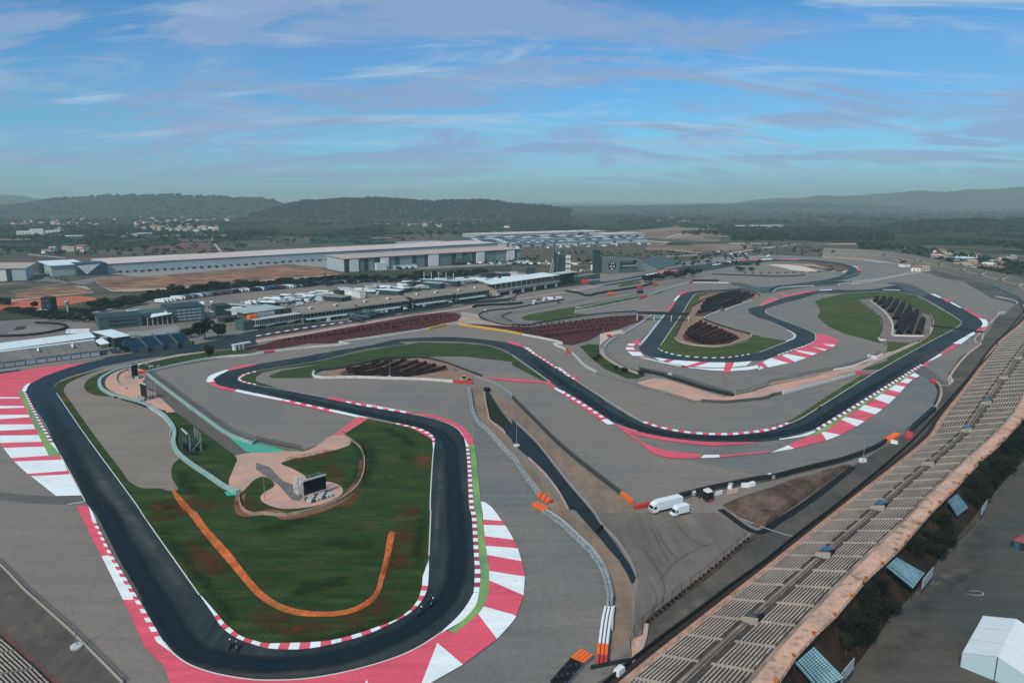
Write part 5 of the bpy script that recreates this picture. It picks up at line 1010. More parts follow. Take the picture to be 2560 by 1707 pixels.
# right hand side
DB = mat('dark_barrier', (.018, .024, .024), .7, fine=.2)
wall('barrier', 'B3 1530,1412 1750,1352 2100,1280 2352,1236 B4 0,1240 400,1140 660,1078 860,1010 1000,950 1085,898', 1.5, .8, DB, 'long black barrier bounding the wide run-off above the white trucks', 'barrier', seg=4)
fence('B4 0,1262 400,1160 660,1098 860,1032 1000,970 1080,920', 2.4, 4.5, 'dark blue fence just behind the right half of the long black barrier', m=CHAIND, r=.06)
fence('B3 1530,1440 1750,1378 2100,1304 2352,1262', 1.8, 4.5, 'dark fence behind the left half of the long black barrier', m=CHAIND, r=.05)
tyre_wall('B4 1095,892 1180,835', 3, 'orange tyre block at the right end of the long black barrier', [ORP], r=.5, gap=1.0)
wall('barrier', 'B4 1300,818 1310,790 1420,690 1520,600', 1.4, 2.2, DB, 'black barrier with grey rails leading to red tyres by the stand', 'barrier', seg=4)
wall('guard_rail', 'B4 1285,830 1298,785 1410,680 1510,590', 1.6, .2, STL, 'grey rail on the upper side of the black barrier by the stand', 'guard rail', z0=.1)
tyre_wall('B4 1300,825 1290,870', 3, 'dark red tyre end below the black barrier beside the stand', [REP], r=.5, gap=.9)
wall('barrier', 'B4 1540,590 1580,520 1592,450 1575,390 1548,362', 1.1, .8, CONB, 'pale curved barrier at the tip of the right run-off', 'barrier', seg=4)
wall('barrier', 'B4 1530,560 1558,480 1560,420 1540,375', 1.0, .7, DB, 'dark inner rail along the pale curved barrier tip', 'barrier', seg=4)
tyre_wall('B4 1505,342 1545,362', 3, 'red tyres at the upper end of the pale curved barrier', [REP], r=.5, gap=1)
wall('barrier', 'B4 1670,372 1655,345 1672,310 1760,185 1850,90 1948,0 A4 1905,1468 2010,1325 2125,1205', 1.3, 1.2, CONB, 'beige barrier along the service road right of the back straight', 'barrier', seg=5)
wall('barrier', 'B4 1690,352 1675,320', 1.2, 1.0, CONC, 'short white barrier stub at the gap near the stand', 'barrier')
strip('painted_line', 'B4 1590,378 1670,384', .5, CRM, .1); strip('painted_line', 'B4 1680,325 1770,327', .5, CONC, .1)
wall('barrier', 'A4 2120,1200 2175,1192', 2, 2, CONC, 'white block at the top end of the beige barrier', 'barrier')
BK = mat('black_edge', (.008, .011, .013), .8)
wall('barrier', 'C3 700,1720 870,1570 1240,1262 1700,920 2000,690 2352,442 C4 0,443 250,232 560,0 B4 560,1544 1000,1180 1320,900 1600,590 1830,330 2110,0 A4 2100,1470 2230,1320 2352,1165', 1.0, .35, BK, 'thin black barrier running the whole length of the road in front of the right stand', 'barrier', seg=8)
fence('C3 1095,1372 1092,1190 1200,1050 1240,1015 1500,790 1700,640 1890,490 2100,300 2200,225', 2.8, 4.6, 'tall thin fence between the dusty yard and the stand road', m=mat('faint_mesh', (.1, .09, .08), .8, alpha=.10), r=.07)
strip('dry_scrub', 'C3 1215,1120 1240,1020 1500,800 1700,650 1890,500 2100,315 2230,215', 1.3, mat('dry_scrub_soil', (.05, .026, .018), 1, (.09, .06, .04), .5, 5, fine=.4), .11)
wall('kerb_wall', 'C3 1090,1375 1170,1280 1215,1160 1235,1030', .35, 1.0, CONB, 'curved beige kerb at the corner of the tall thin fence', 'low wall')
sheet('paved_area', 'C3 1092,1370 1090,1220 1120,1160 1200,1130 1205,1180 1160,1290', PNK, .10)
wall('handrail', 'C3 720,1442 900,1405 1085,1370', 1.0, .08, DST, 'thin dark handrail crossing the service road at the bottom', 'handrail')
# left foreground fence and mast
fence('C1 -80,415 0,475 100,575 220,700 340,805 480,930 620,1055 760,1190 900,1330 1020,1450 1135,1565', 1.3, 1.15, 'black and tan railing crossing the lower left corner', m=CHAIND, pm=mat('tan_steel', (.30, .27, .22), .6), r=.05)
wall('guard_rail', 'C1 -80,425 0,485 100,585 220,712 340,818 480,943 620,1068 760,1203 900,1343 1020,1463 1130,1575', .5, .35, mat('pale_rail', (.36, .34, .29), .7), 'pale kerb rail under the railing of the lower left corner', 'guard rail', seg=3)
def mast(s, h, label, base=True, lamp=False):
    p = G(PX(s)[0]); root = empty('mast', p); tag(root, label, 'mast')
    MB().lathe((0, 0, 0), [(.14, 0), (.10, h * .5), (.05, h)], 6).build('pole', STL, root)
    if base: MB().lathe((0, 0, 0), [(1.3, 0), (1.3, .5), (1.0, .62), (.3, .65)], 12).build('base', CONC, root)
    if lamp: MB().box(-.9, -.2, h - .3, .9, .2, h + .2).build('lamp', DST, root)
mast('C1 708,1238', 10.5, 'thin white mast with concrete foot behind the railing at lower left')
mast('B2 1232,300', 9.5, 'thin mast standing in the dark plantation')
mast('B3 42,935', 10.5, 'thin mast with round concrete foot beside the sunken road')
mast('B2 85,1440', 9, 'thin mast at the rim of the pink round pad', False)
mast('B2 2168,365', 12, 'tall thin mast behind the pale guard rail', False)
mast('B4 870,1095', 9, 'thin mast by the white box at the black barrier', False)
mast('P 35,1000', 14, 'thin tall mast right of the right mulch bed', False)
mast('P 540,590', 9, 'thin mast at the left foot of the dark footbridge', False)
mast('B3 1805,525', 5, 'short mast on the tip of the pink concrete', False)
mast('A2 2265,1150', 1.5, 'tiny post', False) if 0 else None
for s, h, l in (('D1 1320,420', 16, 'grey floodlight mast between truck row and pit building, left one'), ('D1 1680,395', 20, 'grey floodlight mast in front of the blue trucks'), ('D2 885,260', 18, 'grey floodlight mast at the far edge of the paddock'), ('A1 2130,1010', 17, 'grey floodlight mast in the middle of the truck row'), ('D4 1370,620', 16, 'grey floodlight mast behind the long white roof'), ('D1 1030,1130', 9, 'short grey mast on the pit wall'), ('A2 470,1100', 16, 'grey mast beside the paddock tents')):
    mast(s, h, l, False, True)
# upper hairpin and far walls
wall('barrier', 'P 350,792 540,682 772,522', 1.1, .8, WW, 'white barrier right of the right mulch bed, left of the bridge straight', 'barrier', seg=6)
wall('barrier', 'P 180,825 290,800 350,792', 1.1, .7, WW, 'short white barrier at the bottom of the cream path', 'barrier')
wall('barrier', 'P 110,838 160,835', 1.6, 2.2, REP, 'red tyre block on the cream path', 'barrier')
wall('barrier', 'P 245,852 140,915 90,965 70,1010', 1.2, .7, CONC, 'pale curved barrier left of the upper hairpin', 'barrier', seg=5)
wall('barrier', 'P 235,850 262,848', 1.4, 2, REP, 'red end of the pale curved barrier left of the upper hairpin', 'barrier')
wall('barrier', 'P 70,1010 85,1075 150,1145 300,1235 500,1318 P 590,1350', 1.2, .8, GB_, 'grey barrier along the bottom of the upper hairpin run-off', 'barrier', seg=5)
strip('path', 'P 30,1010 40,1090 130,1170 300,1270 480,1345 580,1385', 3.0, BEI, .10)
wall('barrier', 'P 595,1345 740,1375 860,1390 B3 1400,300 1550,345 1800,425 2035,480', 1.5, 1.2, DB, 'black barrier sloping down to the tip of the pink concrete', 'barrier', seg=5)
fence('P 595,1350 740,1378 B3 1150,240 1400,290 1550,330 1800,410 2020,470', 2.4, 3, 'dark fence along the black barrier above the pink concrete', m=CHAIND)
fence('B3 2060,468 2200,440 2352,388 B4 0,372 150,342 300,308 500,262 620,240 800,190 950,130 1030,95', 2.6, 2.6, 'row of dark posts along the lower edge of the right hairpin run-off', r=.07)
wall('barrier', 'B3 2200,425 2352,380 B4 0,378 150,350 300,320 500,275 620,255', .9, .6, CONB, 'beige wall under the row of dark posts right of the hairpin', 'barrier', seg=6)
wall('barrier', 'B4 600,245 760,215 860,180 1050,100', .9, .8, CRM, 'cream wall continuing uphill beyond the row of dark posts', 'barrier', seg=6)
wall('barrier', 'B4 920,120 990,140', 1.8, 1.6, WPL, 'white service hut by the cream wall', 'hut')
strip('path', 'B4 560,290 760,250 1000,150 1200,60 1380,-20', 3.2, BEI, .10)
wall('barrier', 'P 1100,852 1115,810 1180,680 1250,560 1325,470 1345,400 1430,350 1530,290', 1.0, .4, DST, 'dark rail on the left side of the twin plantations', 'guard rail', seg=6)
wall('barrier', 'P 1100,855 1150,900 1300,950 1500,975 1700,985 1850,970 2000,925 2180,865 2228,830 2222,805', .9, .9, CONB, 'beige wall round the lower plantation', 'barrier', seg=5)
wall('barrier', 'P 1530,560 1650,505 1760,465', 1.1, .9, WW, 'white barrier left of the digger between the plantations', 'barrier', seg=5)
wall('barrier', 'P 1840,450 2000,390 2230,312', 1.1, .9, WW, 'white barrier right of the digger under the upper plantation', 'barrier', seg=5)
wall('barrier', 'P 1515,575 1600,610 1700,652 1870,705 2030,752 2215,800', 1.0, .8, DB, 'dark wall right of the lower plantation', 'barrier', seg=5)
wall('barrier', 'P 2150,165 2270,185 2340,225 2352,250', 1.0, .6, DB, 'dark rail at the upper right tip of the upper plantation', 'guard rail')
wall('barrier', 'A3 1232,1040 1400,977 1640,910', 1.3, .8, WW, 'white barrier rising to a red block above the bridge straight', 'barrier', seg=8)
wall('barrier', 'A3 1172,1045 1232,1040', 1.8, 2.5, REP, 'red tyre end left of the rising white barrier', 'barrier')
wall('barrier', 'A3 1625,912 1658,906', 1.8, 2.5, REP, 'red tyre block where two white barriers meet', 'barrier')
wall('barrier', 'A3 1660,908 1800,908 1990,914', 1.3, .8, WW, 'level white barrier with black mesh above it, far infield', 'barrier', seg=8)
wall('barrier', 'A3 1655,902 1800,902 1900,902', 3, .5, BLK, 'black netting above the level white barrier', 'netting')
wall('barrier', 'A3 580,1172 800,1135 1172,1058', 1.0, .8, CONC, 'white rail below the narrow grass wedge', 'barrier', seg=8)
wall('barrier', 'A3 580,1142 640,1138 870,1086 1160,1030 1350,990', 1.0, .6, CONC, 'white rail between the two narrow grass wedges', 'barrier', seg=8)
wall('barrier', 'A3 0,1295 180,1300 200,1288 400,1255 800,1195 1150,1172', 1.0, .6, DB, 'dark rail over the right mulch bed', 'barrier', seg=8)
wall('barrier', 'A2 2352,1305 2200,1280 2080,1235 2045,1205 2120,1170 2352,1145 A3 200,1110 480,1065', 1.0, .5, DB, 'dark rail round the outside of the small service loop', 'barrier', seg=8)
wall('barrier', 'A2 2352,1262 2290,1240 2255,1215 2300,1195 2352,1180', .8, .5, DB, 'short dark rail at the inner bend of the small service loop', 'barrier')
wall('barrier', 'A3 490,990 620,1010 690,1035 800,1010 1000,980 1180,950 1300,920', 2.2, .5, mat('dark_retaining', (.02, .03, .028), .8), 'dark retaining wall beyond the parked white van', 'wall', seg=8)
wall('barrier', 'A2 1990,1140 2040,1125 2352,1110 A3 100,1100', 2, .6, BLK, 'black underpass wall below the pit straight', 'wall')
wall('barrier', 'A2 0,1435 400,1372 900,1285 1500,1190 1890,1128 2352,1082 A3 0,1064 490,990', 1.1, .5, CONB, 'beige pit straight wall on the near side', 'barrier', seg=8)
wall('barrier', 'A3 500,988 700,950 1100,882 1240,855', 1.1, .6, CRM, 'cream wall on the near side beyond the pit exit', 'barrier', seg=8)
wall('barrier', 'A2 860,1252 1100,1214 1500,1152 2000,1072 2270,1038', 2.0, .8, mat('dark_pit_wall', (.03, .045, .05), .7, fine=.2), 'dark pit wall between the pit lane and the straight', 'barrier', seg=8)
wall('barrier', 'A3 690,892 900,872 1100,845 1240,812 1450,765 1600,742', 1.2, .5, CONC, 'pale wall on the far side of the straight beyond the red truck', 'barrier', seg=8)
wall('barrier', 'A3 1600,742 1680,720 1870,698 2100,682 2352,672', 1.2, .5, CONC, 'pale wall behind the striped run-off at the back', 'barrier', seg=8)
for s, l in (('A4 650,926 760,908 1000,880 1200,845 1350,805', 'upper of the two long white rails crossing the far run-off'), ('A4 760,922 860,915 1050,880 1200,850 1410,815', 'lower of the two long white rails crossing the far run-off')):
    wall('barrier', s, 1.2, 1.5, CONC, l, 'barrier', seg=10)
wall('barrier', 'A4 10,990 60,960 100,945 400,928 640,908 770,910', 1.6, .8, mat('dark_teal_wall', (.03, .06, .06), .8), 'dark teal wall behind the wavy infield barrier', 'barrier', seg=10)
wall('barrier', 'A4 50,995 100,960 250,945 420,940', 1.2, .8, CONC, 'pale wavy barrier at the far infield junction', 'barrier', seg=8)
wall('barrier', 'A4 880,702 1000,718 1080,722 1200,745 1370,800', 1.1, .7, CONC, 'thin pale rail in front of the far stand', 'barrier', seg=10)
wall('barrier', 'A4 1080,715 1300,745 1500,790 1700,838 1900,880 2100,950 2352,1068', 1.6, 1.6, mat('teal_grey_wall', (.20, .27, .25), .85), 'teal grey wall at the foot of the far curved stand', 'barrier', seg=10)
wall('barrier', 'A4 2090,1040 2200,1060 2275,1085 2290,1100', 1.2, 1.0, CONC, 'pale rail curling at the right end of the far run-off', 'barrier', seg=6)
wall('barrier', 'A3 1835,832 2100,838 2352,848 A4 0,850 240,848 400,828 580,795', 1.1, .6, DB, 'dark rail round the oval island at the back', 'barrier', seg=8)
wall('barrier', 'A4 380,760 480,775 570,790 600,775 560,752', 1.1, 1.5, DB, 'dark tyre bend at the right end of the oval island', 'barrier')
wall('barrier', 'A4 620,800 350,838', 1.0, .6, CONC, 'pale rail below the oval island', 'barrier')
wall('barrier', 'A4 845,1062 870,1090 960,1160 1000,1195', .9, .5, GB_, 'grey wall on the upper left side of the right plantation', 'barrier')
wall('barrier', 'A4 1020,1215 1045,1260 1048,1320 1022,1400 1012,1425', .9, .5, DB, 'dark wall on the left side of the grey service path', 'barrier')
wall('barrier', 'A4 1012,1422 1035,1440 1085,1442', 1.2, .8, CRM, 'cream wall end of the grey service path', 'barrier')
wall('barrier', 'A4 940,1075 1040,1150 1110,1225 1145,1300 1140,1390', .6, 1.4, CONC, 'pale kerb between the grey path and the right plantation', 'low wall')
wall('barrier', 'A4 850,1055 1000,1040 1180,1052 1330,1115 1420,1180 1490,1205', .9, .5, mat('brown_wall', (.12, .09, .07), .9), 'brown wall over the top of the right plantation', 'barrier', seg=6)
wall('barrier', 'A4 1490,1205 1520,1270 1515,1330 1480,1395 1400,1450', .9, .5, CONB, 'beige wall on the right side of the right plantation', 'barrier', seg=6)
wall('barrier', 'A4 1150,1395 1300,1400 1430,1400', .9, .9, CRM, 'cream wall under the right plantation', 'barrier')
wall('barrier', 'A4 1075,1445 1070,1470 B4 1085,15 1080,70 1060,90', 1, 1.0, GB_, 'grey wall dropping from the grey service path to the fence', 'barrier')
# bridges
def bridge(s0, s1, w, z0, z1, label, posts=2, m=DB):
    a, b = G(PX(s0)[0], z0), G(PX(s1)[0], z0); d = b - a; L = d.length; root = empty('footbridge', (a.x, a.y, 0), math.atan2(d.y, d.x)); tag(root, label, 'footbridge')
    MB().box(0, 0, z0, L, w, z0 + .35).build('deck', m, root)
    for y in (0, w): MB().box(0, y - .08, z0 + .355, L, y + .08, z1).build('side_panel', m, root)
    for k in range(posts + 1):
        x = L * k / posts
        if 0 < k < posts and posts == 2: continue
        MB().box(x - .35, .3, 0, x + .35, w - .3, z0).build('pier', CONC if m is DB else DST, root)
bridge('P 548,500', 'P 1305,522', 4.0, 5.2, 6.9, 'dark footbridge over the track by the upper hairpin', 3)
bridge('A4 1500,1308', 'A4 1975,1368', 1.6, 5.0, 5.9, 'dark lattice gantry over the back straight')
# brown mound between the black barrier and the road
def mound():
    P = W('F 1655,1160 1800,1112 1960,1064 1930,1085 1870,1130 1752,1213 1735,1212'); root = None
    c = sum(P, Vector()) / len(P); o = [P[i].lerp(P[(i + 1) % len(P)], k / 6) for i in range(len(P)) for k in range(6)]; v = []; f = []; R_ = 9; n = len(o)
    for r in range(R_):
        t = r / (R_ - 1)
        for p in o:
            q = p.lerp(c, t * .98); z = 2.2 * min(1, t * 4) * (.85 + .3 * noise.noise(Vector((q.x * .25, q.y * .25, 0)))); v.append((q.x, q.y, z - (.0 if r else .3)))
    for r in range(R_ - 1):
        for i in range(n): j = (i + 1) % n; f.append((r * n + i, r * n + j, r * n + n + j, r * n + n + i))
    me = bpy.data.meshes.new('dirt_mound'); me.from_pydata(v, [], f); me.materials.append(DIRT); o = link('dirt_mound', me); o['kind'] = 'structure'
mound()
strip('ditch', 'F 1655,1170 1738,1222 1790,1195 1880,1135 1960,1072', 2.2, BLK, .12)

# ------------------------------------------------------------ plantations, shrubs, trees inside the circuit
def hedge_rows(lines, h, w, label0, m=NET, soft=.35):
    for k, s in enumerate(lines):
        pts = resample(smooth(W(s), 4), max(4, int(plen(W(s)) / 2.2))); A, B = rib(pts, w); mb = MB(); v = []; f = []; nn = 7; r = random.Random(k)
        for i, p in enumerate(pts):
            for j in range(nn):
                a = math.pi * j / (nn - 1); q = A[i].lerp(B[i], .5 - .5 * math.cos(a)); hh = h * math.sin(a) ** .6 * (1 + r.uniform(-soft, soft))
                v.append((q.x + r.uniform(-.25, .25), q.y + r.uniform(-.25, .25), hh if 0 < j < nn - 1 else 0))
        for i in range(len(pts) - 1):
            for j in range(nn - 1): f.append((i * nn + j, i * nn + j + 1, (i + 1) * nn + j + 1, (i + 1) * nn + j))
        me = bpy.data.meshes.new('hedge'); me.from_pydata(v, [], f); me.materials.append(m); o = link('hedge', me); tag(o, label0[k], 'hedge', 'hedge rows of the plantations')
ordw = ['first', 'second', 'third', 'fourth', 'fifth', 'sixth', 'seventh', 'eighth', 'ninth', 'tenth', 'eleventh']
hedge_rows(['P 1560,300 1750,235 1970,185', 'P 1520,350 1750,270 2060,185', 'P 1490,400 1750,315 2150,195', 'P 1500,420 1800,355 2200,205', 'P 1520,450 1850,365 2260,225', 'P 1530,480 1800,415 2080,330', 'P 1450,490 1530,470 1700,460'], 2.2, 2.3, ['%s dark hedge row from the top of the upper plantation' % w for w in ordw])
hedge_rows(['P 1300,735 1400,670 1490,620', 'P 1270,790 1400,720 1560,640', 'P 1290,830 1450,760 1640,680', 'P 1320,860 1500,790 1720,700', 'P 1380,890 1560,830 1800,745', 'P 1440,910 1620,870 1850,790', 'P 1500,940 1700,900 1930,815', 'P 1600,950 1800,905 2000,850'], 1.5, 2.0, ['%s dark brush row from the top left of the lower plantation' % w for w in ordw], mat('brush', (.010, .007, .007), 1, (.028, .011, .010), .4, 4, fine=.4), .6)
hedge_rows(['A4 1000,1055 985,1085', 'A4 1065,1055 1030,1110', 'A4 1130,1060 1065,1145', 'A4 1185,1085 1120,1185', 'A4 1240,1110 1170,1250', 'A4 1300,1145 1180,1340', 'A4 1310,1190 1200,1390', 'A4 1365,1180 1290,1380', 'A4 1420,1255 1380,1385'], 3.0, 4.2, ['%s dark hedge row from the left of the right plantation' % w for w in ordw])
hedge_rows(['B2 830,240 1000,215 1130,160', 'B2 850,262 1100,215 1240,155', 'B2 900,282 1150,240 1370,150', 'B2 1000,295 1250,250 1480,165', 'B2 1150,292 1350,262 1560,180', 'B2 1230,300 1450,268 1640,200', 'B2 1350,300 1550,270 1740,222', 'B2 950,290 1200,260 1330,220'], 1.3, 2.2, ['%s dark brush row from the left of the middle plantation' % w for w in ordw], MATS['brush'], .6)
def crown_mesh(name, seed, n, m, size=.12): return leaf_mesh(name, *leaf_template(n, 1, 1, size, seed), m)
CR = [crown_mesh('leaves', 70 + k, 700, (LEAF, LEAF, LEAF2)[k], .17) for k in range(3)]
trunk = MB().lathe((0, 0, -2.2), [(.16, 0), (.12, 1.1), (.05, 2.4)], 7).bar((0, 0, -1.1), (.5, .2, -.1), .05).bar((0, 0, -1.0), (-.45, .3, .1), .05).mesh('trunk', BARK)
def tree(s, h, w, label, cat='tree', group=None, k=None, z=0):
    p = G(s if isinstance(s, tuple) else PX(s)[0]); r = empty('tree', (p.x, p.y, z), RND.random() * 6); tag(r, label, cat, group); hh = h * .5
    o = link('crown', CR[RND.randrange(3) if k is None else k], r, (0, 0, h - hh)); o.scale = (w / 2, w / 2, hh); o = link('trunk', trunk, r, (0, 0, h - hh)); o.scale = (w / 5, w / 5, (h - hh) / 2.2); return r
tree('B1 1925,135', 9.5, 5.2, 'single dark round tree behind the white barrier near the small arches', k=0)
for s, h, w, l in (('D5 1640,720', 15, 14, 'largest dark tree beside the blue seats'), ('D5 1830,700', 11, 12, 'dark tree just right of the largest tree by the blue seats'), ('D5 1380,700', 7, 8, 'small dark tree behind the blue seats'), ('D5 1450,690', 8, 7, 'small dark tree between the blue seats and the largest tree'),
                   ('D5 1240,130', 14, 16, 'large dark tree above the white lorries'), ('D5 520,890', 4, 7, 'dark bush at the left corner of the blue seats')):
    tree(s, h, w, l, k=0)
for i, (x, h) in enumerate(((0, 8), (60, 9), (300, 7))): tree('A1 %d,%d' % (x + 20, 1120 + i * 14), h, 7, 'brown tree at the edge of the red earth, %s' % ('leftmost', 'second from the left', 'beside the dark tower')[i], k=2)
bs = random.Random(5)
for s, n, l in (('A3 1230,905 1750,830', 16, 'dark conifer or bush in the row above the service road'),):
    a, b = PX(s)
    for i in range(n):
        t = i / n; q = (a[0] + (b[0] - a[0]) * t, a[1] + (b[1] - a[1]) * t + bs.uniform(-3, 2)); tree(q, bs.uniform(5, 11), bs.uniform(6, 11), 'dark bush in the row above the far service road', 'tree', 'dark bushes above the far service road', 0)
for s, h, w, l in (('A3 2090,798', 6, 16, 'wide dark bush on the far oval run-off, left one'), ('A3 2195,798', 5, 10, 'dark bush on the far oval run-off, right one'), ('A3 2155,742', 3.5, 18, 'low dark bush behind the two on the far oval run-off')): tree(s, h, w, l, k=0)
for i in range(11): tree((1862 + i * 20.5, 683 - 0.25 * i + .05 * i * (10 - i)), 1.8, 3.2, 'tiny round bush in the row inside the far oval', 'bush', 'tiny bushes inside the far oval', 1)
# hedgerow along the paddock and the dark yard on the left
for i in range(120):
    t = i / 120; x = 235 + t * 1000; y = 776 - 55 * min(1, t * 3.2) - max(0, t - .3) * 52 + bs.uniform(-5, 6)
    if t > .3: y += 2
    tree((x, y), bs.uniform(4, 9), bs.uniform(9, 15), 'dark green bush in the hedge behind the paddock', 'bush', 'hedge bushes behind the paddock', 0)
for i in range(26): tree((30 + i * 9 + bs.uniform(-3, 3), 786 + bs.uniform(-8, 12)), bs.uniform(3, 5), bs.uniform(8, 12), 'dark bush in the planted yard behind the small oval', 'bush', 'dark bushes of the left yard', 0)
for i in range(10): tree(('D4 %d,%d' % (870 + i * 110, 290 + (i % 2) * 28 + i * 5)), 4, 6, 'small round tree in the row behind the small oval', 'tree', 'small trees in the row behind the small oval', 0)
for i in range(60):
    t = i / 59; tree((292 + t * 545, 682 - t * 34 + (3.5 if i % 2 else -5) + bs.uniform(-1, 1)), 4, 5, 'small dark tree in the car park of the long warehouse', 'tree', 'car park trees along the long warehouse', 0)
for i in range(34): tree((1130 + i * 6.5, 661 - i * .42 + bs.uniform(-3, 5)), 4, 5, 'small dark tree beside the panelled warehouse', 'tree', 'small trees beside the panelled warehouse', 0)
MDOT = []
for s in ('A2 300,1432 1840,1215', 'A2 500,1420 1700,1262', 'A2 250,1450 1350,1310', 'A2 900,1345 1780,1205', 'A3 0,1318 1180,1212', 'A3 60,1345 1100,1245', 'A3 130,1372 1000,1290', 'A3 300,1405 880,1335'):
    a, b = PX(s); nn = 22
    for i in range(nn):
        t = (i + bs.uniform(-.2, .2)) / nn; MDOT.append((a[0] + (b[0] - a[0]) * t, a[1] + (b[1] - a[1]) * t + bs.uniform(-1, 1)))
for q in MDOT: p = G(q); plant('bush', p.x, p.y, 0, .9, .8, CR[0], 'small dark bush planted on the red mulch beds', 'bush', 'small bushes on the red mulch')
for q in ('B3 800,130', 'B3 950,235', 'B3 1020,255', 'B3 1040,255', 'B3 1180,280', 'B3 770,150'): tree(q, 2.5, 3.5, 'small dark bush in the grass wedge under the cream path', 'bush', 'small bushes in the dark grass wedge', 0)
for i in range(26):
    t = i / 25; p = G((1400 + 560 * 0 + (1618 - 1612) * 0 + 1616 - 1400 + t * 253, 1562 - t * 198)) if 0 else G((1620 + t * 250, 1558 - t * 208)); plant('bush', p.x, p.y, 0, .6, .5, SHO, 'low dry bush at the foot of the tall thin fence', 'bush', 'dry bushes at the tall thin fence')
for i in range(22):
    t = i / 21; p = G(PX('B1 %d,%d' % (1060 + t * 450, 492 + t * 135))[0]); plant('bush', p.x, p.y, 0, .8, .45, CR[1], 'brown scrub tuft inside the broad turquoise barrier', 'bush', 'scrub tufts inside the turquoise barrier')

# ------------------------------------------------------------ screens on lattice towers
def screen(sa, sb, htop, hbot, depth, label, ballast=True):
    """sa, sb: lower corners of the panel in the photograph at height hbot"""
    a, b = G(PX(sa)[0], hbot), G(PX(sb)[0], hbot); d = b - a; L = d.length; root = empty('big_screen', (a.x, a.y, 0), math.atan2(d.y, d.x)); tag(root, label, 'screen')
    MB().box(0, -.12, hbot, L, .12, htop).build('display', SCRN, root)
    MB().box(-.15, -.2, htop + .01, L + .15, .25, htop + .5).build('header', mat('cream_truss', (.50, .50, .46), .7), root)
    TR = STL
    for x in (0, L / 2, L):
        for y in (.5, depth):
            mb = MB()
            for u, v in ((-.18, -.18), (.18, -.18), (.18, .18), (-.18, .18)): mb.bar((x + u, y + v, 0), (x + u, y + v, htop), .04)
            k = 0
            while k * .8 < htop - .8: mb.bar((x - .18, y - .18, k * .8), (x + .18, y + .18, k * .8 + .8), .03); mb.bar((x + .18, y - .18, k * .8), (x - .18, y + .18, k * .8 + .8), .03); k += 1
            mb.build('truss_leg', TR, root)
        MB().bar((x, .5, htop - .1), (x, depth, .4), .05).build('brace', TR, root); MB().bar((x, .5, .4), (x, depth, htop * .55), .05).build('brace', TR, root)
    for y in (.5, depth):
        for z in (.4, htop * .5, htop): MB().bar((0, y, z), (L, y, z), .06).build('crossbar', TR, root)
        MB().bar((0, y, .4), (L, y, htop), .05).build('brace', TR, root); MB().bar((L, y, .4), (0, y, htop), .05).build('brace', TR, root)
    if ballast:
        for k in range(7):
            for j in range(3):
                m = MB(); m.lathe((0, 0, 0), [(.55, 0), (.62, .3), (.6, .8), (.5, 1.0)], 9)
                if (k + j) % 3: m.build('ballast_tank', mat('milky_plastic', (.42, .46, .46), .5, fine=.1), root, (.3 + k * (L - .6) / 6, -.9 - j * 1.25, .02))
                else: m.build('ballast_tank', mat('dark_ballast', (.05, .06, .065), .8), root, (.3 + k * (L - .6) / 6, -.9 - j * 1.25, .02))
    return root
screen('D6 1178,905', 'D6 1640,762', 6.2, 1.6, 3.6, 'large black screen on a lattice tower on the round pink pad in the big infield')
for i in range(16):
    p = G(PX('D6 %d,%d' % (1000 + (i % 4) * 60, 560 + (i // 4) * 100 + (i % 4) * 14))[0]); o = MB().box(-.6, -.5, 0, .6, .5, 1.0).build('white_crate', mat('crate_white', (.48, .46, .44), .7, fine=.2), None, p, i * .7)
    tag(o, 'pale ballast crate stacked at the left side of the large screen', 'crate', 'ballast crates by the large screen')
screen('W 533,362', 'W 617,335', 7.0, 1.0, 4, 'small black screen beside red banners at the left end of the white barrier')
screen('W 665,640', 'W 752,672', 7.5, 1.2, 4, 'black screen facing left on the pink strip, below the one with red banners')
screen('B1 1685,935', 'B1 1735,985', 7.5, .8, 4.5, 'black screen on a dark lattice on the grass between turquoise barrier and road', False)
for k, s in enumerate(('W 640,320', 'W 700,322')):
    p = G(PX(s)[0]); o = MB().box(-2.2, -.1, .3, 2.2, .1, 1.7 + k * .2).build('banner', REP, None, p, .1); tag(o, 'red banner at the head of the white barrier, %s one' % ('left', 'right')[k], 'banner')
for i in range(10):
    p = G(PX('W %d,%d' % (600 + (i * 53) % 330, 180 + (i * 29) % 60))[0]); m = [STL, WPL, DST][i % 3]
    mb = MB()
    for u, v in ((-.9, -.5), (.9, -.5), (.9, .5), (-.9, .5)): mb.bar((u, v, 0), (u, v, 1.3), .06)
    mb.box(-1, -.6, 1.2, 1, .6, 1.35); tag(mb.build('equipment_frame', m, None, p, i), 'equipment frame in the clutter above the leftmost screens', 'frame', 'equipment frames by the leftmost screens')
for i in range(22):
    p = G(PX('B1 %d,%d' % (1690 + (i % 6) * 22, 940 + (i // 6) * 14 + (i % 6) * 10))[0]); tag(MB().lathe((0, 0, 0), [(.45, 0), (.5, .4), (.45, .9)], 8).build('ballast_drum', DST, None, p), 'dark ballast drum by the screen on the grass', 'drum', 'ballast drums by the screen on the grass')
for k in range(3):
    p0, p1 = G(PX('B1 %d,%d' % (1655 + k * 28, 762 + k * 12))[0]), G(PX('B1 %d,%d' % (1740 + k * 26, 742 + k * 16))[0]); c = (p0 + p1) / 2; o = MB().bar(p0 - c + Vector((0, 0, .2)), p1 - c + Vector((0, 0, .2)), .16).build('steel_beam', BLK, None, c); tag(o, 'dark steel beam on the grass behind the grass screen', 'beam', 'steel beams on the grass')
def dirt_board(s0, s1, h, m, name, label, cat):
    a, b = G(PX(s0)[0]), G(PX(s1)[0]); d = b - a; o = MB().box(0, -.1, .1, d.length, .1, h).build(name, m, None, a, math.atan2(d.y, d.x)); tag(o, label, cat)
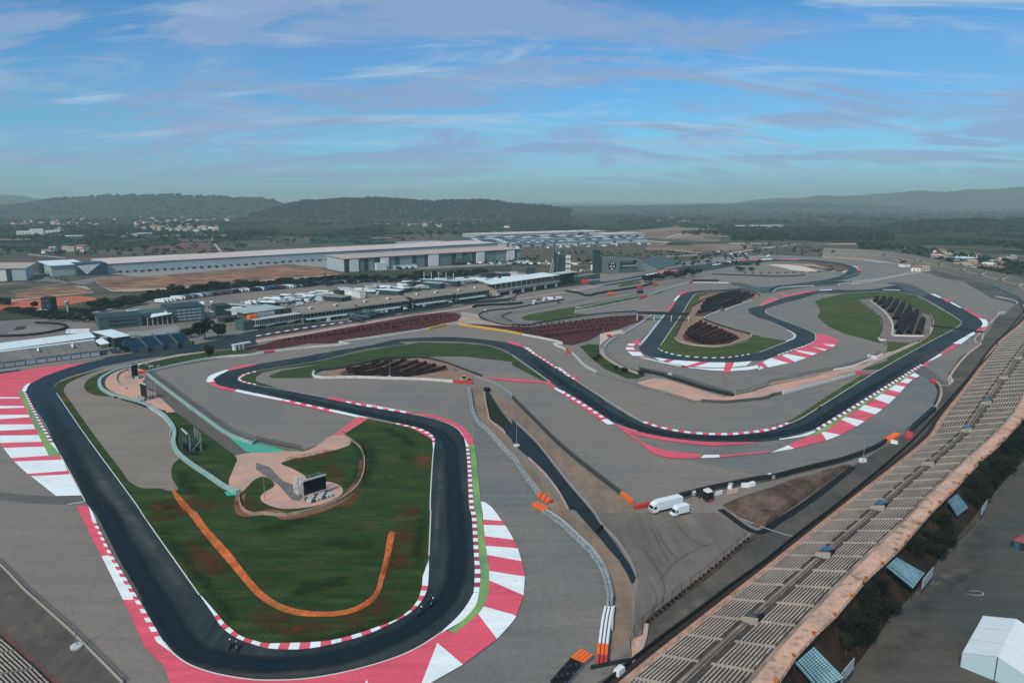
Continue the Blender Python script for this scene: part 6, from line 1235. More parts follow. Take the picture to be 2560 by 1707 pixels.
dirt_board('B3 1870,1395', 'B3 1930,1378', 1.6, WPL, 'panel', 'white panel right of the black lorry cab', 'panel')
dirt_board('B3 1975,1385', 'B3 2075,1365', 1.7, mat('peach_banner', (.60, .42, .36), .7), 'panel', 'peach banner leaning right of the white panel', 'banner')
for i, s in enumerate(('B3 2140,1310', 'B3 2200,1300', 'B3 2005,1318', 'B3 1668,1378', 'B4 30,1228', 'B4 1160,912', 'B3 1450,285', 'B4 870,1080', 'C3 985,1475', 'A2 2110,1165')):
    o = MB().hexa([(-1.3, -.7, 0), (1.3, -.7, 0), (1.3, .7, 0), (-1.3, .7, 0)], [(-1.1, -.6, 1.2), (1.2, -.6, 1.3), (1.2, .6, 1.3), (-1.1, .6, 1.2)]).build('storage_box', WPL, None, G(PX(s)[0]), i * .5)
    tag(o, ('small white box behind the black barrier, left of two', 'small white box behind the black barrier, right of two', 'small white box between black cab and fence', 'white block on the black barrier left of the cab', 'white block at the middle of the black barrier', 'white block beside the orange tyre block', 'white block on the sloping black barrier', 'white box at the foot of a mast by the dirt mound', 'white block on the service road at the bottom edge', 'white hut on the pit straight wall near the mulch tip')[i], 'box')

# ------------------------------------------------------------ vehicles
wheel = MB().lathe((0, -.15, 0), [(.30, 0), (.5, .02), (.5, .28), (.30, .30)], 12, 0, 'y').mesh('wheel', BLK)
rim = MB().lathe((0, -.17, 0), [(.2, 0), (.24, .02), (.24, .32), (.2, .34)], 8, 0, 'y').mesh('rim', STL)
def add_wheels(root, xs, w, s=1.0):
    for x in xs:
        for y in (-w, w):
            o = link('wheel', wheel, root, (x, y, .5 * s)); o.scale = (s, s, s); link('rim', rim, o)
def truck(p, rz, L, label, body=WPL, cab=None, group=None, h=3.7, small=False, detail=True):
    cab = cab or body; root = empty('truck', p, rz); tag(root, label, 'truck', group)
    MB().box(2.2, -1.25, 1.0, L, 1.25, h).build('cargo_box', body, root)
    mb = MB(); mb.hexa([(.05, -1.15, .55), (2.1, -1.15, .55), (2.1, 1.15, .55), (.05, 1.15, .55)], [(.0, -1.15, 1.7), (2.1, -1.15, 1.7), (2.1, 1.15, 1.7), (.0, 1.15, 1.7)])
    mb.hexa([(.0, -1.15, 1.7), (2.1, -1.15, 1.7), (2.1, 1.15, 1.7), (.0, 1.15, 1.7)], [(.35, -1.1, 2.75), (2.1, -1.12, 2.9), (2.1, 1.12, 2.9), (.35, 1.1, 2.75)]); mb.build('cab', cab, root)
    if detail:
        MB().hexa([(.35, -1.0, 2.92), (2.1, -1.1, 2.92), (2.1, 1.1, 2.92), (.35, 1.0, 2.92)], [(1.3, -.9, h - .1), (2.1, -1.1, h), (2.1, 1.1, h), (1.3, .9, h - .1)]).build('air_deflector', cab, root)
        MB().box(2.2, -.9, .6, L - .1, .9, .98).build('chassis', DST, root)
        MB().hexa([(-.03, -1.0, 1.75), (.0, -1.0, 1.75), (.0, 1.0, 1.75), (-.03, 1.0, 1.75)], [(.27, -.95, 2.6), (.31, -.95, 2.6), (.31, .95, 2.6), (.27, .95, 2.6)]).build('windscreen', GLS, root)
        for y in (-1.17, 1.14): MB().box(.6, y, 1.65, 1.5, y + .03, 2.45).build('side_window', GLS, root)
        MB().box(-.03, -.9, .95, .03, .9, 1.25).build('grille', BLK, root)
        for y in (-.95, .7): MB().box(-.04, y, .7, .04, y + .28, .88).build('headlight', STL, root)
        MB().box(2.15, -1.27, h + .005, L + .03, 1.27, h + .06).build('roof_rail', cab, root)
        for y in (-1.35, 1.3): MB().box(.25, y, 1.9, .4, y + .12, 2.4).build('mirror', BLK, root)
        add_wheels(root, (1.1, L - 2.3), .98)
    else:
        MB().box(0, -1.1, .1, L, 1.1, .95).build('chassis', BLK, root); MB().box(-.03, -1.0, 1.7, .02, 1.0, 2.5).build('windscreen', GLS, root)
    return root
tp, tq = G(PX('D7 720,820')[0]), G(PX('D7 1260,690')[0]); td = tq - tp
truck(tp + Vector((-.6, .4, 0)), math.atan2(td.y, td.x), td.length + .8, 'larger white box lorry parked beside the red barrier', detail=True)
def box_van():
    a, b = G(PX('D7 1120,880')[0]), G(PX('D7 1440,800')[0]); d = b - a; root = empty('box_van', a + Vector((-.4, .6, 0)), math.atan2(d.y, d.x)); tag(root, 'smaller white box van with rear ramp down, in front of the larger lorry', 'van')
    MB().hexa([(1.9, -1.05, .7), (6.0, -1.05, .7), (6.0, 1.05, .7), (1.9, 1.05, .7)], [(1.9, -1.05, 3.0), (6.0, -1.05, 3.0), (6.0, 1.05, 3.0), (1.9, 1.05, 3.0)]).build('cargo_box', WPL, root)
    mb = MB(); mb.hexa([(0, -.95, .4), (1.85, -1, .4), (1.85, 1, .4), (0, .95, .4)], [(.05, -.9, 1.05), (1.85, -1, 1.3), (1.85, 1, 1.3), (.05, .9, 1.05)]).hexa([(.55, -.93, 1.15), (1.85, -1, 1.3), (1.85, 1, 1.3), (.55, .93, 1.15)], [(1.15, -.85, 2.0), (1.85, -.95, 2.05), (1.85, .95, 2.05), (1.15, .85, 2.0)]); mb.build('cab', WPL, root)
    MB().hexa([(.50, -.85, 1.17), (.54, -.85, 1.15), (.54, .85, 1.15), (.50, .85, 1.17)], [(1.08, -.8, 1.96), (1.13, -.8, 1.96), (1.13, .8, 1.96), (1.08, .8, 1.96)]).build('windscreen', GLS, root)
    for y in (-1.02, 1.0): MB().box(1.0, y, 1.2, 1.75, y + .03, 1.85).build('side_window', GLS, root)
    MB().hexa([(1.0, -.9, 2.07), (1.88, -1, 2.07), (1.88, 1, 2.07), (1.0, .9, 2.07)], [(1.5, -.9, 2.9), (1.88, -1, 3.0), (1.88, 1, 3.0), (1.5, .9, 2.9)]).build('air_deflector', WPL, root)
    MB().hexa([(6.05, -.95, .7), (6.05, .95, .7), (7.5, .95, .05), (7.5, -.95, .05)], [(6.05, -.95, .78), (6.05, .95, .78), (7.5, .95, .12), (7.5, -.95, .12)]).build('ramp', WPL, root)
    MB().box(.1, -.8, .35, 6, .8, .68).build('chassis', BLK, root); add_wheels(root, (.85, 4.7), .85, .72)
box_van()
ta, tb = G(PX('D7 1850,580')[0]), G(PX('D7 1640,470')[0])
r_ = empty('tractor_unit', ta, math.atan2((tb - ta).y, (tb - ta).x)); tag(r_, 'black lorry cab with white roof fairings by the black barrier', 'truck')
MB().hexa([(0, -1.2, .5), (2.3, -1.2, .5), (2.3, 1.2, .5), (0, 1.2, .5)], [(.1, -1.2, 3.0), (2.3, -1.2, 3.1), (2.3, 1.2, 3.1), (.1, 1.2, 3.0)]).build('cab', CARS[2], r_)
MB().hexa([(.3, -1.1, 3.12), (2.3, -1.15, 3.12), (2.3, -.1, 3.12), (.3, -.1, 3.12)], [(.9, -1.0, 3.7), (2.3, -1.1, 3.75), (2.3, -.1, 3.75), (.9, -.1, 3.7)]).hexa([(.3, .1, 3.12), (2.3, .1, 3.12), (2.3, 1.15, 3.12), (.3, 1.1, 3.12)], [(.9, .1, 3.7), (2.3, .1, 3.75), (2.3, 1.1, 3.75), (.9, 1.0, 3.7)]).build('roof_fairing', CRM, r_)
MB().box(-.04, -1.0, 1.8, .06, 1.0, 2.6).build('windscreen', GLS, r_); MB().box(-.06, -1.1, .35, .1, 1.1, .75).build('bumper', REP, r_); MB().box(2.35, -.5, .7, 6, .5, 1.0).build('chassis', DST, r_); add_wheels(r_, (1.0, 4.2, 5.4), 1.0); MB().box(.5, -1.22, 1.6, 1.4, -1.19, 2.4).build('side_window', STL, r_)
def car_tree(m):
    root = empty('car'); mb = MB()
    mb.hexa([(-2.1, -.85, .3), (2.1, -.85, .3), (2.1, .85, .3), (-2.1, .85, .3)], [(-2.05, -.82, .85), (2.0, -.82, .8), (2.0, .82, .8), (-2.05, .82, .85)]); mb.hexa([(-1.6, -.78, .85), (1.0, -.78, .85), (1.0, .78, .85), (-1.6, .78, .85)], [(-1.2, -.65, 1.42), (.35, -.65, 1.42), (.35, .65, 1.42), (-1.2, .65, 1.42)]); mb.build('body', m, root)
    g = MB(); g.hexa([(-1.62, -.80, .90), (1.02, -.80, .90), (1.02, .80, .90), (-1.62, .80, .90)], [(-1.30, -.69, 1.34), (.46, -.69, 1.34), (.46, .69, 1.34), (-1.30, .69, 1.34)]); g.build('windows', GLS, root)
    b = MB()
    for x in (-1.3, 1.3):
        for y in (-.85, .67): b.lathe((x, y, .31), [(.2, 0), (.31, .01), (.31, .17), (.2, .18)], 10, 0, 'y')
    b.build('tyres', BLK, root); return root
CT = [car_tree(m) for m in CARS]; CUSED = [False] * 6
def car(p, rz, k, label, group):
    o = CT[k] if not CUSED[k] else copy_tree(CT[k]); CUSED[k] = True; o.location = (p.x, p.y, 0); o.rotation_euler = (0, 0, rz); tag(o, label, 'car', group); return o
CN = ['white', 'silver', 'black', 'grey', 'blue', 'red']
def van(p, rz, L, label, m, group=None, h=2.9):
    root = empty('motorhome', p, rz); tag(root, label, 'van', group)
    MB().hexa([(0, -1.1, .35), (L, -1.1, .35), (L, 1.1, .35), (0, 1.1, .35)], [(.9, -1.05, h), (L, -1.1, h), (L, 1.1, h), (.9, 1.05, h)]).build('body', m, root)
    MB().box(.05, -1.12, .03, L - .05, 1.12, .5).build('wheels', BLK, root); MB().hexa([(.25, -1.0, 1.35), (.3, -1.0, 1.35), (.3, 1.0, 1.35), (.25, 1.0, 1.35)], [(.65, -1.0, 2.2), (.7, -1.0, 2.2), (.7, 1.0, 2.2), (.65, 1.0, 2.2)]).build('windscreen', GLS, root)
    return root
r5 = random.Random(21)
# the long row of lorries and coaches behind the paddock
LC = [('white', WPL), ('white', WPL), ('dark', CARS[3]), ('blue', CARS[4]), ('pale grey', CARS[1]), ('dark red', mat('maroon_paint', (.11, .03, .05), .4)), ('dark teal', mat('teal_paint', (.02, .07, .08), .4)), ('black', CARS[2])]
def lorry_row(s0, s1, n, seq, grp):
    a, b = PX(s0)[0], PX(s1)[0]
    for i in range(n):
        t = i / max(1, n - 1); p = G((a[0] + (b[0] - a[0]) * t, a[1] + (b[1] - a[1]) * t)); nm, m = LC[seq[i % len(seq)]]
        dd = (G(b) - G(a)).normalized(); ang = math.atan2(dd.y, dd.x) + math.radians(118)
        if nm == 'white' and i < 4 and grp.startswith('white'): van(p, ang, 10, 'white coach at the left end of the long lorry row', m, grp, 3.4)
        else: truck(p, ang, 12, '%s lorry in the long row behind the paddock' % nm, m, group='lorries parked behind the paddock', detail=False, h=3.6)
lorry_row('D5 1085,205', 'D5 1240,185', 4, [0], 'white coaches at the end of the lorry row')
lorry_row('D5 1330,165', 'D5 2330,40', 26, [0, 0, 2, 6, 4, 3, 4, 0, 2, 4, 4, 2, 7, 2, 2, 5, 5, 2, 5, 7, 7, 0, 4, 0], 'l')
lorry_row('D1 20,400', 'D1 1350,295', 24, [7, 0, 0, 0, 7, 7, 7, 6, 0, 3, 3, 7, 3, 7, 5, 5, 4, 0, 0, 4, 6, 4, 7], 'l')
lorry_row('D1 1440,262', 'D2 330,355', 26, [7, 7, 6, 3, 6, 3, 4, 3, 6, 3, 3, 7, 7, 4, 7, 6, 0, 7, 4, 7, 6], 'l')
# cars and vans scattered in the paddock
def park(s0, s1, n, jx, jy, grp, lab, ang=None, ks=(0, 0, 0, 1, 1, 2, 3, 4)):
    a, b = PX(s0)[0], PX(s1)[0]
    for i in range(n):
        t = (i + r5.uniform(-.2, .2)) / max(1, n - 1); k = r5.choice(ks); q = (a[0] + (b[0] - a[0]) * t + r5.uniform(-jx, jx), a[1] + (b[1] - a[1]) * t + r5.uniform(-jy, jy))
        if r5.random() < .26 and ks[0] == 0: van(G(q), r5.uniform(0, 3.1), 6.5, 'white motorhome ' + lab, WPL, grp)
        else: car(G(q), (ang if ang is not None else r5.uniform(0, 3.1)), k, CN[k] + ' car ' + lab, grp)
park('D5 600,370', 'D5 1090,300', 20, 4, 3, 'vehicles behind the teal office building', 'parked behind the left half of the teal offices')
park('D5 1330,280', 'D5 1800,250', 18, 4, 4, 'vehicles right of the teal office building', 'parked above the right end of the teal offices')
park('D1 40,630', 'D1 900,600', 34, 6, 6, 'vehicles crowded behind the first pit building', 'in the crowd behind the first pit building')
park('D1 1100,620', 'D1 1650,560', 18, 6, 5, 'vehicles behind the second pit roof', 'parked behind the second pit roof')
park('D2 0,600', 'D2 850,500', 30, 8, 5, 'vehicles behind the third pit roof', 'parked behind the third pit roof')
park('D2 950,440', 'D2 1500,450', 14, 8, 4, 'vehicles behind the fourth pit roof', 'parked behind the fourth pit roof')
park('D5 1650,430', 'D5 1720,430', 3, 2, 2, 'cars right of the teal office building', 'by the right end wall of the teal offices', ks=(0, 1))
park('D3 1300,1030', 'D3 1600,1000', 4, 4, 3, 'cars in the yard below the pit straight', 'parked in the yard below the pit straight', ks=(0, 1, 2))
park('D3 1500,990', 'D3 1720,1060', 4, 3, 3, 'cars in the yard below the pit straight', 'parked in the yard below the pit straight', ks=(0, 1, 2, 3))
van(G(PX('D3 1200,1100')[0]), 1.2, 6.5, 'white van alone in the yard below the pit straight', WPL)
park('A2 2000,730', 'A3 620,735', 60, 6, 3, 'cars in the car park of the panelled warehouse', 'in the car park right of the panelled warehouse', ang=1.4)
park('A3 60,590', 'A3 1250,548', 110, 5, 4, 'cars before the striped factory roofs', 'in the dense car park before the striped factory roofs', ang=1.3)
park('A3 1850,640', 'A3 2352,655', 24, 4, 4, 'cars by the road behind the circuit', 'parked by the road behind the circuit', ang=1.3, ks=(0, 0, 1))
park('A1 280,800', 'A1 620,860', 40, 8, 10, 'cars in the car park left of the long warehouse', 'in the car park left of the long warehouse', ks=(1, 2, 3))
park('A3 620,800', 'A3 850,800', 12, 4, 4, 'cars left of the emblem building', 'parked left of the building with the emblem', ks=(0, 1))
# a digger and service machines
def digger(s, m, label):
    p = G(PX(s)[0]); r = empty('loader', p, .6); tag(r, label, 'loader'); MB().box(-2, -1, .8, 1.6, 1, 1.9).build('body', m, r); MB().hexa([(-.8, -.8, 1.9), (.8, -.8, 1.9), (.8, .8, 1.9), (-.8, .8, 1.9)], [(-.6, -.7, 3.1), (.6, -.7, 3.1), (.6, .7, 3.1), (-.6, .7, 3.1)]).build('cab', GLS, r)
    MB().box(-.75, -.8, 3.11, .75, .8, 3.25).build('cab_roof', m, r); mb = MB(); mb.bar((1.5, 0, 1.6), (3.6, 0, .7), .18).hexa([(3.3, -1, .1), (4.2, -1, .1), (4.2, 1, .1), (3.3, 1, .1)], [(3.4, -1, 1.1), (3.6, -1, 1.1), (3.6, 1, 1.1), (3.4, 1, 1.1)]); mb.build('bucket_arm', DST, r); add_wheels(r, (-1.2, 1.1), .95, 1.1)
digger('B2 1912,345', mat('sand_yellow', (.50, .42, .26), .5), 'sand coloured loader behind the red barrier in the middle of the circuit')
digger('P 1790,450', mat('brown_machine', (.25, .18, .12), .6), 'brown loader between the two infield plantations')
o = car(G(PX('B2 1810,240')[0]), 2.9, 1, 'silver car right of the dark middle plantation', None)
for s, k, l in (('P 105,222', ORP, 'orange loader far behind the narrow grass wedges'), ('P 540,135', REP, 'red vehicle on the far service road, left one'), ('P 765,85', REP, 'dark red vehicle on the far service road, right one'), ('P 545,195', CARS[2], 'black vehicle below the left red one')):
    v = van(G(PX(s)[0]), .4, 7, l, k)
tag(MB().box(-4, -2, 0, 4, 2, 4).box(-3, -2.1, 1, 3, -2.02, 3).build('red_container', REP, None, G(PX('D3 2215,690')[0]), .2), 'red container at the end of the pit building', 'container')

# ------------------------------------------------------------ buildings
def frame_box(s0, s1, z=0):
    a, b = G(PX(s0)[0], z), G(PX(s1)[0], z); d = b - a; return Vector((a.x, a.y, 0)), d.length, math.atan2(d.y, d.x)
def building(s0, s1, label, name='building', cat='building', group=None):
    a, L, rz = frame_box(s0, s1); r = empty(name, a, rz); tag(r, label, cat, group); return r, L
GLINE = [(756.9, 808.8), (1200, 749), (1403, 715)]
def gl(px):
    for a, b in zip(GLINE, GLINE[1:]):
        if px <= b[0] or b is GLINE[-1]: return (px, a[1] + (b[1] - a[1]) * (px - a[0]) / (b[0] - a[0]))
def pit(px0, px1, D, h, label, slope=2.8, roof=ROOFG, bays=12, canopy=ROOFW):
    a, b = G(gl(px0)), G(gl(px1)); d = b - a; L = d.length; r = empty('pit_building', a, math.atan2(d.y, d.x)); tag(r, label, 'pit building')
    MB().box(0, 3, 0, L, D, h - .6).build('wall', OFFD, r)
    n = max(3, round(L / 13))
    for k in range(n):
        x0, x1 = L * k / n + .1, L * (k + 1) / n - .1
        MB().hexa([(x0, -1, h), (x1, -1, h), (x1 + 2, D, h + slope), (x0 + 2, D, h + slope)], [(x0, -1, h + .35), (x1, -1, h + .35), (x1 + 2, D, h + slope + .35), (x0 + 2, D, h + slope + .35)]).build('roof_panel', roof, r)
    for k in (.22, .68):
        x = L * k; MB().box(x, D * .45, h + slope * .5 + .4, x + 3.0, D * .62, h + slope * .5 + 1.7).build('skylight', WALLW, r); MB().box(x + .4, D * .42, h + slope * .5 + .4, x + 2.2, D * .449, h + slope * .5 + 1.5).build('opening', BLK, r)
    MB().box(-.2, -1.05, h - .35, L + .2, -.7, h - .03).build('gutter', CONC, r)
    m = round(L / 3.2)
    for k in range(m):
        x = L * k / m; MB().box(x + .25, 2.6, h * .50, x + L / m - .25, 2.98, h - .9).build('window', GLS, r); MB().box(x, -.7, h * .48, x + .18, -.5, h - .4).build('column', STL, r)
    MB().box(0, -.6, h * .44, L, 3, h * .48).build('terrace_floor', CONC, r); MB().box(0, -.62, h * .48, L, -.55, h * .48 + .9).build('balcony_glass', OFF, r)
    MB().box(L * .05, -3.2, h * .38, L * .80, -.65, h * .41).build('canopy', canopy, r)
    g = round(L / 6)
    for k in range(g):
        x = L * k / g; MB().box(x + .5, 2.3, .05, x + L / g - .5, 2.9, h * .36).build('garage_door', BLK if r5.random() < .75 else WALLW, r); MB().box(x - .25, -.4, 0, x + .25, .1, h * .38).build('pillar', CONC, r)
    for k in range(int(L / 9)):
        if r5.random() < .45: x = r5.uniform(2, L - 4); tag(MB().box(0, 0, 0, 2.6, 2.4, 2.4).build('white_cabin', WPL, None, G(gl(px0)) + Vector((math.cos(r.rotation_euler[2]) * x + 1.5, math.sin(r.rotation_euler[2]) * x - 3.5, 0)), r.rotation_euler[2]), 'small white cabin on the pit lane apron', 'cabin', 'white cabins on the pit lane')
    return r
pit(757, 893, 16, 7.6, 'second pit building from the left, with grey brown roof and long white canopy')
pit(896, 1022, 16, 7.9, 'third pit building from the left, next to the slanting canopies')
pit(1032, 1134, 16, 8.6, 'fourth pit building from the left, with a glazed left end')
pit(1140, 1228, 15, 8.2, 'fifth pit building from the left, before the white roofed stand', slope=2.4)
# the first pit building with three white screens and an orange display
r, L = building('D1 300,1130', 'D1 1215,985', 'first pit building on the left, white roof, three white panels and an orange display', 'pit_building', 'pit building')
MB().box(0, 2, 0, L, 22, 7.0).build('wall', OFFD, r); MB().box(-.5, -1.5, 7.0, L + .5, 23, 7.4).build('terrace', CONC, r)
MB().box(-1, 9, 7.4, L * .72, 22, 11.6).build('upper_storey', mat('brown_grey_cladding', (.10, .09, .08), .8), r); MB().box(-3, 7, 11.6, L * .80, 36, 12.0).build('roof', mat('pale_green_roof', (.40, .49, .46), .7, (.3, .38, .36), .08, 4, fine=.08), r)
for k in range(3): MB().box(L * (.13 + .14 * k), 8.6, 7.9, L * (.13 + .14 * k) + 5.8, 8.95, 10.9).build('white_panel', mat('cream_panel', (.66, .64, .58), .6), r)
MB().box(-1.5, 3.5, 7.5, 4.5, 8.0, 10.6).build('orange_display', mat('orange_display', (.85, .17, .04), .5), r)
MB().box(L * .72 + .05, 7.0, 7.4, L * .9, 21, 11.0).build('dark_block', DST, r)
m = 26
for k in range(m):
    x = L * k / m; MB().box(x + .3, 1.6, 3.2, x + L / m - .3, 1.98, 6.6).build('window', GLS, r); MB().box(x, -.9, 2.6, x + .25, -.6, 6.9).build('column', WALLW, r)
MB().box(0, -1.2, 2.4, L, 2, 2.75).build('terrace_floor', CONC, r); MB().box(-8, 2, 0, -.1, 14, 7).build('glass_corner', OFF, r)
for k, x in enumerate((6, 24)): MB().hexa([(x, -6, 2.2), (x + 9, -2, 2.2), (x + 9, -1.6, 2.2), (x, -5, 2.2)], [(x, -6, 2.5), (x + 9, -2, 2.8), (x + 9, -1.6, 2.8), (x, -5, 2.5)]).build('pit_wing', CONC, r)
# last section: white roofed stand
a, b = G(gl(1245)), G(gl(1403)); d = b - a; L = d.length; r = empty('covered_stand', a, math.atan2(d.y, d.x)); tag(r, 'long stand with flat white roof at the right end of the pit buildings', 'grandstand')
MB().hexa([(-4, 4, 12.0), (L, 2, 12.0), (L, 26, 13.2), (2, 26, 13.2)], [(-4, 4, 12.4), (L, 2, 12.4), (L, 26, 13.6), (2, 26, 13.6)]).build('roof', ROOFW, r)
for k in range(9): MB().hexa([(0, 2 + k * 1.8, 0), (L, 2 + k * 1.8, 0), (L, 3.8 + k * 1.8, 0), (0, 3.8 + k * 1.8, 0)], [(0, 2 + k * 1.8, 6 + k * .45), (L, 2 + k * 1.8, 6 + k * .45), (L, 3.8 + k * 1.8, 6 + k * .45), (0, 3.8 + k * 1.8, 6 + k * .45)]).build('step', ROOFG if k % 2 else BEI, r)
MB().box(0, 1.2, 5.4, L, 1.9, 6.2).build('parapet', CONC, r); MB().box(0, 1.0, 3.9, L, 1.9, 4.4).build('ledge', CONC, r); MB().box(0, 1.6, 4.4, L, 1.98, 5.3).build('dark_band', GLS, r)
for k in range(14): x = L * k / 13; MB().box(x - .2, 3, 6.2, x + .2, 3.4, 12).build('column', STL, r)
for k in range(22):
    x = L * k / 22; MB().box(x + .3, 1.3, .1, x + L / 22 - .5, 1.95, 3.6).build('garage_door', BLK if k % 4 else WALLW, r)
r2 = empty('end_block', b + Vector((1, 4, 0)), math.atan2(d.y, d.x)); tag(r2, 'dark steel framed block closing the pit row by the tower', 'building')
for k in range(4): MB().box(0, 0, k * 3.4 + 2.6, 34, 14, k * 3.4 + 3.0).build('floor_slab', CONC if k == 3 else DST, r2)
for x in range(0, 35, 6):
    for y in (0, 14): MB().box(x - .25, y - .25, 0, x + .25, y + .25, 13).build('column', DST, r2)
MB().box(2, 5, 0, 32, 13, 12.4).build('core', OFFD, r2)
# control tower
p = G(PX('D3 1660,560')[0]); r = empty('control_tower', p, .08); tag(r, 'tall dark control tower with four white framed storeys and a mast', 'tower')
MB().box(0, 0, 0, 16, 14, 28).build('body', mat('tower_concrete', (.07, .11, .11), .8), r)
for k in range(9): MB().box(.5, -.25, 2 + k * 2.8, 8, -.02, 3.9 + k * 2.8).build('window', OFFD, r); MB().box(.3, -.5, 4.2 + k * 2.8, 8.2, -.03, 4.5 + k * 2.8).build('ledge', OFF, r)
MB().box(9, -1.5, 0, 10.2, -.03, 28.5).build('fin', DST, r); MB().box(10.3, -1.2, 2, 17.5, -.1, 28.4).build('frame_block', mat('tower_frame', (.10, .12, .12), .8), r)
for k in range(4):
    for j in range(2): MB().box(10.9 + j * 3.3, -1.5, 5.2 + k * 5.8, 13.7 + j * 3.3, -1.25, 9.2 + k * 5.8).build('white_panel', WALLW, r)
MB().box(-2.5, 3, 0, -.1, 8, 34).build('stair_shaft', DST, r); MB().bar((-1, 2, 30), (-1, 2, 41), .5).build('antenna', STL, r); MB().bar((-9, 0, 2), (-5, 0, 22), .5).bar((-7, 0, 2), (-3.5, 0, 15), .4).build('strut', CONC, r); MB().lathe((3, 4, 28), [(.8, 0), (1.2, 1), (.6, 2)], 8).build('dome', WPL, r)
# small stand with the round emblem
r, L = building('R 70,440', 'R 560,420', 'building with a dark round emblem and covered rows of seats, right of the tower', 'club_stand')
MB().box(0, 0, 0, L * .38, 22, 20).build('block', mat('grey_teal_block', (.12, .16, .16), .8), r); MB().box(L * .38 + .05, 8, 15.5, L, 24, 17).build('roof', mat('grey_teal_block', (0, 0, 0)), r)
o = MB().lathe((L * .17, -.4, 10), [(5.5, 0), (5.5, .3)], 20, 0, 'y').build('emblem', CARS[2], r)
for q in ((-2, 3, 1.2, 2.4), (1, 3, 1.2, 2.4), (-3, -1, 2, 2), (1.2, -1, 2, 2), (-1.5, -4, 3, 1.4)): MB().box(L * .17 + q[0], -.6, 10 + q[1] - 1, L * .17 + q[0] + q[2], -.42, 10 + q[1] + q[3] - 1).build('emblem_mark', WALLW, o)
for k in range(5): MB().box(L * .38, 2 + k * 3, 0, L * .9, 4.9 + k * 3, 4 + k * 1.5).build('step', OFF, r)
for k in range(8): MB().box(L * (.4 + .055 * k), 9.5, 13.6, L * (.43 + .055 * k), 9.9, 14.8).build('window', WALLW, r)
MB().box(L * .4, 5, 8.5, L * .86, 6, 9.3).build('parapet', CONC, r); MB().box(L * .92, 3, 0, L, 20, 16).build('stair_tower', MATS['grey_teal_block'], r); MB().box(-12, 8, 0, -4, 14, 30).build('dark_shaft', OFFD, r)
r, L = building('R 760,395', 'R 1050,310', 'low green stand beyond the emblem building, before the dark bushes', 'stand')
for k in range(9): MB().box(0, k * 3.2, 0, L, k * 3.2 + 3.1, 2 + k * 1.25).build('step', mat('teal_step', (.14, .22, .20), .8) if k % 2 else mat('teal_step_dark', (.10, .17, .16), .8), r)
# teal offices with glass centre
r, L = building('D5 190,585', 'D5 1640,445', 'long teal office building with a glazed centre and white canopy', 'office_building')
MB().box(-1, 0, 0, L * .38, 26, 8.2).build('left_wing', OFF, r); MB().box(-1.3, -.2, 8.21, L * .38, 26, 8.7).build('roof', OFFD, r)
MB().box(L * .385, 4, 0, L * .62, 26, 9.0).build('centre', OFF, r); MB().box(L * .63, -1, 0, L, 26, 11.5).build('right_wing', OFF, r); MB().box(L * .625, -1.2, 11.51, L + .2, 26, 12).build('roof', OFFD, r)
for k in range(2):
    for j in range(6): MB().box(L * .07 + j * L * .045, -.3, 2.2 + k * 3.0, L * .07 + j * L * .045 + L * .036, -.03, 3.1 + k * 3.0).build('window', GLS, r)
for k in range(4):
    for j in range(5): MB().box(L * .72 + j * L * .05, -1.3, 1.6 + k * 2.5, L * .72 + j * L * .05 + L * .04, -1.03, 2.5 + k * 2.5).build('window', WALLB, r)
MB().box(L * .42, -2, 0, L * .66, 3.9, 6.0).build('glass_hall', GLS, r)
for k in range(6): MB().box(L * .42 + k * L * .048, -2.3, 0, L * .42 + k * L * .048 + .5, -2.03, 6.3).build('column', CONC, r)
MB().hexa([(L * .45, -4, 6.3), (L * .66, -4, 7.8), (L * .66, 8, 8.8), (L * .50, 8, 8.2)], [(L * .45, -4, 6.6), (L * .66, -4, 8.2), (L * .66, 8, 9.2), (L * .50, 8, 8.6)]).build('canopy', ROOFW, r)
sheet('runoff', 'D5 640,600 780,600 1190,530 1280,545 1270,600 1100,640 850,665 600,660 500,620', mat('pale_plaza', (.24, .26, .25), .9, fine=.05), .04)
# blue stand
a = [G(p, z) for p, z in zip(PX('D5 640,880 1470,770 1330,612 450,700'), (1.5, 1.5, 7.5, 7.5))]
r = empty('blue_stand', (a[0].x, a[0].y, 0)); tag(r, 'stand of dark blue seats with three pale stairs, beside the main straight', 'grandstand'); O = Vector((a[0].x, a[0].y, 0)); a = [q - O for q in a]
for k in range(4):
    e0, e1, f0, f1 = a[0].lerp(a[1], k / 4 + .012), a[0].lerp(a[1], (k + 1) / 4 - .012), a[3].lerp(a[2], k / 4 + .012), a[3].lerp(a[2], (k + 1) / 4 - .012)
    for j in range(12):
        q = [e0.lerp(f0, j / 12), e1.lerp(f1, j / 12), e1.lerp(f1, (j + .93) / 12), e0.lerp(f0, (j + .93) / 12)]; z = q[0].z
        MB().hexa([(p.x, p.y, 0) for p in q], [(p.x, p.y, z) for p in q]).build('seat_row', BLUE, r)
    if k: u0, u1 = a[0].lerp(a[1], k / 4), a[3].lerp(a[2], k / 4); dd = (a[1] - a[0]).normalized() * .5; MB().hexa([u0 - dd, u0 + dd, u1 + dd, u1 - dd], [u0 - dd + Vector((0, 0, .5)), u0 + dd + Vector((0, 0, .5)), u1 + dd + Vector((0, 0, .7)), u1 - dd + Vector((0, 0, .7))]).build('aisle_stair', OFF, r)
    c = e0.lerp(e1, .3); MB().box(c.x, c.y, 0, c.x + 6, c.y + 2.5, 3.2).build('stair_opening', OFFD, r)
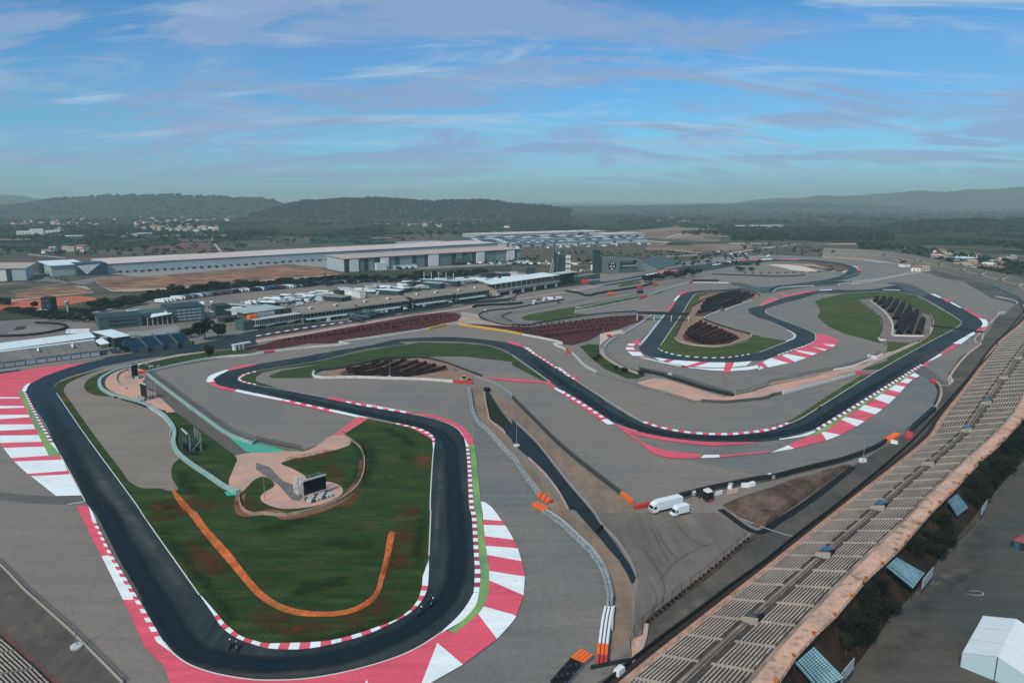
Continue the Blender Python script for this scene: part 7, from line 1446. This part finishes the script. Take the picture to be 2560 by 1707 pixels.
# white roofs and panel wall on the left
def slab(s, z0, z1, h, m, name, parent, down=False):
    P = PX(s); q = [G(P[0], z0), G(P[1], z0), G(P[2], z1), G(P[3], z1)]; O = Vector((parent.location.x, parent.location.y, 0)); q = [p - O for p in q]
    if down: return MB().hexa([Vector((p.x, p.y, 0)) for p in q], q).build(name, m, parent)
    return MB().hexa([p for p in q], [p + Vector((0, 0, h)) for p in q]).build(name, m, parent)
def root_at(s, name, label, cat): p = G(PX(s)[0]); r = empty(name, p); tag(r, label, cat); return r
r = root_at('D4 0,960', 'long_white_hall', 'long low hall with clean white roof behind the grey terrace at the left edge', 'hall')
for k in range(8):
    t0, t1 = k / 8 + .001, (k + 1) / 8 - .001; f = lambda t: (-1900 + 3780 * t, 1165 - 510 * t); g = lambda t: (-2000 + 3770 * t, 1010 - 455 * t)
    slab('D4 %f,%f %f,%f %f,%f %f,%f' % (*f(t0), *f(t1), *g(t1), *g(t0)), 6.2, 7.2, .25, ROOFW, 'roof_panel', r)
slab('D4 -1880,1160 1865,660 1765,560 -1990,1008', 6.1, 7.1, 0, OFFD, 'wall', r, True)
r = root_at('D4 0,1250', 'terrace_stand', 'grey concrete terrace with a white rim above a row of white panels, left edge', 'grandstand')
for k in range(12):
    t0, t1 = k / 12 + .001, (k + 1) / 12 - .001; f = lambda t: (-1900 + 3860 * t, 1390 - 485 * t); g = lambda t: (-2000 + 3850 * t, 1210 - 488 * t)
    slab('D4 %f,%f %f,%f %f,%f %f,%f' % (*f(t0), *f(t1), *g(t1), *g(t0)), 3.6, 7.5, .2, mat('grey_terrace', (.20, .19, .165), .9, (.15, .15, .13), .08, 6, fine=.12, fscale=.6), 'terrace_slab', r)
slab('D4 -2000,1205 1850,717 1845,700 -2000,1186', 7.6, 7.6, .6, ROOFW, 'white_rim', r); slab('D4 -1890,1368 1955,887 1845,722 -1995,1210', 3.5, 7.4, 0, OFFD, 'wall', r, True)
slab('D4 1850,718 1960,800 2150,770 2000,672', 7.0, 7.6, .3, ROOFW, 'end_roof', r); slab('D4 1975,870 2130,845 2140,800 1980,820', 0, 0, 6.4, mat('panelled_wall', (.30, .30, .28), .8, fine=.2), 'end_wall', r)
for k, s in enumerate(('650,870 690,935 765,925 730,862', '1325,790 1375,855 1442,845 1410,780')): slab('D4 ' + s, 5.2, 6.6, 1.2, WPL, 'roof_cabin', r)
xs = [-1640, -1420, -1200, -980, -760, -545, -340, -125, 80, 300, 510, 720, 925, 1115, 1215, 1400, 1590, 1780, 1965]
r = root_at('D4 0,1265', 'panel_wall', 'row of white advertising panels along the foot of the grey terrace', 'hoarding')
for k in range(len(xs) - 1):
    x0, x1 = xs[k] + 8, xs[k + 1] - 8; y = lambda x: 1262 - x * .128
    a, b = G(PX('D4 %f,%f' % (x0, y(x0)))[0]), G(PX('D4 %f,%f' % (x1, y(x1)))[0]); d = b - a; e = empty('tmp'); bpy.data.objects.remove(e)
    o = MB().box(0, -.15, .3, d.length, .15, 3.6).build('white_panel', mat('ad_panel', (.82, .78, .72), .7, fine=.06), r, a - Vector((r.location.x, r.location.y, 0)), math.atan2(d.y, d.x))
    if k != 10: MB().box(d.length * .12, -.19, 2.75, d.length * .88, -.155, 3.15).build('dark_strip', DST, o)
wall('guard_rail', 'D4 -1800,1560 0,1330 490,1268', 1.0, .4, WALLB, 'double rail with pale letters below the white panels at the left edge', 'guard rail', seg=3)
wall('guard_rail', 'D4 -1800,1592 0,1362 400,1310', .8, .4, DST, 'dark rail at the very edge of the red run-off on the left', 'guard rail', seg=4)
r = root_at('D5 380,780', 'white_tent', 'white pitched tent roof between the grey terrace and the blue seats', 'tent')
slab('D5 60,615 370,702 600,668 330,580', 6.5, 6.5, .3, ROOFW, 'roof', r); slab('D5 370,701 470,686 460,675 365,690', 6.3, 6.3, 0, WALLW, 'front_wall', r, True); slab('D5 66,615 362,701 590,668 328,582', 6.4, 6.4, 0, OFFD, 'side_wall', r, True)
for s, l in (('D4 1300,590', 'white coach behind the long white hall'),): van(G(PX(s)[0]), .15, 16, l, WPL, h=3.5)
# karting oval at the left edge and its black tyre edge
sheet('paddock', 'D4 -1500,900 -1500,420 0,385 400,370 900,385 1180,420 1300,455 1250,490 1100,540 700,600 300,630 0,640', mat('oval_asphalt', (.13, .145, .14), .9, (.17, .155, .14), .03, 4, fine=.05), .03)
sheet('grass', 'D4 260,515 330,440 520,430 480,490 400,510', GRS3, .04); sheet('painted_runoff', 'D4 480,500 560,440 800,430 1000,470 950,530 600,580 250,590 100,560', mat('tan_runoff', (.22, .195, .165), .9, fine=.05), .035)
wall('tyre_edge', 'D4 -1500,600 0,640 300,635 700,605 1000,560 1200,515 1310,465 1290,430 1180,405 1000,390 700,380', 1.4, 1.6, BLK, 'black tyre edge round the small oval at the left edge', 'barrier', seg=6)
for s, h, w, l in (('D4 985,180', 14, 8, 'dark block tower left of the hedge'),): p = G(PX(s)[0]); r = empty('tower', p); tag(r, l, 'tower'); MB().box(-4, -4, 0, 4, 4, h).build('body', mat('navy_block', (.010, .02, .035), .7), r); [MB().box(-3 + j * 3.4, -4.1, 2 + k * 4, -1.6 + j * 3.4, -4.02, 4 + k * 4).build('window', OFF, r) for k in range(3) for j in range(2)]
p = G(PX('D4 1345,240')[0]); r = empty('water_tower', p); tag(r, 'pale water tower with flared top above the small oval', 'water tower'); MB().lathe((0, 0, 0), [(.7, 0), (.6, 9), (.6, 9.5)], 10).build('shaft', mat('pale_green_concrete', (.33, .42, .36), .8), r); MB().lathe((0, 0, 9.5), [(.7, 0), (2.0, 2.5), (2.0, 3.4)], 12).build('tank', MATS['pale_green_concrete'], r)
wall('barrier', 'A1 830,1198 1100,1140 1450,1078', 1.2, 1.4, mat('cream_wall', (.66, .66, .60), .8), 'long white wall in front of the paddock hedge on the left', 'wall', seg=8)
wall('barrier', 'A2 1115,883 1400,862 1700,838 1860,830', 1.2, 1.0, CONC, 'pale wall along the far edge of the paddock', 'wall', seg=8)
# paddock tents and trailers behind the pit buildings
for i, (s0, s1, D, h, m, l) in enumerate((('D1 1640,560', 'D1 2000,590', 14, 4.5, ROOFG, 'grey flat tent behind the second pit roof'), ('D1 1830,500', 'D1 1980,520', 5, 7.5, OFFD, 'dark scaffold block behind the second pit roof'), ('D1 1950,430', 'D1 2352,520', 6, 7, CONC, 'long pale trailer roof behind the third pit roof'),
        ('D2 300,590', 'D2 760,620', 10, 5, ROOFW, 'low white tents behind the third pit roof'), ('D2 620,540', 'D2 850,570', 10, 5, ROOFW, 'bright white trailers at the join of two pit roofs'), ('D2 850,560', 'D2 970,540', 8, 8, WALLW, 'white arched gable behind the fourth pit roof'), ('D2 1050,490', 'D2 1210,470', 12, 7, OFFD, 'dark grey hall behind the fourth pit roof'),
        ('D2 1220,460', 'D2 1560,490', 10, 6, WALLB, 'pale blue hall behind the fourth pit roof'), ('D2 1180,410', 'D2 1900,450', 9, 6.5, mat('aqua_roof', (.36, .50, .48), .7), 'long aqua hospitality unit with masts'), ('D2 1920,420', 'D2 2280,370', 9, 5, WALLW, 'row of pale trailers right of the aqua unit'),
        ('D3 270,620', 'D3 520,600', 12, 7, OFFD, 'dark low building left of the white roofed stand'), ('D3 560,600', 'D3 760,590', 10, 6, OFF, 'teal low building left of the white roofed stand'), ('D3 420,540', 'D3 1100,590', 5, 4, CONC, 'long pale wall block behind the white roofed stand'), ('D3 1060,520', 'D3 1240,520', 12, 9, OFF, 'teal hall left of the control tower'),
        ('D5 1800,400', 'D5 2000,380', 14, 9, OFFD, 'dark teal hall left of the first pit building'), ('D5 1930,330', 'D5 2300,360', 6, 6.5, mat('pale_green_roof', (0, 0, 0)), 'long pale green roof left of the first pit building'), ('D5 2010,400', 'D5 2150,395', 8, 7, WALLW, 'white pointed tents left of the first pit building'),
        ('D5 1660,400', 'D5 1790,385', 4, 3.5, WALLW, 'white trailer by the right end of the teal offices'), ('D5 1910,490', 'D5 2210,440', 9, 3.5, mat('plum_canopy', (.04, .015, .025), .7), 'dark plum canopies left of the orange display'), ('D5 570,400', 'D5 660,385', 4, 3.4, WPL, 'white trailer above the teal offices on the left'),
        ('A3 780,800', 'A3 830,795', 12, 8, WALLW, 'white box building left of the emblem building'), ('A1 0,1110', 'A1 90,1105', 8, 6, OFFD, 'dark low building at the left edge'), ('D4 700,200', 'D4 910,205', 8, 4, CONC, 'white low wall building behind the small oval'))):
    r, L = building(s0, s1, l, 'paddock_unit', 'building')
    n = max(2, round(L / 8))
    for k in range(n): x0, x1 = L * k / n + .05, L * (k + 1) / n - .05; MB().hexa([(x0, 0, h - .6), (x1, 0, h - .6), (x1, D, h - .6), (x0, D, h - .6)], [(x0, -.3, h - .2), (x1, -.3, h - .2), (x1, D, h), (x0, D, h)]).build('roof_panel', m, r)
    MB().box(.2, .2, 0, L - .2, D - .2, h - .61).build('wall', OFFD if m not in (WALLW, WPL, CONC) else WALLW, r)
    if 'masts' in l:
        for k in range(5): MB().bar((L * (k + .5) / 5, 1, 4), (L * (k + .5) / 5, 1, 15), .35).build('white_mast', WPL, r)
for i in range(130):
    t = r5.random(); q = (650 + t * 630 + r5.uniform(-15, 15), 761 - t * 66 + r5.uniform(-11, 6)); p = G(q); w = r5.uniform(2.5, 8); hh = r5.uniform(2.8, 4.5)
    rt = empty('team_tent', p, r5.uniform(-.3, .3)); mk = r5.randrange(5); tag(rt, ('white', 'white', 'pale blue', 'metal grey', 'brown grey')[mk] + ' team tent among the trailers behind the pit roofs', 'tent', 'team tents behind the pit roofs')
    MB().hexa([(-w, -3, hh - .9), (w, -3, hh - .9), (w, 3, hh - .9), (-w, 3, hh - .9)], [(-w, -.3, hh), (w, -.3, hh), (w, .3, hh), (-w, .3, hh)]).build('roof', [ROOFW, ROOFW, WALLB, STL, ROOFG][mk], rt); MB().box(-w + .3, -2.7, 0, w - .3, 2.7, hh - .91).build('wall', r5.choice([OFFD, OFF, WALLW, DST]), rt)
# bridge-like slanting canopies over the pit lane, small arches by the mulch bed
r, L = building('D1 2230,1010', 'D2 380,985', 'group of dark slanting canopies over the pit lane', 'pit_canopy', 'canopy')
for k in range(4): MB().hexa([(k * L / 4, -6, 3), (k * L / 4 + 6, -6, 3), (k * L / 4 + 2, 9, 5.5), (k * L / 4 - 4, 9, 5.5)], [(k * L / 4, -6, 3.3), (k * L / 4 + 6, -6, 3.3), (k * L / 4 + 2, 9, 5.8), (k * L / 4 - 4, 9, 5.8)]).build('canopy_panel', OFF if k % 2 else OFFD, r); MB().bar((k * L / 4 + 2, 0, 0), (k * L / 4 + 2, 0, 4), .25).build('post', STL, r)
r, L = building('D5 2060,880', 'D5 2220,850', 'small white arches of an underpass by the dark grass', 'underpass_portal', 'underpass')
for k in range(3): MB().box(L * k / 3, 0, 0, L * k / 3 + 1.2, 3, 3.2).build('pier', WALLW, r)
MB().box(-.5, .2, 3.21, L + 4, 3, 4.0).build('lintel', WALLW, r); MB().box(1.3, 2, 0, L, 2.5, 3.15).build('opening', BLK, r)
sheet('asphalt_patch', 'D5 2230,880 2352,850 2352,900 2250,905', OLD, .06)

# warehouses
r = empty('warehouse'); a, L, rz = frame_box('A1 985,822', 'A2 735,692'); L *= 2.05; r.location = a; r.rotation_euler = (0, 0, rz); tag(r, 'very long pale blue warehouse with pinkish roof and a navy corner', 'warehouse')
D = 92; n = 24
for k in range(n):
    x0, x1 = L * k / n, L * (k + 1) / n
    MB().box(x0 + .1, 0, 0, x1 - .1, 1, 11.3).build('wall_panel', WALLB, r); MB().hexa([(x0 + .1, -1, 12.2), (x1 - .1, -1, 12.2), (x1 - .1, D, 13.0), (x0 + .1, D, 13.0)], [(x0 + .1, -1, 12.6), (x1 - .1, -1, 12.6), (x1 - .1, D, 13.4), (x0 + .1, D, 13.4)]).build('roof_panel', ROOFP, r)
MB().box(0, -.6, 11.31, L, .9, 12.19).build('eaves', WALLD, r); MB().box(-.3, 1.1, 0, L, D - 1, 12.1).build('hall', WALLB, r)
o = MB().box(-34, -6, 0, -.4, 30, 14.5).build('corner_block', NAVY, r)
MB().poly([(-34.3, -6.3, 12.6), (-8, -6.3, 13.6), (-24, -6.3, 1.0)]).build('white_emblem', WALLW, o)
MB().box(-60, 8, 0, -34.1, 92, 13).build('side_hall', WALLB, r); MB().box(-62, 6, 13.02, -20, 94, 13.6).build('side_roof', ROOFW, r); MB().box(-64, 60, 0, -60.1, 90, 12).build('dark_wall', WALLD, r)
# panelled warehouse in front of it
a, L, rz = frame_box('A2 1090,792', 'A3 60,700'); r = empty('panelled_warehouse', a, rz); tag(r, 'wide warehouse of white, grey green and dark panels under a salmon roof', 'warehouse')
H = 17.5; cuts = [(-.17, -.145, 'D'), (-.145, -.095, 'W'), (-.095, -.06, 'G'), (-.06, -.035, 'D'), (-.035, 0, 'B'), (0, .035, 'D'), (.035, .085, 'W'), (.085, .125, 'G'), (.125, .155, 'D'), (.155, .235, 'B'), (.235, .262, 'D'), (.262, .315, 'G'), (.315, .338, 'D'), (.338, .405, 'W'), (.405, .498, 'G'), (.498, .53, 'D'), (.53, .575, 'B'), (.575, .598, 'D'), (.598, .645, 'G'), (.645, .672, 'D'), (.672, .732, 'W'), (.732, .82, 'G'), (.82, .905, 'B'), (.905, .965, 'W'), (.965, .985, 'D'), (.985, 1.02, 'B')]
MM = {'W': WALLW, 'G': WALLG, 'D': WALLD, 'B': mat('grey_blue_cladding', (.20, .27, .275), .75)}
for i, (x0, x1, c) in enumerate(cuts):
    o = 0 if c != 'W' else -1.5
    MB().box(L * x0 + .05, o, 0, L * x1 - .05, 3, H - .6).build('wall_panel', MM[c], r)
MB().box(-L * .17, 3.2, 0, L * 1.02, 57, H - .5).build('hall', WALLB, r)
for k in range(12):
    x0, x1 = L * (-.175 + 1.2 * k / 12) + .1, L * (-.175 + 1.2 * (k + 1) / 12) - .1
    MB().hexa([(x0, -2, H), (x1, -2, H), (x1, 58, H + 1), (x0, 58, H + 1)], [(x0, -2, H + .6), (x1, -2, H + .6), (x1, 58, H + 1.6), (x0, 58, H + 1.6)]).build('roof_panel', ROOFR, r)
MB().box(L * .0, -6, 0, L * .06, -1.6, 10).build('annex', WALLW, r); MB().box(L * .11, -5, 0, L * .25, -1, 5).build('loading_dock', WALLB, r); MB().box(L * .52, -6, 0, L * .58, -1, 9).build('tank_house', OFF, r); MB().box(L * .58, -7, 0, L * .61, -2, 12).build('tank_house', OFF, r)
# white trailers at the docks
for k in range(9): x = L * (.12 + .012 * k * 1.0); o = MB().box(0, 0, .9, 2.4, 11, 3.9).build('dock_trailer', WPL if k % 3 else CARS[2], r, (x, -17, 0))
# left edge warehouse
a, L, rz = frame_box('A1 -300,905', 'A1 140,888'); r = empty('edge_warehouse', a, rz); tag(r, 'grey and white warehouse cut by the left edge of the photo', 'warehouse')
MB().box(0, 0, 0, L * .83, 40, 15).build('wall_panel', WALLW, r); MB().box(L * .83 + .05, 0, 0, L * .95, 40, 14).build('wall_panel', WALLD, r); MB().box(L * .95 + .05, 0, 0, L * 1.25, 40, 14).build('wall_panel', WALLB, r); MB().hexa([(-1, -1, 15.1), (L * 1.27, -1, 14.1), (L * 1.27, 60, 16), (-1, 60, 18)], [(-1, -1, 15.6), (L * 1.27, -1, 14.6), (L * 1.27, 60, 16.5), (-1, 60, 18.5)]).build('roof', ROOFR, r)
# factories with striped roofs
SLD = mat('solar_panel', (.020, .045, .050), .5)
for i, (s0, s1, D, h, l) in enumerate((('A2 1795,578', 'A3 -50,585', 130, 8, 'factory left of the striped roofs with many dark roof strips'), ('A3 -250,545', 'A3 870,520', 110, 8, 'middle striped factory roof'), ('A3 0,585', 'A3 500,560', 50, 7, 'low pale factory before the striped roofs'), ('A3 520,560', 'A3 1240,525', 50, 7, 'long pale factory at the right of the striped roofs'),
        ('A3 -300,500', 'A3 860,462', 90, 8, 'rear factory with pinkish roof'), ('A3 860,490', 'A3 1220,480', 80, 7, 'rear right factory with flat pinkish roof'), ('A2 1400,590', 'A2 1800,575', 70, 8, 'pale shed behind the panelled warehouse'))):
    r, L = building(s0, s1, l, 'factory', 'factory')
    MB().box(0, 0, 0, L, D, h).build('hall', WALLB, r); MB().box(-1, -1, h + .01, L + 1, D + 1, h + .8).build('roof', ROOFP if 'pink' in l else mat('blue_grey_roof', (.30, .36, .36), .8, fine=.05, fscale=.05), r)
    if 'striped' in l or 'strips' in l:
        for k in range(9):
            for j in range(4):
                x = L * (k + .1) / 9; y = D * (j + .2) / 4; MB().hexa([(x, y, h + .85), (x + L / 12, y + D * .08, h + .85), (x + L / 12, y + D * .15, h + .85), (x, y + D * .07, h + .85)], [(x, y, h + 1.6), (x + L / 12, y + D * .08, h + 1.6), (x + L / 12, y + D * .15, h + 2.2), (x, y + D * .07, h + 2.2)]).build('solar_strip', SLD if (k + j) % 4 else ROOFW, r)
    for k in range(4): MB().box(L * (.1 + .22 * k), -.3, 0, L * (.1 + .22 * k) + 10, -.03, h * .6).build('dock_door', WALLD, r)
# far villages: small white houses among the trees
HW = [mat('house_white', (.80, .80, .74), .8), mat('house_cream', (.48, .44, .38), .8)]; HR = [mat('tile_roof', (.26, .13, .09), .9), mat('pale_tile_roof', (.36, .28, .23), .9)]
def house_mesh(i):
    r = random.Random(i); w, d, h = r.uniform(9, 16), r.uniform(8, 11), r.uniform(4, 7); mb = MB(); mb.box(-w / 2, -d / 2, -4, w / 2, d / 2, h, 0)
    mb.poly([(-w / 2 - .5, -d / 2 - .5, h), (w / 2 + .5, -d / 2 - .5, h), (w / 2 + .5, 0, h + 2.2), (-w / 2 - .5, 0, h + 2.2)], 1); mb.poly([(-w / 2 - .5, 0, h + 2.2), (w / 2 + .5, 0, h + 2.2), (w / 2 + .5, d / 2 + .5, h), (-w / 2 - .5, d / 2 + .5, h)], 1)
    for k in range(2): mb.box(-w / 4 + k * w / 2.4, -d / 2 - .08, h * .35, -w / 4 + k * w / 2.4 + 1.5, -d / 2 - .02, h * .65, 2)
    return mb.mesh('house', [HW[i % 2], HR[i % 2], GLS])
HM = [house_mesh(i) for i in range(8)]
def gz(x, y):
    t = max(0, min(1, (y - 1900) / 1500)); return -.6 + t * (noise.noise(Vector((x * .0011, y * .0011, 3))) * 9 + noise.noise(Vector((x * .004, y * .003, 1))) * 3) - t * 2
def houses(s, n, lab, grp):
    (x0, y0), (x1, y1) = PX(s)
    for i in range(n):
        p = G((r5.uniform(x0, x1), r5.uniform(y0, y1))); o = link('house', r5.choice(HM), None, (p.x, p.y, gz(p.x, p.y)), r5.uniform(-.5, .5)); s_ = r5.uniform(.8, 1.3); o.scale = (s_, s_, s_); tag(o, lab, 'house', grp)
houses('A1 1250,340 2000,435', 130, 'white house in the dense village right of the left woods', 'houses of the dense village')
houses('A1 100,330 600,430', 55, 'pale house in the village at the left edge', 'houses of the left village')
houses('A1 650,310 900,420', 20, 'pale house between the two left villages', 'houses between the left villages')
houses('A1 1000,290 2352,340', 40, 'pale house under the left hills', 'houses under the left hills')
houses('A2 500,220 1500,350', 48, 'pale house on the slope of the middle hill', 'houses on the middle hill slope')
houses('A3 1250,310 1700,335', 40, 'white house in the far hamlet right of the middle', 'houses of the far hamlet')
houses('A2 1400,260 2352,400', 30, 'lone pale house on the plain behind the warehouses', 'lone houses on the plain')
houses('A4 1250,640 2300,800', 26, 'pale shed or house behind the far curved stand', 'sheds behind the far stand')
houses('A1 380,600 780,640', 8, 'farmhouse in the brown fields left of the warehouse', 'farmhouses in the brown fields')
r, L = building('A1 155,472', 'A1 560,462', 'long white school-like building in the left village', 'long_house'); MB().box(0, 0, 0, L, 14, 11).build('wall', HW[0], r); MB().box(L * .3, -2, 0, L * .6, 12, 16).build('wall', HW[0], r)
for k in range(12): MB().box(L * (.05 + k * .075), -.2, 4, L * (.05 + k * .075) + 3, -.03, 6.5).build('window', OFFD, r)
for s0, s1, l in (('A1 1180,478', 'A1 1400,472', 'long low white shed on the plain right of the village'), ('A1 630,500', 'A1 775,495', 'low white shed left of the dark field'), ('A3 2090,400', 'A4 140,395', 'long white greenhouse roof before the right woods'), ('A4 1790,715', 'A4 1910,712', 'white flat roof behind the far curved stand'), ('A4 1960,770', 'A4 2060,775', 'white round tent behind the far curved stand')):
    r, L = building(s0, s1, l, 'shed'); MB().box(0, 0, 0, L, 18, 5).build('wall', WALLB, r); MB().box(-1, -1, 5.01, L + 1, 30, 6).build('roof', ROOFW, r)

# ------------------------------------------------------------ motorcycles with riders
def skin_person():
    P = {'pel': (0, -.15, .95, .13), 'ch': (.28, 0, 1.25, .15)}
    J = [(-.20, 0, .86, .14), (.0, 0, 1.02, .14), (.22, 0, 1.22, .15), (.32, 0, 1.34, .07), (.42, 0, 1.44, .11),
         (.26, .17, 1.24, .06), (.42, .26, 1.02, .045), (.60, .26, .95, .04), (.26, -.17, 1.24, .06), (.42, -.26, 1.02, .045), (.60, -.26, .95, .04),
         (.08, .17, .72, .075), (-.18, .19, .42, .05), (.0, .2, .38, .04), (.08, -.17, .72, .075), (-.18, -.19, .42, .05), (.0, -.2, .38, .04)]
    E = [(0, 1), (1, 2), (2, 3), (3, 4), (2, 5), (5, 6), (6, 7), (2, 8), (8, 9), (9, 10), (0, 11), (11, 12), (12, 13), (0, 14), (14, 15), (15, 16)]
    me = bpy.data.meshes.new('person'); me.from_pydata([j[:3] for j in J], E, []); o = bpy.data.objects.new('person', me); C.objects.link(o)
    o.modifiers.new('s', 'SKIN'); 
    for i, j in enumerate(J): me.skin_vertices[0].data[i].radius = (j[3], j[3])
    me.skin_vertices[0].data[0].use_root = True
    o.modifiers.new('b', 'SUBSURF').levels = 1
    dg = bpy.context.evaluated_depsgraph_get(); m2 = bpy.data.meshes.new_from_object(o.evaluated_get(dg)); m2.name = 'person'; bpy.data.objects.remove(o); return m2
try: PM = skin_person()
except Exception: PM = MB().lathe((0, 0, .8), [(.2, 0), (.22, .4), (.1, .7)], 8).mesh('person', BLK)
PM.materials.clear(); PM.materials.append(mat('black_leathers', (.015, .016, .02), .5))
helmet = MB().lathe((.43, 0, 1.38), [(.08, 0), (.15, .06), (.16, .14), (.11, .25), (.03, .29)], 10)
def bike(s, ang, label, hm, i):
    p = G(PX(s)[0]); r = empty('motorcycle', (p.x, p.y, .11), ang); tag(r, label, 'motorcycle'); r.rotation_euler = (math.radians((12, -10, 8, 14, -6, 5, 9)[i]), 0, ang); sc2 = 1.15; r.scale = (sc2,) * 3
    for x in (-.68, .72): w = MB().lathe((0, -.08, 0), [(.20, 0), (.32, .02), (.32, .14), (.20, .16)], 14, 0, 'y').build('wheel', BLK, r, (x, 0, .32)); MB().lathe((0, -.05, 0), [(.03, 0), (.19, .03), (.19, .07), (.03, .1)], 8, 0, 'y').build('rim', STL, w)
    MB().hexa([(-.5, -.12, .35), (.45, -.14, .3), (.45, .14, .3), (-.5, .12, .35)], [(-.25, -.1, .82), (.35, -.15, .95), (.35, .15, .95), (-.25, .1, .82)]).build('body', hm, r)
    MB().hexa([(.4, -.16, .5), (.85, -.1, .6), (.85, .1, .6), (.4, .16, .5)], [(.35, -.16, .98), (.7, -.1, 1.0), (.7, .1, 1.0), (.35, .16, .98)]).build('fairing', hm, r)
    MB().hexa([(-.75, -.09, .72), (-.2, -.11, .78), (-.2, .11, .78), (-.75, .09, .72)], [(-.85, -.07, .9), (-.2, -.1, .86), (-.2, .1, .86), (-.85, .07, .9)]).build('tail', hm, r); MB().bar((.55, -.3, .93), (.55, .3, .93), .02).build('handlebar', DST, r); MB().bar((.72, .09, .32), (.52, .09, .95), .03).bar((.72, -.09, .32), (.52, -.09, .95), .03).build('fork', STL, r)
    q = link('person', PM, None, r.location, 0); q.rotation_euler = r.rotation_euler; q.scale = r.scale; tag(q, 'rider on the ' + label, 'person'); helmet.build('helmet', hm if i % 2 else WPL, q)
bike('C1 2098,1248', 1.9, 'dark motorcycle in the bottom corner, left of two', CARS[3], 0)
bike('C1 2185,1262', 1.8, 'dark motorcycle in the bottom corner, right of two', CARS[1], 1)
bike('C2 1610,858', 1.25, 'dark motorcycle in the lower right corner, front pair by the kerb', CARS[1], 2)
bike('C2 1588,828', 1.2, 'black motorcycle in the lower right corner, beside the silver one', CARS[3], 3)
bike('C2 1512,940', .95, 'black motorcycle in the lower right corner, nearest the kerb', CARS[4], 4)
bike('B4 445,625', .7, 'black motorcycle on the straight in the right part, lower one', CARS[3], 5)
bike('B4 468,598', .75, 'black motorcycle on the straight in the right part, upper one', CARS[2], 6)
for k, c in enumerate(CT):
    if not CUSED[k]:
        for ch in list(c.children): bpy.data.objects.remove(ch)
        bpy.data.objects.remove(c)
